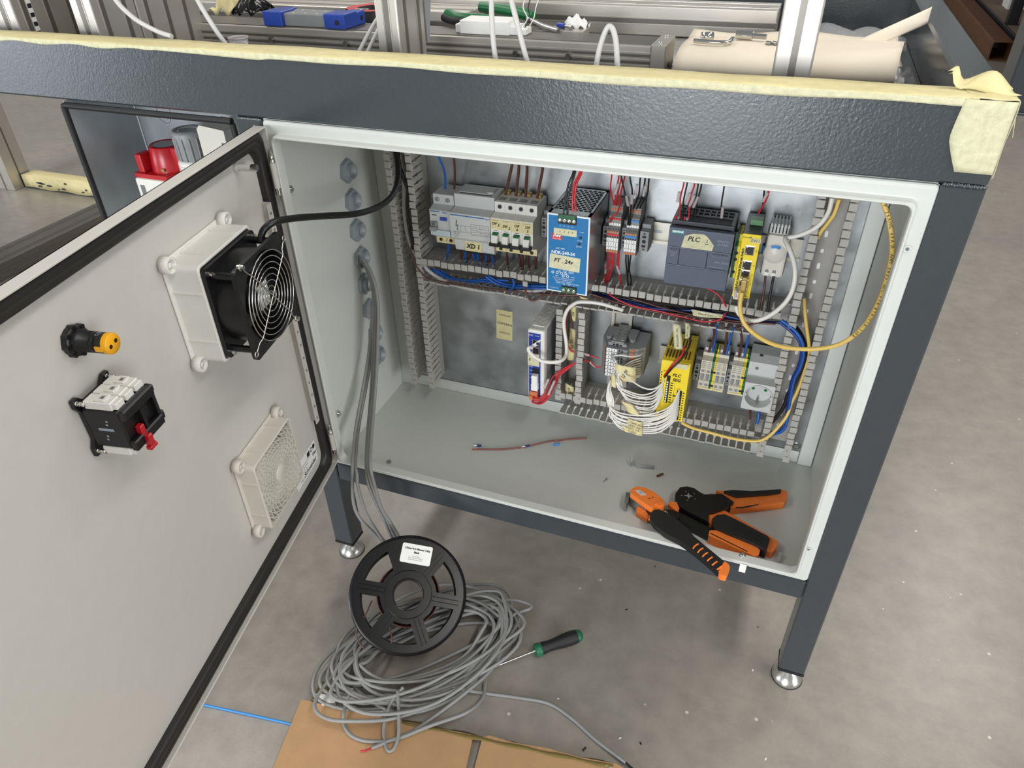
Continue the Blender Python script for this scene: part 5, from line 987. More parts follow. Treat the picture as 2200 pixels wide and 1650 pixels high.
    ('wire', [(0.3203,0.156,0.1068),(0.3311,0.1627,0.1023),(0.3405,0.1694,0.1099),(0.3485,0.1761,0.1223),(0.3512,0.1829,0.1365),(0.3566,0.1896,0.1467),(0.3683,0.1963,0.1567),(0.3812,0.203,0.1662)], 0.0013, 'wire_red', 'red wire curving from the orange plug into the upright duct, third from the left', 'red wires from the orange plug of the white controller', 8, 5),
    ('wire', [(0.3197,0.156,0.102),(0.3298,0.1627,0.0951),(0.3393,0.1694,0.0988),(0.3486,0.1761,0.1147),(0.3526,0.1829,0.1308),(0.358,0.1896,0.144),(0.3696,0.1963,0.1555),(0.3812,0.203,0.1669)], 0.0013, 'wire_red', 'red wire curving from the orange plug into the upright duct, second from the left', 'red wires from the orange plug of the white controller', 8, 5),
    ('wire', [(0.3229,0.156,0.1105),(0.3333,0.1638,0.1059),(0.341,0.1717,0.113),(0.3486,0.1795,0.1261),(0.3536,0.1873,0.14),(0.3638,0.1952,0.1491),(0.3788,0.203,0.1635)], 0.0013, 'wire_red', 'red wire curving from the orange plug into the upright duct, rightmost', 'red wires from the orange plug of the white controller', 8, 5),
    ('wire', [(0.319,0.156,0.1042),(0.3263,0.1654,0.0946),(0.3362,0.1748,0.0973),(0.3435,0.1842,0.1094),(0.3494,0.1936,0.1197),(0.3528,0.203,0.1286)], 0.0013, 'wire_red', 'red wire curving from the orange plug into the upright duct, leftmost', 'red wires from the orange plug of the white controller', 8, 5),
    ('wire', [(0.3653,0.203,0.2672),(0.3629,0.203,0.2491),(0.364,0.203,0.226),(0.3665,0.203,0.2069),(0.3718,0.203,0.1938),(0.3811,0.203,0.1883)], 0.0014, 'wire_red', 'red wire bowing inside the upright duct', None, 8, 5),
    ('wire', [(0.3639,0.212,0.2618),(0.3685,0.212,0.2491),(0.3722,0.212,0.2403),(0.3728,0.212,0.2308)], 0.0014, 'wire_brown', 'dark red wire inside the upright duct', None, 8, 5),
    ('wire', [(0.3886,0.21,0.183),(0.4055,0.205,0.1861),(0.4219,0.205,0.1851)], 0.0012, 'wire_red', 'upper red wire into the side of the grey terminal stack', None, 8, 5),
    ('wire', [(0.3891,0.21,0.1713),(0.3971,0.206,0.175),(0.4083,0.203,0.1744),(0.4197,0.2,0.1701),(0.4279,0.2,0.1719)], 0.0012, 'wire_red', 'lower red wire into the side of the grey terminal stack', None, 8, 5),
    ('wire', [(0.4513,0.183,0.2095),(0.4643,0.178,0.2167),(0.4805,0.178,0.2169),(0.4918,0.185,0.2168),(0.4949,0.192,0.2159)], 0.0012, 'cable_white', 'topmost white wire across the grey terminal stack', None, 8, 5),
    ('wire', [(0.4504,0.184,0.2067),(0.4556,0.178,0.2045),(0.4678,0.165,0.1994),(0.4861,0.155,0.1897),(0.5074,0.148,0.1834),(0.5248,0.148,0.1836),(0.5368,0.155,0.1913),(0.5392,0.162,0.1967)], 0.0013, 'cable_white', 'white wire crossing in front of the other white wires', None, 8, 5),
    ('wire', [(0.493,0.198,0.2045),(0.4805,0.182,0.2048),(0.4688,0.165,0.1996),(0.4605,0.155,0.1888),(0.4707,0.148,0.1759),(0.4868,0.143,0.1742),(0.5097,0.141,0.1734),(0.5277,0.147,0.1802),(0.5376,0.161,0.1907)], 0.0012, 'cable_white', 'white wire looping from grey terminal stack to left side of yellow relay', 'white wires looping from the grey terminals to the relay, upper bunch', 8, 5),
    ('wire', [(0.4934,0.198,0.1999),(0.4808,0.182,0.2006),(0.4713,0.165,0.1975),(0.4625,0.155,0.1875),(0.4733,0.148,0.1748),(0.4893,0.143,0.17),(0.5101,0.141,0.1691),(0.5283,0.147,0.1734),(0.538,0.161,0.1875)], 0.0012, 'cable_white', 'white wire looping from grey terminal stack to left side of yellow relay', 'white wires looping from the grey terminals to the relay, upper bunch', 8, 5),
    ('wire', [(0.4938,0.198,0.1948),(0.4812,0.182,0.1964),(0.4702,0.165,0.1945),(0.465,0.155,0.1863),(0.4708,0.148,0.1711),(0.4895,0.143,0.1652),(0.5104,0.141,0.1662),(0.5288,0.147,0.1683),(0.5383,0.161,0.1843)], 0.0012, 'cable_white', 'white wire looping from grey terminal stack to left side of yellow relay', 'white wires looping from the grey terminals to the relay, upper bunch', 8, 5),
    ('wire', [(0.4942,0.198,0.1903),(0.4815,0.182,0.1921),(0.4702,0.165,0.1918),(0.4675,0.155,0.1851),(0.4756,0.148,0.1696),(0.4892,0.143,0.1592),(0.5109,0.141,0.1597),(0.5294,0.147,0.1629),(0.5386,0.161,0.181)], 0.0012, 'cable_white', 'white wire looping from grey terminal stack to left side of yellow relay', 'white wires looping from the grey terminals to the relay, upper bunch', 8, 5),
    ('wire', [(0.4947,0.198,0.185),(0.4818,0.182,0.1879),(0.4672,0.165,0.1884),(0.4657,0.155,0.1829),(0.4745,0.148,0.167),(0.4896,0.143,0.1555),(0.5113,0.141,0.1551),(0.5297,0.147,0.1588),(0.539,0.161,0.1778)], 0.0012, 'cable_white', 'white wire looping from grey terminal stack to left side of yellow relay', 'white wires looping from the grey terminals to the relay, upper bunch', 8, 5),
    ('wire', [(0.495,0.198,0.1811),(0.4822,0.182,0.1836),(0.4687,0.165,0.186),(0.4693,0.155,0.182),(0.4778,0.148,0.1658),(0.491,0.143,0.1504),(0.5119,0.141,0.1481),(0.5304,0.147,0.1522),(0.5393,0.161,0.1745)], 0.0012, 'cable_white', 'white wire looping from grey terminal stack to left side of yellow relay', 'white wires looping from the grey terminals to the relay, upper bunch', 8, 5),
    ('wire', [(0.4954,0.198,0.176),(0.4825,0.182,0.1794),(0.468,0.165,0.183),(0.4721,0.155,0.1809),(0.4812,0.148,0.1644),(0.4908,0.143,0.1466),(0.5122,0.141,0.1452),(0.5308,0.147,0.1474),(0.5396,0.161,0.1713)], 0.0012, 'cable_white', 'white wire looping from grey terminal stack to left side of yellow relay', 'white wires looping from the grey terminals to the relay, upper bunch', 8, 5),
    ('wire', [(0.4958,0.198,0.1714),(0.4828,0.182,0.1751),(0.4688,0.165,0.1805),(0.4701,0.155,0.1786),(0.4821,0.148,0.1621),(0.4893,0.143,0.1415),(0.5127,0.141,0.1394),(0.5312,0.147,0.1439),(0.54,0.161,0.168)], 0.0012, 'cable_white', 'white wire looping from grey terminal stack to left side of yellow relay', 'white wires looping from the grey terminals to the relay, upper bunch', 8, 5),
    ('wire', [(0.4919,0.2,0.1874),(0.4751,0.18,0.1863),(0.46,0.165,0.1811),(0.4527,0.155,0.1723),(0.4532,0.146,0.1546),(0.459,0.14,0.1393),(0.4778,0.136,0.1329),(0.5096,0.134,0.137),(0.5397,0.138,0.1485),(0.5579,0.147,0.1614),(0.5653,0.161,0.1826)], 0.0012, 'cable_white', 'white wire looping low from grey terminal stack to right side of yellow relay', 'white wires looping from the grey terminals to the relay, lower bunch', 8, 5),
    ('wire', [(0.4922,0.2,0.1838),(0.4737,0.18,0.1841),(0.46,0.165,0.1816),(0.4543,0.155,0.1716),(0.4523,0.146,0.1532),(0.4598,0.14,0.1381),(0.4789,0.136,0.1326),(0.5096,0.134,0.1366),(0.5402,0.138,0.1434),(0.5586,0.147,0.1582),(0.5655,0.161,0.1782)], 0.0012, 'cable_white', 'white wire looping low from grey terminal stack to right side of yellow relay', 'white wires looping from the grey terminals to the relay, lower bunch', 8, 5),
    ('wire', [(0.4922,0.2,0.1834),(0.476,0.18,0.1826),(0.4602,0.165,0.1784),(0.4537,0.155,0.1705),(0.4548,0.146,0.1525),(0.4617,0.14,0.1353),(0.4792,0.136,0.1279),(0.5101,0.134,0.1307),(0.5406,0.138,0.1392),(0.5592,0.147,0.155),(0.5658,0.161,0.1738)], 0.0012, 'cable_white', 'white wire looping low from grey terminal stack to right side of yellow relay', 'white wires looping from the grey terminals to the relay, lower bunch', 8, 5),
    ('wire', [(0.4924,0.2,0.181),(0.4744,0.18,0.1803),(0.4602,0.165,0.1774),(0.4534,0.155,0.1694),(0.4553,0.146,0.1515),(0.4643,0.14,0.1339),(0.4791,0.136,0.1266),(0.5103,0.134,0.1277),(0.5409,0.138,0.1364),(0.5599,0.147,0.1517),(0.5661,0.161,0.1693)], 0.0012, 'cable_white', 'white wire looping low from grey terminal stack to right side of yellow relay', 'white wires looping from the grey terminals to the relay, lower bunch', 8, 5),
    ('wire', [(0.4925,0.2,0.1802),(0.4752,0.18,0.1784),(0.4603,0.165,0.1763),(0.453,0.155,0.1683),(0.4574,0.146,0.1508),(0.4618,0.14,0.1303),(0.4787,0.136,0.1206),(0.5108,0.134,0.1227),(0.5411,0.138,0.1343),(0.5606,0.147,0.1485),(0.5664,0.161,0.1649)], 0.0012, 'cable_white', 'white wire looping low from grey terminal stack to right side of yellow relay', 'white wires looping from the grey terminals to the relay, lower bunch', 8, 5),
    ('wire', [(0.4927,0.2,0.1782),(0.4755,0.18,0.1765),(0.4605,0.165,0.1741),(0.4536,0.155,0.1675),(0.4579,0.146,0.1497),(0.4625,0.14,0.1292),(0.4789,0.136,0.1188),(0.511,0.134,0.1202),(0.5417,0.138,0.1285),(0.5613,0.147,0.1453),(0.5667,0.161,0.1604)], 0.0012, 'cable_white', 'white wire looping low from grey terminal stack to right side of yellow relay', 'white wires looping from the grey terminals to the relay, lower bunch', 8, 5),
    ('wire', [(0.4929,0.2,0.1757),(0.4747,0.18,0.1744),(0.4605,0.165,0.1732),(0.4531,0.155,0.1664),(0.4594,0.146,0.1488),(0.4634,0.14,0.1269),(0.4787,0.136,0.1136),(0.5113,0.134,0.1168),(0.5419,0.138,0.1258),(0.5619,0.147,0.142),(0.5669,0.161,0.1559)], 0.0012, 'cable_white', 'white wire looping low from grey terminal stack to right side of yellow relay', 'white wires looping from the grey terminals to the relay, lower bunch', 8, 5),
    ('wire', [(0.4931,0.2,0.1734),(0.4759,0.18,0.1726),(0.4605,0.165,0.1734),(0.4539,0.155,0.1656),(0.4596,0.146,0.1476),(0.4641,0.14,0.1242),(0.4812,0.136,0.1133),(0.5116,0.134,0.1126),(0.5425,0.138,0.1203),(0.5626,0.147,0.1388),(0.5672,0.161,0.1514)], 0.0012, 'cable_white', 'white wire looping low from grey terminal stack to right side of yellow relay', 'white wires looping from the grey terminals to the relay, lower bunch', 8, 5),
    ('wire', [(0.4933,0.2,0.1704),(0.4752,0.18,0.1705),(0.4606,0.165,0.1717),(0.4534,0.155,0.1644),(0.4613,0.146,0.1468),(0.4609,0.14,0.1197),(0.4814,0.136,0.11),(0.5119,0.134,0.109),(0.5429,0.138,0.1158),(0.5633,0.147,0.1355),(0.5675,0.161,0.1468)], 0.0012, 'cable_white', 'white wire looping low from grey terminal stack to right side of yellow relay', 'white wires looping from the grey terminals to the relay, lower bunch', 8, 5),
    ('wire', [(0.4935,0.2,0.169),(0.4765,0.18,0.1688),(0.4607,0.165,0.1701),(0.4535,0.155,0.1635),(0.4616,0.146,0.1457),(0.4642,0.14,0.1198),(0.4798,0.136,0.1053),(0.5123,0.134,0.1046),(0.5432,0.138,0.113),(0.564,0.147,0.1322),(0.5678,0.161,0.1423)], 0.0012, 'cable_white', 'white wire looping low from grey terminal stack to right side of yellow relay', 'white wires looping from the grey terminals to the relay, lower bunch', 8, 5),
    ('wire', [(0.4937,0.2,0.1663),(0.4745,0.18,0.1663),(0.4608,0.165,0.1695),(0.4557,0.155,0.163),(0.4646,0.146,0.1452),(0.4654,0.14,0.1171),(0.4825,0.136,0.1007),(0.5126,0.134,0.1014),(0.5437,0.138,0.1079),(0.5647,0.147,0.129),(0.5681,0.161,0.1377)], 0.0012, 'cable_white', 'white wire looping low from grey terminal stack to right side of yellow relay', 'white wires looping from the grey terminals to the relay, lower bunch', 8, 5),
    ('wire', [(0.5611,0.175,0.2549),(0.5622,0.17,0.2523),(0.5602,0.163,0.2454),(0.5484,0.156,0.2281),(0.5386,0.16,0.2035)], 0.0015, 'wire_red', 'red wire entering the yellow relay front', None, 8, 5),
    ('wire', [(0.5676,0.185,0.2709),(0.569,0.178,0.263),(0.5679,0.17,0.2546),(0.5605,0.16,0.239),(0.5492,0.154,0.224),(0.5398,0.16,0.2019)], 0.0015, 'wire_black', 'black wire entering the yellow relay front', None, 8, 5),
    ('wire', [(0.5962,0.205,0.2829),(0.5992,0.2115,0.2723),(0.6008,0.218,0.2547),(0.5967,0.2245,0.2209),(0.5936,0.231,0.1996)], 0.0019, 'wire_brown', 'brown wire from the middle duct into the left pair of ivory terminals', None, 8, 5),
    ('wire', [(0.6025,0.205,0.2841),(0.6028,0.2137,0.2718),(0.6027,0.2223,0.2437),(0.6016,0.231,0.2037)], 0.0019, 'wire_blue', 'blue wire from the middle duct into the left pair of ivory terminals', None, 8, 5),
    ('wire', [(0.6188,0.205,0.2841),(0.619,0.2137,0.2717),(0.6204,0.2223,0.2362),(0.6174,0.231,0.1987)], 0.0019, 'wire_brown', 'brown wire from the middle duct into the middle pair of ivory terminals', None, 8, 5),
    ('wire', [(0.6268,0.205,0.2835),(0.6264,0.2137,0.2688),(0.6246,0.2223,0.2326),(0.6229,0.231,0.1999)], 0.0019, 'wire_blue', 'blue wire from the middle duct into the middle pair of ivory terminals', None, 8, 5),
    ('wire', [(0.6385,0.205,0.2816),(0.6405,0.2115,0.2718),(0.6433,0.218,0.2545),(0.6434,0.2245,0.2239),(0.6433,0.231,0.2004)], 0.0019, 'wire_brown', 'brown wire from the middle duct into the right pair of ivory terminals', None, 8, 5),
    ('wire', [(0.6517,0.205,0.2841),(0.6521,0.2137,0.2707),(0.6517,0.2223,0.2448),(0.6514,0.231,0.2022)], 0.0019, 'wire_blue', 'blue wire from the middle duct into the right pair of ivory terminals', None, 8, 5),
    ('wire', [(0.6753,0.225,0.1369),(0.6781,0.228,0.1182),(0.6803,0.225,0.1047)], 0.002, 'wire_brown', 'brown wire below the mains socket', None, 8, 5),
    ('wire', [(0.6901,0.225,0.1357),(0.6914,0.228,0.1215),(0.6928,0.225,0.1116),(0.6923,0.22,0.1015)], 0.0024, 'wire_blue', 'blue wire below the mains socket', None, 8, 5),
    ('cable', [(0.0838,-0.15,0.5032),(0.0835,-0.146,0.5104),(0.0862,-0.14,0.5171),(0.0933,-0.128,0.5214),(0.1009,-0.095,0.5139),(0.1098,-0.05,0.4997),(0.119,0,0.4837),(0.1193,0.05,0.4717),(0.1171,0.1,0.4672),(0.1063,0.145,0.4713),(0.095,0.175,0.4875),(0.0822,0.195,0.5075),(0.0745,0.205,0.5268)], 0.0043, 'cable_black', 'thick black fan cable running from the fan into the enclosure', None, 12, 5),
    ('cable', [(0.0074,0.168,0.3269),(0.0289,0.155,0.2952),(0.0332,0.148,0.2618),(0.0294,0.135,0.2124),(0.0291,0.11,0.1606),(0.0306,0.075,0.1148),(0.0416,0.02,0.0722),(0.0607,-0.03,0.0445),(0.0638,-0.042,0.0259),(0.0607,-0.05,-0.0305),(0.0665,-0.05,-0.0688),(0.0839,-0.045,-0.1022),(0.0992,-0.038,-0.1345),(0.1156,-0.03,-0.1671)], 0.0029, 'cable_grey', 'leftmost grey cable hanging from the gland to the spool', 'grey cables hanging from the gland to the spool', 8, 5),
    ('cable', [(0.0033,0.1742,0.3234),(0.0267,0.1612,0.2918),(0.0329,0.1542,0.2585),(0.031,0.1412,0.2092),(0.0306,0.1162,0.157),(0.0321,0.0812,0.1109),(0.0428,0.0262,0.0678),(0.0617,-0.0238,0.0396),(0.0733,-0.042,0.0288),(0.0767,-0.05,0.0101),(0.0819,-0.05,-0.0485),(0.0904,-0.045,-0.0903),(0.1039,-0.038,-0.1352),(0.1229,-0.03,-0.1707)], 0.0029, 'cable_grey', 'second grey cable from the left hanging from the gland', 'grey cables hanging from the gland to the spool', 8, 5),
    ('cable', [(0.0155,0.16,0.3317),(0.0365,0.147,0.3039),(0.0428,0.137,0.2611),(0.0393,0.123,0.2033),(0.0399,0.1,0.1395),(0.0446,0.07,0.0898),(0.0661,0.015,0.0639),(0.0882,-0.032,0.0459),(0.0957,-0.045,0.0115),(0.1043,-0.045,-0.0277),(0.1103,-0.04,-0.0695),(0.117,-0.035,-0.1175),(0.1278,-0.03,-0.1625)], 0.0029, 'cable_grey', 'third grey cable from the left hanging from the gland', 'grey cables hanging from the gland to the spool', 8, 5),
    ('cable', [(0.0192,0.1545,0.3348),(0.0413,0.1415,0.3073),(0.0489,0.1315,0.2651),(0.0468,0.1175,0.2079),(0.0475,0.0945,0.1448),(0.0523,0.0645,0.0957),(0.0739,0.0095,0.0704),(0.096,-0.0375,0.0529),(0.1018,-0.045,0.0167),(0.11,-0.045,-0.0258),(0.1164,-0.04,-0.065),(0.1239,-0.035,-0.115),(0.1358,-0.03,-0.1594)], 0.0029, 'cable_grey', 'fourth grey cable from the left hanging from the gland', 'grey cables hanging from the gland to the spool', 8, 5),
    ('cable', [(0.0228,0.149,0.3378),(0.0463,0.136,0.3108),(0.0555,0.126,0.2692),(0.0551,0.112,0.2128),(0.056,0.089,0.1503),(0.0609,0.059,0.1018),(0.0825,0.004,0.0771),(0.1046,-0.043,0.0601),(0.1069,-0.045,0.0204),(0.1131,-0.045,-0.036),(0.1209,-0.04,-0.0658),(0.1313,-0.035,-0.1087),(0.1438,-0.03,-0.1564)], 0.0029, 'cable_grey', 'rightmost grey cable hanging from the gland to the spool', 'grey cables hanging from the gland to the spool', 8, 5),
]
for nm, pts, r, m, lab, grp, n, sub in WIRES: cable(nm, pts, r, m, lab, 'wire' if nm == 'wire' else 'cable', grp, n, sub)
# ================================================================== plugs, sleeves and tape flags on the wiring
def sleeve(p0, p1, r, label, grp='clear marker sleeves'): return obj('marker_sleeve', MB().cyl(p0, p1, r, n=10), 'sleeve', label=label, cat='sleeve', group=grp)
for p0, p1, lab in (((.4215, .2205, .352), (.4200, .223, .335), 'clear sleeve on the left red wire below the red jumpered terminals'), ((.4385, .218, .354), (.4432, .222, .338), 'clear sleeve on the right red wire below the red jumpered terminals'),
    ((.4480, .203, .4735), (.4515, .205, .4575), 'grey sleeve on the left long black wire between terminal strips'), ((.4565, .2035, .4760), (.4565, .205, .4610), 'grey sleeve on the right long black wire between terminal strips'),
    ((.4610, .209, .489), (.459, .212, .472), 'clear sleeve on the left black wire above the blue jumpered terminals'), ((.4735, .209, .489), (.4710, .212, .472), 'clear sleeve on the right black wire above the blue jumpered terminals'),
    ((.434, .210, .487), (.4295, .213, .470), 'clear sleeve on the red wires above the red jumpered terminals'), ((.5235, .1975, .489), (.5222, .1985, .474), 'clear pinkish sleeve on the leftmost PLC wire'), ((.5385, .1975, .489), (.5345, .1985, .472), 'clear pinkish sleeve on the third PLC wire'),
    ((.5445, .1975, .487), (.5395, .1985, .470), 'clear sleeve on the fourth PLC wire'), ((.5500, .1975, .486), (.5450, .1985, .469), 'clear sleeve on the fifth PLC wire'), ((.5845, .1985, .4745), (.5850, .1995, .458), 'grey sleeve on the single black PLC wire'),
    ((.6395, .207, .4985), (.6350, .2095, .484), 'clear sleeve on the red wire of the yellow switch')):
    sleeve(p0, p1, .0021, lab)
sleeve((.3945, .2055, .1880), (.4055, .205, .1868), .0021, 'clear sleeve on the upper red wire by the grey terminal stack'); sleeve((.4075, .2035, .1745), (.417, .202, .1682), .0021, 'clear sleeve on the lower red wire by the grey terminal stack')
sleeve((.3445, .170, .147), (.339, .165, .130), .0022, 'clear sleeve on the upper red wire by the orange plug'); sleeve((.3545, .173, .144), (.3455, .167, .116), .0022, 'clear sleeve on the lower red wire by the orange plug')
# red and black ferrules at the PLC terminals
for x, m, l in ((.5222, 'wire_red', 'red ferrule at the leftmost PLC terminal'), (.5262, 'mid_grey_plastic', 'grey ferrule at the second PLC terminal'), (.5348, 'wire_red', 'red ferrule at the third PLC terminal'), (.5385, 'mid_grey_plastic', 'grey ferrule at the fourth PLC terminal'), (.5425, 'ink', 'black ferrule at the fifth PLC terminal')):
    obj('wire_ferrule', MB().cyl((x, .1998, .4525), (x, .2000, .4485), .0016, n=10), m, label=l, cat='ferrule', group='ferrules at the PLC terminals')
# network plugs
t = thing('network_plug', 'yellow network plug in the lower port of the yellow switch', 'plug', (.631, .165, .365))
bevel(obj('boot', MB().box(.6275, .6355, .1515, .1732, .3745, .3905), 'brass', t), .001); bevel(obj('sleeve_end', MB().cyl((.6313, .1600, .376), (.6311, .1500, .3615), .0047, .0042, n=16), 'cable_yellow', t), .0004)
t = thing('network_plug', 'clear tipped plug of the pale grey network cable under the yellow plug', 'plug', (.624, .165, .356))
bevel(obj('boot', MB().box(.6205, .6270, .1575, .1732, .3575, .3685), 'label_white', t), .001); obj('latch', MB().prism([(.6195, .374), (.6235, .3725), (.6262, .362), (.6225, .3585)], 'y', .1555, .157), 'sleeve', t)
t = thing('network_plug', 'white network plug in the upper port of the white controller', 'plug', (.322, .165, .21))
LL = []
for k, (x, z, w_) in enumerate(((.3275, .2195, .0062), (.3225, .2170, .0062), (.3190, .2150, .0045), (.3160, .2135, .0040), (.3135, .2122, .0036))): LL.append([(x+w_*sx, .1695-.0028*k+w_*.3*sy, z+w_*sz) for sx, sy, sz in ((.5, -1, .9), (.5, 1, .9), (-.1, 1, -.9), (-.1, -1, -.9))])
bevel(obj('boot', MB().loops(LL, True, False, True, True), 'label_white', t), .0008); obj('contact_window', MB().box(.3240, .3285, .1645, .1655, .2165, .2205), 'ink', t)
obj('wire_plug', MB().cyl((.4492, .1845, .2115), (.4545, .181, .2005), .0030, n=12), 'mid_grey_plastic', label='grey splice plug on the white wire by the grey terminal stack', cat='plug')
# tape flags
def flag(label, P, rows, m='tape', s=None, size=.004, th=.0004, rot=0.):
    """P: four corners tl,tr,br,bl ; bowed sheet"""
    a, b_, c_, d_ = [Vector(p) for p in P]; g = []
    for i in range(7):
        u = i/6; row = []
        for j in range(5):
            v = j/4; p = (a*(1-v)+b_*v)*(1-u)+(d_*(1-v)+c_*v)*u; p = p+Vector((0, -.0022*math.sin(math.pi*v)-.0010*math.sin(u*7), .0006*math.sin(u*5+v*3))); row.append(p)
        g.append(row)
    o = obj('tape_flag', MB().sheet(g, th), m, label=label, cat='tape flag')
    if s:
        c = (a+b_+c_+d_)/4
        for k, q in enumerate(s): text(q, size, Matrix.Translation((c.x, c.y-.0042, c.z)) @ FRONT @ Matrix.Rotation(rot, 4, 'Z') @ Matrix.Translation((0, -(k-(len(s)-1)/2)*size*1.15, 0)), 'ink', o, 'handwriting', .2)
    return o
flag('yellow tape flag at the top of the upright duct', [(.366, .215, .272), (.3775, .213, .2715), (.377, .214, .243), (.368, .216, .245)], 6, s=('E02',), size=.006, rot=-1.5)
flag('long yellow tape flag in the middle of the upright duct', [(.3665, .216, .229), (.378, .214, .226), (.3765, .214, .165), (.3635, .216, .164)], 6, s=('FILTRO',), size=.008, rot=-1.5)
flag('yellow tape flag at the foot of the upright duct', [(.3635, .212, .1155), (.3795, .210, .1110), (.3790, .211, .0925), (.3618, .213, .0965)], 6, s=('PILZ',), size=.006, rot=-1.3)
flag('broad yellow tape wrap around the white wires by the grey terminals', [(.459, .163, .2085), (.492, .166, .2055), (.494, .166, .176), (.4595, .160, .183)], 6, s=('S2.0V',), size=.008, rot=1.25)
flag('small yellow tape wrap on the upper white wires', [(.4560, .1515, .197), (.4640, .1500, .193), (.4660, .1490, .171), (.4565, .1505, .176)], 6)
flag('torn yellow tape wrap low on the white wires', [(.4775, .1375, .157), (.497, .1355, .155), (.511, .1350, .136), (.490, .1360, .139)], 6)
flag('yellow tape tag with handwriting at the bottom of the white wires', [(.4925, .1305, .1290), (.5175, .1300, .1275), (.5192, .1300, .0990), (.4955, .1310, .1030)], 6, s=('TAPE SEN', 'BAT 24V', '001 100', 'SEG'), size=.0052, rot=-.18)
flag('yellow tape end under the handwritten wire tag', [(.482, .1345, .1105), (.496, .1335, .1075), (.5020, .1335, .0985), (.487, .1340, .1005)], 6)
flag('tall yellow tape flag above the yellow relay, left one', [(.5385, .1795, .2905), (.5520, .1790, .2890), (.5600, .1750, .2500), (.5465, .1760, .2490)], 6, 'tape_pale', ('INT. 24V/MOTOR',), .0042, rot=-1.42)
flag('short yellow tape flag above the yellow relay, right one', [(.5570, .1835, .2935), (.5665, .1830, .2890), (.5675, .1795, .2700), (.5605, .1795, .2680)], 6, 'tape_pale', ('SPEC SCANV',), .0036, rot=-1.5)
flag('pale tape flag with handwriting in the middle duct', [(.562, .1985, .3085), (.610, .1985, .3078), (.6085, .1985, .3010), (.566, .1985, .2985)], 6, 'tape_pale', ('Dev.0 5/41-1',), .0052, rot=-.06)
flag('yellow tape flag in the middle duct near the upright duct', [(.3840, .203, .2985), (.3990, .203, .2965), (.402, .204, .2905), (.386, .204, .292)], 6)
obj('cable_end', MB().box(.290, .2985, .1945, .1985, .304, .3130, .001), 'duct_grey', label='grey bent duct finger hanging over the brown wire loop', cat='duct finger')
# printed sheath text on the yellow network cable
yc = [w for w in WIRES if w[4].startswith('yellow network cable looping')][0]; yo = [o for o in bpy.data.objects if o.get('label', '') == yc[4]][0]
YP = spline(yc[1], 24); CAMP = Vector((.648, -.79, .861)); acc = [0.]
for i in range(1, len(YP)): acc.append(acc[-1]+(YP[i]-YP[i-1]).length)
s_ = acc[-1]-.012
for ch in 'UTP 26AWG 4PAIR AWM 2835 60C FT4 EIA/TIA-568B':
    i = min(range(len(acc)), key=lambda k: abs(acc[k]-s_)); s_ -= .0042
    if ch == ' ' or i < 1: continue
    T_ = (YP[i-1]-YP[min(i+1, len(YP)-1)]).normalized(); Z_ = (CAMP-YP[i]); Z_ = (Z_-T_*Z_.dot(T_)).normalized(); Y_ = Z_.cross(T_)
    text(ch, .0052, Matrix(((T_.x, Y_.x, Z_.x, YP[i].x+Z_.x*.0033), (T_.y, Y_.y, Z_.y, YP[i].y+Z_.y*.0033), (T_.z, Y_.z, Z_.z, YP[i].z+Z_.z*.0033), (0, 0, 0, 1))), 'ink', yo, 'sheath_print')
# ================================================================== loose things on the enclosure floor
obj('wire_offcut', MB().tube([(.2275, .1137, .0022), (.2366, .117, .0018), (.2702, .1287, .0018), (.3021, .1451, .0018), (.3236, .1608, .0018), (.3449, .1778, .0018), (.3756, .1946, .0018), (.407, .2091, .0018)], .0017, 8), 'offcut', label='reddish brown wire offcut lying on the enclosure floor', cat='wire')
obj('copper_strands', MB().tube([(.2275, .1137, .0020), (.2225, .1120, .0016), (.219, .112, .0012)], .0012, 6), 'copper', label='frayed copper end of the brown wire offcut', cat='wire')
def ferrule(p, q, label, m='wire_navy'):
    p = Vector(p); q = Vector(q); t = thing('wire_ferrule', label, 'ferrule', tuple((p+q)/2-Vector((0, 0, .002))))
    md = p+(q-p)*.45; obj('metal_tube', MB().cyl(p, md, .0011, n=10), 'chrome', t); obj('collar', MB().cyl(md, q, .0019, .0023, n=12), m, t)
ferrule((.217, .1221, .0022), (.2315, .1249, .0022), 'navy ferrule beside the frayed wire end'); ferrule((.3027, .1430, .0045), (.3156, .1522, .0045), 'navy ferrule leaning on the middle of the wire offcut')
obj('wire_ferrule', MB().cyl((.3552, .1708, .0022), (.365, .1764, .0022), .0021, n=12), 'bridge_blue', label='light blue ferrule collar near the wire offcut', cat='ferrule')
q = MB(); xx = [(.4944, .1764, .012), (.4985, .163, .0025), (.5002, .1603, .001), (.503, .164, .003), (.5055, .166, .0035), (.508, .163, .002), (.5099, .1611, .001), (.5262, .1638, .001), (.5409, .1667, .001)]
LL = [[(x, y, z), (x, y, z+.0008 + .008*(i > 0)), (x+.0007, y-.0005, z+.0008+.008*(i > 0)), (x+.0007, y-.0005, z)] for i, (x, y, z) in enumerate(xx)]
obj('metal_clip', q.loops(LL, True, False, True, True), 'mid_grey_plastic', label='bent grey metal clip lying on the enclosure floor', cat='clip')
obj('set_screw', MB().cyl((.5495, .1498, .0022), (.5578, .1588, .0022), .0021, n=12), 'rust_brown', label='small brown pin lying right of the metal clip', cat='pin')
t = thing('small_screw', 'tiny pan head screw lying left of the orange wire stripper', 'screw', (.469, .114, 0)); obj('head', MB().lathe([(0, .0012), (.0018, .001), (.0024, 0), (0, 0)], (.469, .1144, .0024), (.5, .8, .2), 14), 'steel', t); obj('shank', MB().cyl((.4685, .114, .0018), (.4652, .1069, .0008), .0008, n=8), 'steel', t)
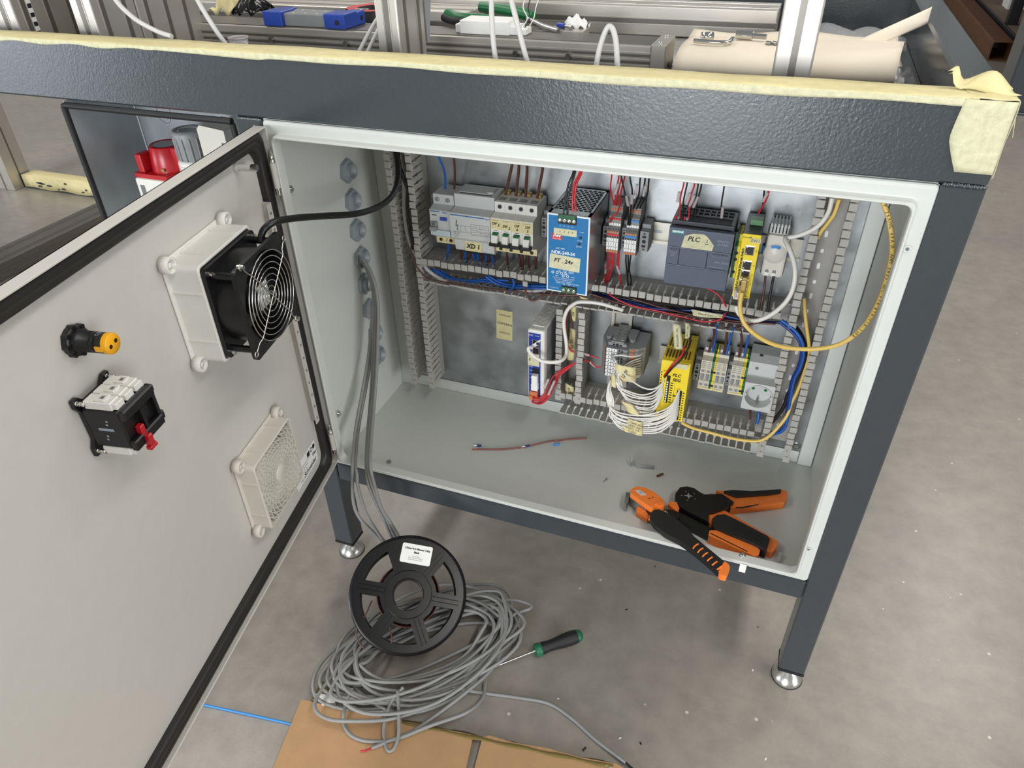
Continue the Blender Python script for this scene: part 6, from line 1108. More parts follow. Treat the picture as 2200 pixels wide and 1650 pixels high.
obj('clear_tube', MB().lathe([(.0026, 0), (.0034, 0), (.0036, .017), (.0026, .017), (.0026, 0)], (.7575, .0215, .0003), (.10, .85, .55), 16), 'film', label='short clear plastic tube in the right front corner', cat='tube')
obj('sealing_cap', MB().lathe([(0, .0025), (.0042, .0022), (.0048, 0), (0, 0)], (.7045, .0005, .0202), (0, -.2, 1), 20), 'chrome', label='small shiny disc beside the wire stripper handle', cat='disc')
obj('white_tag', MB().box(.7033, .7128, -.0132, -.0126, -.0005, .0165, .0001), 'label_white', label='small white tag stuck over the front lip of the enclosure', cat='tag')
# ------------------------------------------------------------------ crimping pliers
def slab(name, poly, z0, z1, m, par, bw=.003, lab=None, z_end=None):
    o = obj(name, MB().prism(poly[::-1], 'z', z0, z1), m, par, label=lab); bevel(o, bw, 3); return o
t = thing('crimping_pliers', 'black and orange ferrule crimping pliers lying behind the wire stripper', 'pliers', (.66, .09, 0))
slab('head_plate', [(.5878, .0987), (.5926, .1159), (.6032, .122), (.6148, .1217), (.6247, .1154), (.6327, .1124), (.646, .117), (.659, .1235), (.6711, .1162), (.6804, .1101), (.6775, .1034), (.6646, .0879), (.6526, .0764), (.6446, .0718), (.6472, .0531), (.6293, .0593), (.6111, .0656), (.5972, .0736), (.59, .0861)], .006, .02, 'black_plastic', t, .0015)
slab('upper_handle', [(.6484, .133), (.6608, .1353), (.677, .1255), (.7305, .1518), (.7515, .1708), (.7603, .168), (.7611, .1529), (.7569, .142), (.7206, .1218), (.6763, .099), (.6777, .1088), (.6712, .1216)], .0005, .0155, 'orange', t, .002)
slab('upper_grip', [(.6608, .1300), (.6749, .1375), (.7053, .1452), (.7494, .1654), (.7500, .159), (.7298, .147), (.6825, .1249)], .004, .0205, 'black_rubber', t, .002)
slab('lower_handle', [(.6454, .0754), (.6648, .0922), (.6878, .083), (.713, .0705), (.741, .058), (.7529, .052), (.7525, .0403), (.7465, .0276), (.7385, .0289), (.7163, .0342), (.6923, .0409), (.6676, .0494), (.648, .0566)], .0005, .0155, 'orange', t, .003)
slab('lower_grip', [(.6521, .0578), (.6579, .0687), (.6693, .0745), (.688, .0686), (.7365, .0494), (.7403, .044), (.7374, .0217), (.7153, .0286), (.6797, .0363), (.6552, .0431)], .004, .0235, 'black_rubber', t, .003)
q = MB()
for k in range(10): x = .687+.0048*k; y = .0545-.0019*k; q.box(x-.0009, x+.0009, y-.0105, y+.0090, .0225, .0247, .0006)
obj('grip_ribs', q, 'black_rubber', t)
st_ = [(.6090+(.0072 if k % 2 == 0 else .0024)*math.cos(math.radians(45*k+12)), .1003+(.0072 if k % 2 == 0 else .0024)*math.sin(math.radians(45*k+12))) for k in range(8)]
obj('crimp_jaw', MB().prism(st_, 'z', .02, .0206), 'mid_grey_plastic', t, label='star shaped steel crimping jaw')
q = MB()
for k in range(5): a = math.radians(72*k+50); q.lathe([(.0011, 0), (0, .0003)], (.6092+.0115*math.cos(a), .1003+.0105*math.sin(a), .0201), (0, 0, 1), 8)
obj('head_rivets', q, 'mid_grey_plastic', t)
obj('ratchet_slot', MB().prism([(.6835, .1040), (.6950, .1085), (.7020, .1130), (.7190, .1230), (.7185, .1212), (.7030, .1100), (.6960, .1058), (.6850, .1022)], 'z', .0155, .0159), 'black_plastic', t)
bevel(obj('adjuster', MB().box(.6405, .6475, .117, .1225, .008, .017), 'steel', t), .001)
# ------------------------------------------------------------------ wire stripper
t = thing('wire_stripper', 'orange and black wire stripper resting over the front lip of the enclosure', 'wire stripper', (.60, .03, 0))
slab('head_cover', [(.5176, .0711), (.5210, .0790), (.5276, .0847), (.5404, .0858), (.5556, .0805), (.5718, .0691), (.5776, .0581), (.575, .0517), (.5714, .045), (.559, .0443), (.5479, .0496), (.5276, .0612), (.52, .0662)], .012, .030, 'orange', t, .004)
slab('metal_frame', [(.5150, .0745), (.5176, .0800), (.5300, .0780), (.5560, .0600), (.5600, .0494), (.5493, .0480), (.5192, .0655)], .006, .020, 'steel', t, .0012)
slab('jaw', [(.5105, .0790), (.5160, .0765), (.5190, .0576), (.5169, .0494), (.5135, .0530)], .002, .018, 'steel', t, .001)
slab('wire_stop', [(.5352, .0554), (.5563, .0461), (.5558, .036), (.5347, .046)], .002, .015, 'orange', t, .0015)
obj('head_label', MB().prism([(.5245, .0738), (.5330, .0776), (.5455, .0700), (.5370, .0655)], 'z', .0301, .0304), 'light_grey_plastic', t)
text('N', .006, Matrix.Translation((.5352, .0716, .0307)) @ Matrix.Rotation(-.55, 4, 'Z'), 'ink_blue', t, 'printed_text'); obj('head_slots', MB().box(.5500, .5525, .0620, .0632, .0300, .0305).box(.5545, .5570, .0668, .0680, .03, .0305), 'black_plastic', t)
slab('thumb_pad', [(.5610, .0530), (.5700, .0600), (.5755, .0560), (.5700, .0490)], .0295, .0325, 'orange', t, .0015)
slab('pivot_arm', [(.5480, .0500), (.5700, .0560), (.5950, .0640), (.6050, .0520), (.5900, .0380), (.5600, .0380)], .006, .0185, 'black_plastic', t, .0015)
obj('pivot_bolt', MB().lathe([(0, .0032), (.0022, .0032), (.0030, .0022), (.0046, .0020), (.0048, 0)], (.5800, .0485, .0200), (0, 0, 1), 18), 'chrome', t)
slab('upper_handle', [(.5608, .0199), (.5594, .03), (.5627, .0384), (.5718, .0425), (.5875, .038), (.6039, .0279), (.623, .0139), (.6317, .0035), (.6536, -.0117), (.687, -.0345), (.6888, -.04), (.6852, -.0563), (.6785, -.0556), (.6637, -.0442), (.6386, -.0265), (.6129, -.0113), (.5904, -.0042), (.5697, .009)], .0212, .0315, 'black_rubber', t, .0028)
q = MB().tube([(.5595, .024, .0225), (.5598, .033, .0225), (.5650, .0408, .0225), (.5740, .0430, .0225), (.5880, .0392, .0225)], .0018, 8); obj('orange_edge', q, 'orange', t)
slab('handle_tip', [(.6862, -.0330), (.6893, -.0395), (.6862, -.0568), (.6780, -.0565), (.6742, -.0525), (.6800, -.0300)], .0206, .0320, 'orange', t, .003)
q = MB().tube([(.6330, .0040, .0225), (.6545, -.0108, .0225), (.6862, -.0330, .0225)], .0019, 8); obj('orange_edge', q, 'orange', t)
for k in range(6):
    x = .6372+.0077*k; y = -.0120-.0063*k
    obj('grip_stripe', MB().tube([(x-.0038, y-.0092+.0008*k, .0314), (x-.0022, y-.004, .0323), (x+.0010, y+.0012, .0323), (x+.0022, y+.0028, .0316)], .0012, 8), 'orange', t)
slab('lower_handle', [(.5823, .0756), (.5892, .0798), (.5993, .0648), (.6537, .0463), (.6797, .0485), (.7257, .0326), (.7297, .0258), (.7281, .0171), (.723, .0105), (.6831, .0193), (.6522, .0303), (.6332, .0374), (.5996, .0486), (.5902, .0598)], .0008, .0145, 'black_plastic', t, .003)
slab('lower_sleeve', [(.6518, .0375), (.6615, .0412), (.7235, .0268), (.7285, .0220), (.7275, .0120), (.7228, .0072), (.6511, .0270)], .0006, .0178, 'orange', t, .004)
obj('sleeve_slot', MB().prism([(.6535, .0330), (.7110, .0140), (.7105, .0122), (.6530, .0312)], 'z', .0176, .0180), 'black_plastic', t)
slab('thumb_lever', [(.5800, .0720), (.5855, .0780), (.5930, .0790), (.6000, .0660), (.5960, .0600), (.5890, .0640)], .012, .0205, 'orange', t, .002)
# ================================================================== on the floor below
# spool leaning on the cable coil, facing the camera
nrm = Vector((.34, -.50, .797)).normalized(); up = Vector((-.05, 0, 1)); xa = up.cross(nrm).normalized(); ya = nrm.cross(xa)
MS = Matrix(((xa.x, ya.x, nrm.x, .2009), (xa.y, ya.y, nrm.y, -.1359), (xa.z, ya.z, nrm.z, -.1199), (0, 0, 0, 1))) @ Matrix.Rotation(math.radians(-25), 4, 'Z') @ Matrix.Scale(.972, 4)
sp = thing('filament_spool', 'black plastic filament spool leaning on the grey cable coil', 'spool', M=MS @ Matrix.Translation((0, -.05, -.065)))
def flange(z0, z1):
    q = MB(); R0, R1 = .032, .100
    def arc(r, a0, a1, n): return [(r*math.cos(math.radians(a0+(a1-a0)*i/n)), r*math.sin(math.radians(a0+(a1-a0)*i/n))) for i in range(n+1)]
    # outer rim, inner ring
    q.lathe([(.0820, z0), (.0820, z1), (.096, z1), (.0985, z1+.0006), (.100, z1-.0008), (.100, z0), (.0820, z0)], (0, 0, 0), (0, 0, 1), 72, False)
    q.lathe([(.027, z0), (.027, z1), (.0480, z1), (.0480, z0), (.027, z0)], (0, 0, 0), (0, 0, 1), 48, False)
    for k in range(6):
        a = 90+60*k
        if k == 0:      # solid sector for the label
            p = arc(.0830, a-31, a+31, 14)+arc(.0470, a+31, a-31, 10); q.prism(p, 'z', z0, z1-.0004)
    for k in range(6):
        a = math.radians(60+60*k); c, s = math.cos(a), math.sin(a); w = .0112
        q.prism([(.044*c+w*s, .044*s-w*c), (.083*c+w*s, .083*s-w*c), (.083*c-w*s, .083*s+w*c), (.044*c-w*s, .044*s+w*c)], 'z', z0, z1-.0002)
    return q
fo = obj('front_flange', flange(-.004, 0), 'spool_black', sp, M=MS); obj('rear_flange', flange(-.065, -.061), 'spool_black', sp, M=MS)
q = MB()
for k in range(6):
    a = math.radians(60+60*k); c, s = math.cos(a), math.sin(a)
    for w in (.0035,): q.tube([(.041*c+w*s, .041*s-w*c, .0002), (.088*c+w*s, .088*s-w*c, .0002)], .0006, 6, 1); q.tube([(.041*c-w*s, .041*s+w*c, .0002), (.088*c-w*s, .088*s+w*c, .0002)], .0006, 6, 1)
q.tube([(.0955*math.cos(2*math.pi*i/60), .0955*math.sin(2*math.pi*i/60), .0005) for i in range(60)], .0007, 6, 1, True); q.tube([(.040*math.cos(2*math.pi*i/40), .040*math.sin(2*math.pi*i/40), .0003) for i in range(40)], .0008, 6, 1, True)
obj('moulded_ribs', q, 'spool_black', fo, M=MS)
q = MB().lathe([(.0405, -.061), (.0405, -.004)], (0, 0, 0), (0, 0, 1), 48); q.lathe([(.025, 0), (.025, -.065), (.027, -.065), (.027, 0), (.025, 0)], (0, 0, 0), (0, 0, 1), 48)
for k in range(12): a = 2*math.pi*k/12; q.prism([(.0268*math.cos(a-.03), .0268*math.sin(a-.03)), (.033*math.cos(a-.025), .033*math.sin(a-.025)), (.033*math.cos(a+.025), .033*math.sin(a+.025)), (.0268*math.cos(a+.03), .0268*math.sin(a+.03))], 'z', -.004, .0006)
obj('core', q, 'spool_black', sp, M=MS)
lb = obj('spool_label', MB().loops([[(a, b_, .0001) for a, b_ in rrect(-.0265, .0265, .0515, .0845, .003, 4)], [(a, b_, .0006) for a, b_ in rrect(-.0265, .0265, .0515, .0845, .003, 4)]], True, False, True, True), 'label_white', sp, M=MS, label='white rounded spool label')
ML = lambda y: MS @ Matrix.Translation((0, y, .0009))
text('1.75mm PLA Filament 1.0Kg', .0039, ML(.0765), 'ink', lb, 'label_text', bold=.0002); text('Black', .0043, ML(.0705), 'ink', lb, 'label_text', bold=.0002)
for k, s in enumerate(('Made in China', 'Print Temperature:190-220°C', 'Storage Temperature: <25°C')): text(s, .0021, ML(.0640-.003*k), 'ink', lb, 'label_text')
q = MB()
for k in range(7): q.tube([((.0505+.0005*k)*math.cos(2*math.pi*i/36+k), (.0505+.0005*k)*math.sin(2*math.pi*i/36+k), -.045+.004*k+.003*math.sin(2*math.pi*i/36*2+k)) for i in range(36)], .0013, 6, 1, True)
obj('wound_wire', q, 'wire_brown', sp, M=MS, label='few turns of reddish brown wire on the core')
q = MB().tube([(-.060, -.02, -.03), (-.066, -.045, -.035), (-.075, -.065, -.04), (-.072, -.085, -.045), (-.055, -.10, -.05)], .0014, 6); q.tube([(-.025, -.046, -.02), (-.020, -.06, -.022), (-.012, -.075, -.03), (-.014, -.09, -.04)], .0014, 6)
obj('loose_wire', q, 'wire_brown', sp, M=MS)
# cable coil
ck = thing('cable_coil', 'tangled coil of grey cable on the concrete floor', 'cable coil', (.235, -.15, FZ))
random.seed(11); e1 = Vector((.68, .73, 0)).normalized(); e2 = Vector((-e1.y, e1.x, 0)); cc = Vector((.228, -.148, 0))
pts = []; turns = 19; seg = 15; ph = 0
for k in range(turns):
    A = .150+random.uniform(-.022, .034); B_ = .088+random.uniform(-.030, .020); ox = random.uniform(-.014, .014); oy = random.uniform(-.014, .012); zz = FZ+.004+.0022*k*.9
    tw = random.uniform(-.16, .16)
    for i in range(seg):
        a = 2*math.pi*(i+.0)/seg; ca, sa = math.cos(a), math.sin(a)
        x_ = A*ca*(1+.05*math.sin(3*a+k)); y_ = B_*sa*(1+.06*math.sin(2*a+2*k)); xr = x_*math.cos(tw)-y_*math.sin(tw)+ox; yr = x_*math.sin(tw)+y_*math.cos(tw)+oy
        bunch = .55+.45*abs(math.cos(a)); p = cc+e1*xr+e2*yr
        pts.append((p.x, p.y, max(FZ+.0034, zz*bunch+(1-bunch)*(FZ+.006)+random.uniform(-.002, .003))))
# keep the coil clear of the spool
MSI = MS.inverted()
def clear(p):
    z = p[2]
    for _ in range(14):
        v = MSI @ Vector((p[0], p[1], z))
        if -.073 < v.z < .006 and math.hypot(v.x, v.y) < .108 and z > FZ+.0036: z = max(FZ+.0034, z-.003)
    return (p[0], p[1], z)
pts = [clear(p) for p in pts]
obj('coil', MB().tube(pts, .0031, 8, 4), 'cable_grey', ck)
RN = MB(); random.seed(5)
for k in range(6):
    a0 = random.uniform(0, 6.28); L_ = 2*math.pi*9/10; A = .150+random.uniform(-.05, .03); B_ = .08+random.uniform(-.04, .015); tp = []
    for i in range(10):
        a = a0+L_*i/9; p = cc+e1*A*math.cos(a)+e2*B_*math.sin(a); tp.append(clear((p.x+random.uniform(-.008, .008), p.y+random.uniform(-.008, .008), FZ+.0055+.034*abs(math.cos(a)))))
    RN.tube(tp, .0031, 8, 5, True)
obj('coil_strands', RN, 'cable_grey', ck)
obj('loose_end', MB().tube([(.30, -.20, FZ+.02), (.335, -.188, FZ+.008), (.3656, -.1793, FZ+.0035), (.4116, -.1699, FZ+.0033), (.4582, -.1637, FZ+.0033), (.5016, -.1761, FZ+.0033), (.5457, -.1967, FZ+.0033), (.598, -.2165, FZ+.0055)], .0031, 8), 'cable_grey', ck)
obj('stripped_end', MB().tube([(.598, -.2165, FZ+.0055), (.605, -.2195, FZ+.0045), (.612, -.2220, FZ+.0038)], .0016, 6), 'wire_black', ck)
obj('loose_end', MB().tube([(.1500, -.262, FZ+.03), (.1510, -.29, FZ+.02), (.1626, -.3138, FZ+.0125), (.1865, -.3254, FZ+.0125), (.218, -.322, FZ+.0125), (.2507, -.3064, FZ+.0125), (.295, -.27, FZ+.018), (.339, -.232, FZ+.018), (.352, -.195, FZ+.008), (.345, -.165, FZ+.004)], .0031, 8), 'cable_grey', ck)
obj('loose_end', MB().tube([(.222, -.3315, FZ+.0125), (.2386, -.3158, FZ+.0125), (.2769, -.2782, FZ+.014), (.325, -.2021, FZ+.02), (.3498, -.1391, FZ+.014), (.3493, -.0813, FZ+.008)], .0031, 8), 'cable_grey', ck)
obj('stripped_end', MB().tube([(.222, -.3315, FZ+.0125), (.2150, -.3375, FZ+.012), (.2080, -.3410, FZ+.011)], .0013, 6), 'wire_red', ck)
obj('loose_end', MB().tube([(.2300, -.235, FZ+.035), (.2210, -.262, FZ+.028), (.2230, -.290, FZ+.016), (.2330, -.3105, FZ+.0125), (.2480, -.3260, FZ+.0125), (.2560, -.3190, FZ+.014), (.2520, -.295, FZ+.02), (.2250, -.245, FZ+.035)], .0029, 8), 'cable_grey', ck)
# screwdriver
t = thing('screwdriver', 'screwdriver with black and green handle lying on the floor', 'screwdriver', (.40, -.09, FZ))
ax = Vector((.136, .119, 0)).normalized(); h0 = Vector((.4085, -.0835, FZ+.0135)); 
obj('handle', MB().lathe([(.0100, .008), (.0108, .014), (.0095, .022), (.0098, .034), (.0118, .050), (.0126, .064), (.0120, .074), (.0112, .078)], h0, ax, 24), 'black_rubber', t)
obj('collar', MB().lathe([(0, -.002), (.0100, -.002), (.0118, .001), (.0118, .007), (.0102, .0095)], h0, ax, 24), 'earth_green', t)
obj('end_cap', MB().lathe([(.0115, .077), (.0112, .080), (.0095, .0845), (.0060, .0875), (0, .0885)], h0, ax, 24), 'earth_green', t)
obj('shaft', MB().cyl(h0, h0-ax*.100+Vector((0, 0, -.007)), .0021, n=10), 'chrome', t); obj('tip', MB().cyl(h0-ax*.099+Vector((0, 0, -.007)), h0-ax*.106+Vector((0, 0, -.0075)), .0023, .0008, n=8), 'black_plastic', t)
# cardboard
def card(label, poly):
    t = thing('cardboard_sheet', label, 'cardboard', (sum(p[0] for p in poly)/len(poly), sum(p[1] for p in poly)/len(poly), FZ)); obj('top_liner', MB().prism(poly[::-1], 'z', FZ+.0068, FZ+.0075), 'cardboard', t)
    c = Vector((sum(p[0] for p in poly)/len(poly), sum(p[1] for p in poly)/len(poly))); ins = [tuple(Vector(p)+(c-Vector(p)).normalized()*.0015) for p in poly]; obj('fluting', MB().prism(ins[::-1], 'z', FZ+.0012, FZ+.0068), 'rust_brown', t); obj('bottom_liner', MB().prism(poly[::-1], 'z', FZ+.0002, FZ+.0012), 'cardboard', t); return t
card('large brown cardboard sheet under the cable coil', [(.0700, -.2985), (.0760, -.2960), (.15, -.288), (.25, -.273), (.3605, -.2564), (.3625, -.2600), (.3700, -.3000), (.405, -.52), (.115, -.56), (.092, -.405)])
card('second brown cardboard sheet to the right with a torn edge', [(.3770, -.2545), (.3860, -.2485), (.43, -.2455), (.48, -.2365), (.53, -.2330), (.585, -.2240), (.625, -.2320), (.70, -.50), (.425, -.53), (.383, -.30)])
q = MB().sheet([[(x, -.273+(x-.25)*.137+dy+.0012*math.sin(x*90+dy*300), FZ+.0010+(.0072 if dy < 0 else .0006*(1+math.sin(x*80)))) for dy in (-.006, -.0005, .006)] for x in [.245+.012*k for k in range(29)]], .0004); obj('packing_tape', q, 'packing_tape', label='brown packing tape along the torn cardboard edges', cat='tape')
obj('packing_tape', MB().sheet([[(.083+.012*i, -.2905+.0016*i+.018*j, FZ+.0015+.0015*(i == 0)) for j in range(3)] for i in range(4)], .0004), 'packing_tape', label='scrap of brown packing tape beside the white clip', cat='tape')
t = thing('plastic_clip', 'white plastic clip at the corner of the large cardboard', 'clip', (.108, -.287, FZ)); bevel(obj('body', MB().prism([(.0928, -.282), (.1005, -.279), (.1215, -.2755), (.1285, -.2855), (.1090, -.2945), (.1020, -.2890)], 'z', FZ+.004, FZ+.0125), 'label_white', t), .001); bevel(obj('latch', MB().prism([(.0905, -.2840), (.0960, -.2795), (.1000, -.2805), (.0955, -.2860)], 'z', FZ+.009, FZ+.015), 'label_white', t), .001)
obj('thin_rope', MB().tube([(-.30, -.388, FZ+.0022), (-.0719, -.3564, FZ+.0022), (0, -.3465, FZ+.0022), (.082, -.3358, FZ+.0022), (.11, -.332, FZ+.0003)], .0021, 8), 'bridge_blue', label='thin blue cord on the floor running to the cardboard', cat='cord')
obj('debris', MB().cyl((.5310, -.2190, FZ+.0018), (.5340, -.2125, FZ+.0018), .0014, n=8), 'black_plastic', label='short black wire scrap beside the right cardboard', cat='debris')
random.seed(21)
for k in range(16):
    x = random.uniform(.45, 1.15); y = random.uniform(-.20, .35); s = random.uniform(.0012, .003); a = random.uniform(0, 3.1)
    obj('paint_chip', MB().prism([(x+s*math.cos(a+q*1.57)*(1, .5, 1.1, .4)[q], y+s*math.sin(a+q*1.57)*(1, .5, 1.1, .4)[q]) for q in range(4)], 'z', FZ+.0001, FZ+.0009), 'label_white' if k % 4 else 'black_plastic', label='tiny chip lying on the concrete floor right of the spool', cat='debris', group='tiny chips on the floor')
# ================================================================== masking tape on the table frame
random.seed(4); g = []; g2 = []; NX = 190
for i in range(NX+1):
    x = -2.2+3.008*i/NX; low = .6735+.0010*math.sin(x*9)+.0007*math.sin(x*37); back = .0425+.0022*math.sin(x*6+1)+.001*math.sin(x*41)
    if -.42 < x <= -.15: low = .6755+.0015*math.sin(x*60)
    if -.15 < x < .02: low = .6765-.0040*(x+.15)/.17
    g.append([(x, back*(1-j/3)+.0002*(j/3), .6808+.0003*math.sin(x*30+j)) for j in range(4)]+[(x, -.0006, .6804)])
    g2.append([(x, -.0008, .6804)]+[(x, -.0012-.0003*math.sin(x*25), .6796-(.6796-low)*j/3) for j in range(4)])
t = thing('masking_tape', 'long yellow masking tape strip along the front top edge of the table', 'tape', (-.7, .02, .6803))
obj('tape_top', MB().sheet(g, .0004), 'tape', t); obj('tape_fold', MB().sheet(g2, .0004), 'tape_pale', t)
t = thing('corner_tape', 'yellow masking tape wrapped over the right front table corner', 'tape', (.82, .0, .60))
q = []
for i in range(13):
    u = i/12; z = .6803-(.6803-.6135)*u; xl = .7965-.0030*math.sin(u*3)+.011*max(0, u-.55)/.45
    q.append([(xl+(.8395-xl)*j/8, -.0016-.0006*math.sin(j*1.1+u*5)*(1-u), z) for j in range(9)])
obj('front_patch', MB().sheet(q, .0004), 'tape_pale', t)
q = [[(.800+.0400*i/8, .048*(1-j/6)-.0012, .6812+.0004*math.sin(i+j)) for j in range(7)] for i in range(9)]; obj('top_patch', MB().sheet(q, .0004), 'tape', t)
q = [[(.8407+.0006*math.sin(i), .0-.001+.040*j/5, .6805-(.070+.006*math.sin(j))*i/8) for j in range(6)] for i in range(9)]; obj('side_patch', MB().sheet(q, .0004), 'tape_pale', t)
q = []
for i in range(15):
    u = i/14; x = .781+.060*u; hgt = .017*math.exp(-((u-.05)/.10)**2)+.017*math.exp(-((u-.58)/.30)**2)
    wd = .30+.70*min(1, max(0, (u-.02)/.25))
    q.append([(x+.004*math.sin(v*3+u*4), .036-.014*v*wd+.006*math.sin(u*5), .6818+hgt*(1-(v*wd)**2.2)+.0012*math.sin(u*9+v*4)) for v in [k/6 for k in range(7)]])
obj('loose_curl', MB().sheet(q, .0005), 'tape', t, label='loose curling end of tape')
obj('tape_tail', MB().sheet([[(.8415+.006*u+.002*v, .010+.012*v, .676-.030*u) for v in (0, .5, 1)] for u in [k/5 for k in range(6)]], .0005), 'tape', t)
# ================================================================== aluminium profiles and parts on the table deck
def profile(name, label, x0, x1, y0, y1, z0, z1, ax, slots, m='aluminium', group=None):
    """slotted extrusion; slots: list of (face, position) with faces '-x','+x','-y','+y','+z'"""
    t = thing(name, label, 'aluminium profile', ((x0+x1)/2, (y0+y1)/2, z0), group)
    bevel(obj('extrusion', MB().box(x0, x1, y0, y1, z0, z1), m, t), .0022, 3)
    for fc, p in slots:
        w, e = .0036, .0004
        if ax == 'z': b_ = {'-y': (p-w, p+w, y0-e, y0, z0, z1), '+x': (x1, x1+e, p-w, p+w, z0, z1)}[fc]
        elif ax == 'x': b_ = {'-y': (x0, x1, y0-e, y0, p-w, p+w), '+z': (x0, x1, p-w, p+w, z1, z1+e)}[fc]
        else: b_ = {'+x': (x1, x1+e, y0, y1, p-w, p+w), '+z': (p-w, p+w, y0, y1, z1, z1+e)}[fc]
        o = obj('slot', MB().box(*b_), 'aluminium_dark', t)
        q = MB()
        for s in (-1, 1):
            if ax == 'z': bb = {'-y': (p+s*w*1.45-.0006, p+s*w*1.45+.0006, y0-.0008, y0, z0, z1), '+x': (x1, x1+.0008, p+s*w*1.45-.0006, p+s*w*1.45+.0006, z0, z1)}[fc]
            elif ax == 'x': bb = {'-y': (x0, x1, y0-.0008, y0, p+s*w*1.45-.0006, p+s*w*1.45+.0006), '+z': (x0, x1, p+s*w*1.45-.0006, p+s*w*1.45+.0006, z1, z1+.0008)}[fc]
            else: bb = {'+x': (x1, x1+.0008, y0, y1, p+s*w*1.45-.0006, p+s*w*1.45+.0006), '+z': (p+s*w*1.45-.0006, p+s*w*1.45+.0006, y0, y1, z1, z1+.0008)}[fc]
            q.box(*bb)
        obj('slot_lips', q, m, o)
    return t
DK = .6222
profile('aluminium_upright', 'upright slotted aluminium profile at the far left of the table', -.508, -.466, .07, .19, DK, 1.15, 'z', [('-y', -.487), ('+x', .09), ('+x', .13), ('+x', .17)])
profile('aluminium_upright', 'upright slotted aluminium profile, second from the left on the table', -.349, -.310, .07, .15, DK, 1.15, 'z', [('-y', -.3295), ('+x', .09), ('+x', .13)])
profile('aluminium_upright', 'wide slotted aluminium upright directly right of the second upright', -.349, -.310, .152, .285, DK, 1.15, 'z', [('+x', .172), ('+x', .212), ('+x', .252)])
t = profile('aluminium_upright', 'slotted aluminium post in the middle with a grey cover plate', .118, .151, .12, .196, DK, 1.15, 'z', [('-y', .1345), ('+x', .14), ('+x', .178)])
bevel(obj('cover_plate', MB().prism([(.197, .665), (.203, .665), (.222, .735), (.226, .760), (.197, .760)], 'x', .130, .1525), 'mid_grey_plastic', t), .001); obj('plate_edge', MB().prism([(.196, .663), (.205, .663), (.225, .735), (.230, .763), (.196, .763)], 'x', .128, .1295), 'black_plastic', t)
profile('aluminium_upright', 'slotted aluminium post standing in front of the cream paper roll', .6200, .6605, .1, .14, DK, 1.15, 'z', [('-y', .64)])
st_ = obj('brand_sticker', MB().box(-.4656, -.4651, .095, .103, .66, .78), 'label_white', label='narrow black and white sticker strip on the left upright', cat='sticker')
for k in range(9): obj('sticker_bar', MB().box(-.4651, -.4649, .0955, .1025, .664+.0125*k, .670+.0125*k), 'ink', st_)
# linear actuator lying across the deck
t = thing('linear_actuator', 'long silver linear actuator lying across the deck behind the front beam', 'actuator', (.06, .31, DK))
bevel(obj('extrusion', MB().box(-.40, .452, .278, .348, DK, .658), 'aluminium', t), .0015); q = MB()
for z in (.632, .640, .649): q.box(-.40, .452, .2768, .278, z-.0008, z+.0008)
obj('groove_lips', q, 'aluminium', t); q = MB()
for z in (.6362, .6452): q.box(-.40, .452, .2776, .278, z-.0016, z+.0016)
obj('grooves', q, 'aluminium_dark', t); obj('top_band', MB().box(-.40, .452, .283, .343, .658, .6592), 'aluminium_dark', t)
ec = bevel(obj('end_cap', MB().box(.452, .4725, .276, .350, DK, .6605), 'aluminium', t), .0015)
for y in (.288, .338): obj('cap_screw', MB().lathe([(0, .0022), (.0028, .002), (.0034, 0)], (.462, y, .6605), (0, 0, 1), 14), 'chrome', ec)
for x in (-.17, -.03, .255, .335): obj('slot_nut', MB().cyl((x, .2772, .640), (x, .2712, .640), .0042, n=12), 'chrome', t)
obj('slot_nut', MB().cyl((.474, .276+.02, .632), (.4755, .276+.02, .632), .003, n=10), 'black_plastic', t)
t = profile('aluminium_rail', 'long slotted aluminium rail along the back of the deck', -.9, .60, .55, .63, DK, .668, 'x', [('-y', .645), ('+z', .57), ('+z', .61)])
profile('aluminium_rail', 'slotted aluminium rail lying behind the blue connector block', -.9, .10, .462, .542, DK, .662, 'x', [('-y', .642), ('+z', .482), ('+z', .522)])
# things on the actuator and deck
t = thing('connector_block', 'royal blue and grey connector block lying on the actuator', 'connector block', (-.11, .30, .6592))
bevel(obj('grey_body', MB().box(-.150, -.062, .284, .330, .6594, .678), 'mid_grey_plastic', t), .0015)
for x0, x1 in ((-.180, -.144), (-.066, -.028)):
    o = bevel(obj('blue_end', MB().box(x0, x1, .276, .316, .6594, .681).box(x0+.012*(x0 > -.12), x1-.012*(x0 < -.12), .314, .340, .6594, .679), 'tool_blue', t, label='royal blue end piece'), .002)
    if x0 > -.12: obj('screw_socket', MB().lathe([(.0038, .0005), (0, .0005)], (-.042, .276, .669), (0, -1, 0), 14), 'ink', o); obj('screw_socket', MB().lathe([(.0038, .0005), (0, .0005)], (-.028, .328, .669), (1, 0, 0), 14), 'ink', o)
for k in range(6): obj('dot', MB().lathe([(0, .0004), (.0014, .0003), (.0016, 0)], (-.132+.022*(k % 3), .294+.026*(k//3), .678), (0, 0, 1), 10), 'label_white', t)
t = thing('tape_roll', 'dark roll of adhesive tape with a red and white core label', 'tape roll', (-.050, .405, .6222)); q = MB().lathe([(.026, 0), (.046, 0), (.046, .050), (.026, .050), (.026, 0)], (-.050, .405, DK), (0, 0, 1), 40); obj('tape_winding', q, 'black_rubber', t)
obj('core_label', MB().lathe([(.0262, .0503), (.0445, .0505)], (-.050, .405, DK), (0, 0, 1), 40), 'ink_red', t); text('tape', .013, Matrix.Translation((-.056, .381, DK+.0512)) @ Matrix.Rotation(.1, 4, 'Z'), 'ink_white', t, 'lettering', bold=.0006)
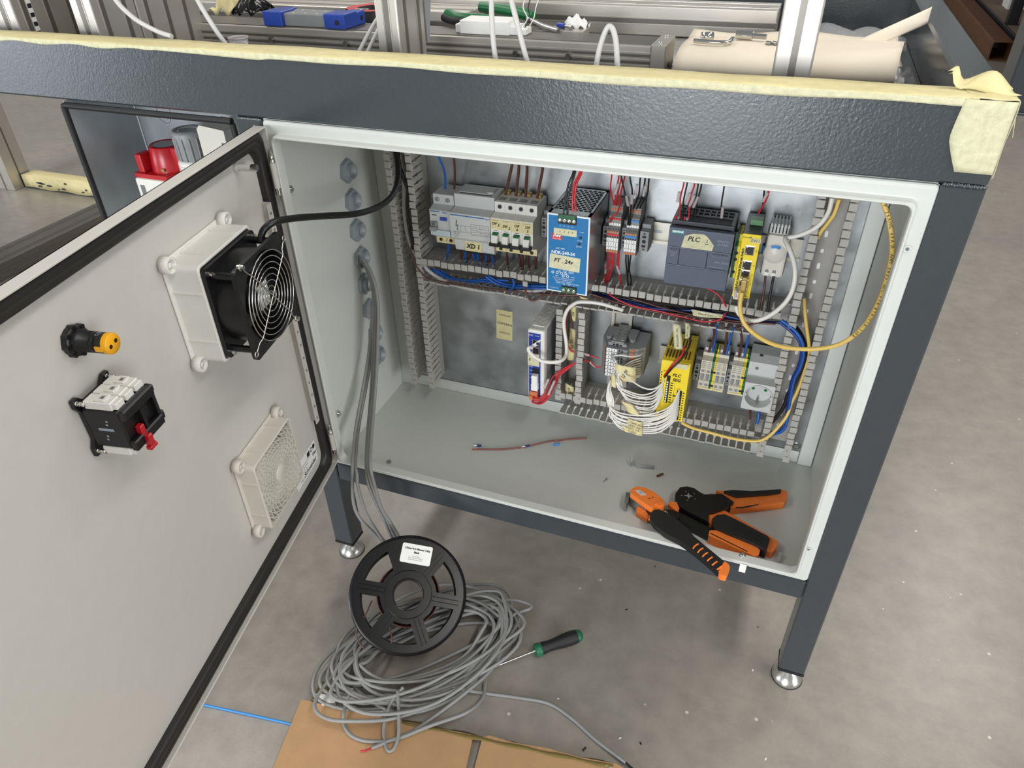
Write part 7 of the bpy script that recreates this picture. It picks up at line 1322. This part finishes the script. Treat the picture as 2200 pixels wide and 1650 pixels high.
t = thing('junction_box', 'small white stepped plastic box lying on the actuator', 'box', (.20, .31, .6592)); bevel(obj('lid', MB().box(.160, .238, .292, .336, .6594, .678).box(.150, .250, .298, .330, .6594, .6715).box(.248, .262, .300, .326, .6594, .668), 'label_white', t), .0012)
for k, (m, dx) in enumerate((('wire_black', 0), ('cable_white', .006), ('cable_white', -.004))): obj('stray_wire', MB().tube([(.256+dx, .312, .668), (.262+dx, .318, .680), (.258+dx*2, .322, .694), (.262+dx*2, .33, .71)], .0009, 6), m, t)
t = thing('side_cutters', 'green handled pliers lying behind the small white box', 'pliers', (.2, .38, .66))
obj('handle', MB().tube([(.105, .372, .672), (.125, .356, .671), (.155, .352, .670), (.19, .358, .668)], .0085, 12), 'toggle_green', t); obj('handle', MB().tube([(.150, .402, .680), (.185, .392, .679), (.225, .382, .676), (.248, .374, .672)], .0085, 12), 'toggle_green', t); obj('grip_lining', MB().tube([(.100, .366, .668), (.122, .349, .667), (.15, .345, .667)], .006, 10), 'black_rubber', t)
obj('jaws', MB().tube([(.24, .372, .670), (.27, .352, .664), (.300, .338, .6605)], .005, 8, 4), 'steel', t)
t = thing('small_bit_driver', 'small blue handled bit lying on the deck right of the white box', 'tool', (.33, .36, .66)); obj('handle', MB().cyl((.289, .372, .6635), (.301, .366, .6635), .0036, n=12), 'tool_blue', t); obj('blade', MB().cyl((.301, .366, .6635), (.314, .360, .6625), .0022, .003, n=8), 'steel', t)
obj('deck_spacer', MB().box(.255, .335, .350, .385, DK, .6595), 'aluminium', label='low aluminium block under the small tools', cat='block')
# cream packing paper
def paper(label, f, nu, nv, m='paper', th=.0006): return obj('packing_paper', MB().sheet([[f(i/nu, j/nv) for j in range(nv+1)] for i in range(nu+1)], th), m, label=label, cat='paper')
paper('flat cream packing paper sheet spread on the deck', lambda u, v: (.478+.30*u, .345+.155*v+.02*u, DK+.004+.006*math.sin(u*5+v*2)**2+.014*v), 24, 10)
RP = spline([(.270, .006, 0), (.246, .010, 0), (.2395, .020, 0), (.248, .032, 0), (.275, .0385, 0), (.32, .0385, 0), (.38, .034, 0), (.44, .022, 0)], 4)
def roll(u, v):
    k = min(len(RP)-1, v*(len(RP)-1)); i = int(k); p = RP[i] if i >= len(RP)-1 else RP[i].lerp(RP[i+1], k-i)
    s = 1+.22*max(0, u-.55)/.45*(1 if v < .6 else .3); yo = -.004+.016*u
    return (.492+.272*u+.02*u*v-.012*max(0, u-.7)/.3*math.sin(v*3.1), p.x+yo, DK+p.y*s+.0012*math.sin(u*11+v*6)*v)
paper('rolled cream packing paper lying on the deck', roll, 24, 28)
paper('pointed cream paper corner standing up at the right end of the roll', lambda u, v: (.700+.100*u, .372+.05*u-.03*v*(1-u), DK+.030+.045*u*(1-v*.2)-.012*v), 10, 6)
paper('crumpled white wrapping scrap behind the actuator', lambda u, v: (.292+.040*u, .372+.030*v, DK+.0385+.014*math.sin(u*3.1)*math.sin(v*3.1)+.004*math.sin(u*17+v*9)), 10, 8, 'label_white', .0005)
paper('clear crumpled plastic film at the right end of the deck', lambda u, v: (.738+.052*u, .262+.10*v, DK+.004+.012*abs(math.sin(u*9+v*6)*math.cos(v*11-u*5))*(1-.4*u)), 14, 14, 'film', .0004)
paper('clear plastic film lying behind the paper roll', lambda u, v: (.665+.125*u, .50+.14*v-.04*u, DK+.006+.012*abs(math.sin(u*6+v*4))), 12, 8, 'film', .0004)
# hex key, sockets and bits on the paper
ZP = DK+.0435
obj('hex_key', MB().tube([(.507, .288, ZP), (.530, .284, ZP), (.548, .285, ZP), (.5535, .291, ZP), (.556, .310, ZP+.001)], .0032, 6, 5), 'chrome', label='chrome hex key lying on the cream paper', cat='hex key')
t = thing('socket_bit', 'chrome bit socket with dark hex bit on the paper', 'socket bit', (.575, .345, ZP)); obj('socket', MB().cyl((.558, .334, ZP+.002), (.580, .330, ZP+.002), .0058, n=18), 'chrome', t); obj('bit', MB().cyl((.580, .330, ZP+.002), (.598, .327, ZP+.002), .0038, n=6, smooth=False), 'steel', t)
t = thing('socket_bit', 'short chrome socket left of the hex key on the paper', 'socket bit', (.525, .34, ZP)); obj('socket', MB().lathe([(.0040, .002), (.0040, 0), (.0062, 0), (.0062, .016), (0, .016)], (.514, .306, ZP+.002), (.95, .3, 0), 18), 'chrome', t); obj('bore', MB().lathe([(.0040, 0), (0, 0)], (.5159, .3066, ZP+.002), (.95, .3, 0), 14, False), 'ink', t)
for k in range(3): obj('bolt', MB().cyl((.600+.008*k, .302+.002*k, ZP-.001), (.606+.008*k, .300, ZP-.001), .0026, n=10), 'steel', label='small steel bolt on the paper beside the post', cat='bolt', group='bolts on the paper')
obj('glass_rod', MB().lathe([(.0022, 0), (.0034, 0), (.0034, .05), (.0022, .05), (.0022, 0)], (.718, .232, DK+.0036), (-.95, .25, 0), 14), 'steel', label='short metal tube lying under the paper roll', cat='tube')
obj('cloth_heap', MB().sheet([[(-.36+.05*u+.004*math.sin(v*9), .36+.05*v, .662+.030*math.sin(u*3)*math.sin(v*3)+.006*math.sin(u*13+v*11)) for v in [k/10 for k in range(11)]] for u in [k/10 for k in range(11)]], .0008), 'tape', label='crumpled yellow wrap at the left of the deck', cat='wrapping')
obj('film_bundle', MB().sheet([[(-.315+.06*u, .365+.05*v, .662+.028*math.sin(u*3)*math.sin(v*3)+.006*math.sin(u*15-v*9)) for v in [k/10 for k in range(11)]] for u in [k/10 for k in range(11)]], .0008), 'black_gloss', label='crumpled black film beside the yellow wrap', cat='wrapping')
t = thing('clear_cup', 'clear plastic cap standing on the deck behind the front beam', 'cap', (-.13, .20, DK)); obj('cup', MB().lathe([(0, 0), (.010, 0), (.0135, .048), (.0125, .048), (.009, .001)], (-.112, .125, DK), (0, 0, 1), 20), 'film', t); obj('rim', MB().lathe([(.0125, .048), (.0145, .048), (.0145, .050), (.0125, .050), (.0125, .048)], (-.112, .125, DK), (0, 0, 1), 20), 'sleeve', t)
for pts, lab in (([(-.262, .06, .95), (-.262, .062, .80), (-.255, .06, .735), (-.225, .055, .705), (-.185, .05, .6895), (-.155, .045, .6842)], 'pale cable hanging in front of the left uprights'),
                 ([(-.155, .10, .95), (-.155, .10, .80), (-.145, .095, .735), (-.12, .09, .69), (-.10, .09, .66)], 'pale cable hanging right of the left uprights'),
                 ([(.100, .20, .75), (.104, .19, .72), (.093, .155, .69), (.08, .13, .66)], 'left thin grey cable beside the middle post'), ([(.112, .20, .75), (.112, .19, .72), (.104, .155, .69), (.093, .13, .66)], 'right thin grey cable beside the middle post'),
                 ([(.305, .09, .98), (.300, .09, .80), (.296, .085, .74), (.300, .075, .70), (.306, .07, .66)], 'left white cable hanging behind the front beam'), ([(.318, .09, .98), (.316, .09, .80), (.318, .085, .75), (.330, .08, .71), (.348, .072, .66)], 'right white cable hanging behind the front beam'),
                 ([(.425, .075, .655), (.428, .085, .69), (.436, .09, .712), (.446, .085, .70), (.455, .07, .66)], 'small white cable loop behind the front beam')):
    obj('cable', MB().tube(pts, .0033 if 'thin' not in lab else .0026, 8), 'cable_pale', label=lab, cat='cable')
# ================================================================== left compartment with plug connectors
t = thing('connector_compartment', 'galvanised sheet compartment with black edge trim under the left beam', 'compartment', (-.19, .06, .2))
q = MB(); q.box(-.345, -.3438, .001, .123, .16, .598); q.box(-.345, -.0433, .1218, .123, .16, .598); q.box(-.0445, -.0433, .042, .123, .16, .598); q.box(-.345, -.0433, .0405, .123, .597, .5985); q.box(-.345, -.0433, .001, .123, .16, .1612)
obj('sheet_shell', q, 'zinc_dull', t); obj('seam', MB().cyl((-.3425, .1205, .162), (-.3425, .1205, .596), .0012, n=8), 'ink_white', t)
q = MB().tube([(-.0480, -.001, .5932), (-.12, -.0015, .5932), (-.25, -.0015, .5932), (-.3405, -.0015, .5932), (-.3432, -.0015, .5922), (-.3445, -.0015, .589), (-.3445, -.0015, .40), (-.3445, -.0015, .165)], .0045, 10, 1); obj('edge_trim', q, 'black_rubber', t, label='black rubber edge trim')
obj('trim_right', MB().tube([(-.0480, -.001, .590), (-.0475, .0, .56), (-.0475, .0, .45)], .004, 8, 2), 'black_rubber', t)
mk = MB().tube([(-.286+.0135*math.cos(a)+.001*math.sin(3*a), .1213, .555+.0165*math.sin(a)) for a in [2*math.pi*i/30 for i in range(30)]], .0003, 5, 1, True); obj('pen_circle', mk, 'ink_grey', t)
# red industrial socket
t = thing('red_power_connector', 'red round power connector on a white socket base', 'connector', (-.255, .08, .42))
bevel(obj('base', MB().box(-.2900, -.2330, .030, .1215, .405, .4800), 'white_plastic', t), .003); obj('base_slot', MB().box(-.2820, -.2740, .0293, .030, .425, .470), 'ink_grey', t)
bevel(obj('red_flange', MB().prism([(-.2920, .034), (-.2300, .034), (-.2220, .050), (-.2220, .110), (-.2920, .110)], 'z', .480, .4865), 'red_plastic', t), .002)
obj('red_body', MB().lathe([(.0285, 0), (.0280, .010), (.0245, .036), (.0225, .038), (.0215, .0365), (0, .0365)], (-.2510, .072, .4865), (0, 0, 1), 30), 'red_plastic', t); obj('top_disc', MB().lathe([(.0185, .0372), (0, .0372)], (-.2510, .072, .4865), (0, 0, 1), 28), 'mid_grey_plastic', t)
bevel(obj('keyway', MB().box(-.2850, -.2730, .038, .062, .4865, .5150), 'red_plastic', t), .002); bevel(obj('hinge_lug', MB().box(-.2320, -.2200, .058, .080, .4865, .5230), 'red_plastic', t), .002); obj('brass_mark', MB().box(-.2440, -.2380, .0425, .0440, .4900, .4945), 'brass', t)
# grey connector
t = thing('grey_cable_connector', 'grey ribbed screw connector beside the red power connector', 'connector', (-.205, .08, .42))
obj('lower_collar', MB().lathe([(.0255, -.06), (.0255, .020), (.0265, .022), (.0240, .027), (0, .027)], (-.1985, .072, .4800), (0, 0, 1), 30), 'white_plastic', t)
for k in range(5): obj('thread_ring', MB().lathe([(.0262, .004+.004*k), (.0268, .0055+.004*k), (.0262, .007+.004*k)], (-.1985, .072, .4800), (0, 0, 1), 28), 'white_plastic', t)
cp = obj('screw_cap', MB().lathe([(.0225, .026), (.0235, .050), (.0245, .066), (.0225, .071), (.0190, .0705), (.0180, .069), (0, .069)], (-.1985, .072, .4800), (0, 0, 1), 36), 'mid_grey_plastic', t)
for k in range(14): a = 2*math.pi*k/14; obj('grip_rib', MB().cyl((-.1985+.0232*math.cos(a), .072+.0232*math.sin(a), .508), (-.1985+.0242*math.cos(a), .072+.0242*math.sin(a), .542), .0014, n=8), 'mid_grey_plastic', cp)
obj('cap_ring', MB().lathe([(.0135, .0693), (.0150, .0705), (.0165, .0693)], (-.1985, .072, .4800), (0, 0, 1), 28), 'light_grey_plastic', cp)
t = thing('grey_plug_housing', 'beige rectangular plug housing at the right of the connectors', 'connector', (-.13, .08, .46))
bevel(obj('housing', MB().prism([(-.1600, .475), (-.1600, .5600), (-.1545, .5655), (-.1120, .5610), (-.1120, .5430), (-.1210, .5430), (-.1210, .475)], 'y', .050, .100), 'warm_plastic', t), .0015); bevel(obj('collar', MB().box(-.1630, -.1150, .045, .105, .455, .4748), 'white_plastic', t), .0015)
# ================================================================== around the table
profile('aluminium_upright', 'aluminium upright standing on the floor far left', -2.60, -2.50, 1.33, 1.43, FZ, 1.2, 'z', [('-y', -2.55), ('+x', 1.38)])
t = thing('taped_floor_beam', 'dark floor beam wrapped in smeared yellow masking tape', 'beam', (-2.0, 1.4, FZ)); obj('beam', MB().box(-2.49, -1.2, 1.378, 1.448, FZ, FZ+.058, .002), 'frame_paint', t)
obj('tape_cover', MB().sheet([[(-2.49+.05*i, y, z) for y, z in ((1.445, FZ+.0586), (1.40, FZ+.0588), (1.3772, FZ+.0584), (1.3768, FZ+.03), (1.3766, FZ+.006+.004*math.sin(i*1.7)))] for i in range(26)], .0006), 'tape', t); random.seed(9); q = MB()
for k in range(14): x = -2.42+random.uniform(0, .62); z = FZ+random.uniform(.012, .05); w_ = random.uniform(.01, .05); q.prism([(x, z), (x+w_*.5, z-.002), (x+w_, z+.001), (x+w_*.8, z+.006), (x+w_*.3, z+.004+.004*random.random())], 'y', 1.3752, 1.3760)
obj('paint_smears', q, 'frame_paint', t)
profile('floor_profile', 'slotted aluminium profile lying on the floor behind the door', -1.90, -1.78, -.4, 1.33, FZ, FZ+.058, 'y', [('+z', -1.87), ('+z', -1.81), ('+x', FZ+.03)], 'aluminium_dark')
# storage rack
t = thing('storage_rack', 'dark steel storage rack in the right background', 'rack', (2.2, 6.5, FZ))
for y in (5.74, 9.2): obj('upright', MB().box(1.97, 2.04, y, y+.07, FZ, 2.2, .004), 'rack_dark', t); obj('upright', MB().box(2.75, 2.82, y, y+.07, FZ, 2.2, .004), 'rack_dark', t)
for z in (-.172, .58): obj('shelf_beam', MB().box(1.955, 1.969, 4.15, 9.3, z, z+.055, .003), 'rack_dark', t); obj('shelf_board', MB().box(1.9695, 2.8, 4.15, 9.3, z+.03, z+.05), 'rack_board', t)
obj('back_panel', MB().box(2.83, 2.845, 4.15, 9.3, FZ, 2.2), 'rack_dark', t)
ZS = -.1218
for k, (x, y, hh) in enumerate(((2.12, 7.75, .20), (2.16, 7.15, .24), (2.38, 7.45, .18))):
    b_ = thing('plastic_bottle', 'white plastic bottle on the rack shelf, %s' % ('furthest along the shelf', 'conical one nearest the boxes', 'behind the conical bottle')[k], 'bottle', (x, y, ZS), 'bottles on the rack shelf'); obj('bottle_body', MB().lathe([(0, 0), (.065, 0), (.06, hh*.25), (.018, hh*.85), (.018, hh)], (x, y, ZS), (0, 0, 1), 20), 'label_white', b_); obj('cap', MB().lathe([(.02, hh), (.02, hh+.04), (0, hh+.04)], (x, y, ZS), (0, 0, 1), 14), 'light_grey_plastic', b_)
for k, (x, y, z) in enumerate(((2.08, 6.45, ZS), (2.085, 6.46, ZS+.1015), (2.22, 6.02, ZS))):
    b_ = thing('small_carton', 'small white carton on the rack shelf, %s' % ('lower of the stacked pair', 'upper of the stacked pair', 'behind the upright')[k], 'carton', (x+.07, y+.1, z), 'cartons on the rack shelf'); bevel(obj('carton_body', MB().box(x, x+.13, y, y+.22, z+.0005, z+.082), 'label_white', b_), .003); bevel(obj('lid', MB().box(x-.003, x+.133, y-.003, y+.223, z+.0822, z+.101), 'label_white', b_), .003)
obj('blue_canister', MB().lathe([(0, 0), (.07, 0), (.07, .26), (.03, .30), (.03, .34), (0, .34)], (2.07, 5.30, ZS), (0, 0, 1), 20), 'ink_blue', label='dark blue canister at the near end of the rack shelf', cat='canister')
t = thing('steel_tube', 'rusty brown square steel tube lying on the floor by the rack', 'steel tube', (1.9, 6.3, FZ)); o_ = rrect(1.815, 1.945, FZ+.0003, FZ+.125, .014, 4); i_ = rrect(1.825, 1.935, FZ+.0103, FZ+.115, .010, 4)
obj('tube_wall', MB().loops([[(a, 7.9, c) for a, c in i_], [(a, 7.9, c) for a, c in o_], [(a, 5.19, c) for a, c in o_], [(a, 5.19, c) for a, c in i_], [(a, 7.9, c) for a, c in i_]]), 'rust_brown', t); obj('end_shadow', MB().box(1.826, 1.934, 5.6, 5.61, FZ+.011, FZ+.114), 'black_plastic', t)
obj('column', MB().box(1.70, 2.3, 3.86, 4.1, FZ, 2.6, .01).box(1.66, 2.34, 3.82, 4.14, FZ, FZ+.012, .003), 'frame_paint', label='dark grey steel column at the right edge', cat='column')
# hall walls
obj('wall_rear', MB().box(-9, 9, -9.2, -9, FZ, 4.5), 'light_grey_plastic', kind='structure', M=Matrix.Identity(4)); obj('wall_front', MB().box(-9, 9, 13, 13.2, FZ, 4.5), 'light_grey_plastic', kind='structure', M=Matrix.Identity(4))
obj('wall_left', MB().box(-9.2, -9, -9, 13, FZ, 4.5), 'light_grey_plastic', kind='structure', M=Matrix.Identity(4)); obj('wall_right', MB().box(9, 9.2, -9, 13, FZ, 4.5), 'light_grey_plastic', kind='structure', M=Matrix.Identity(4))
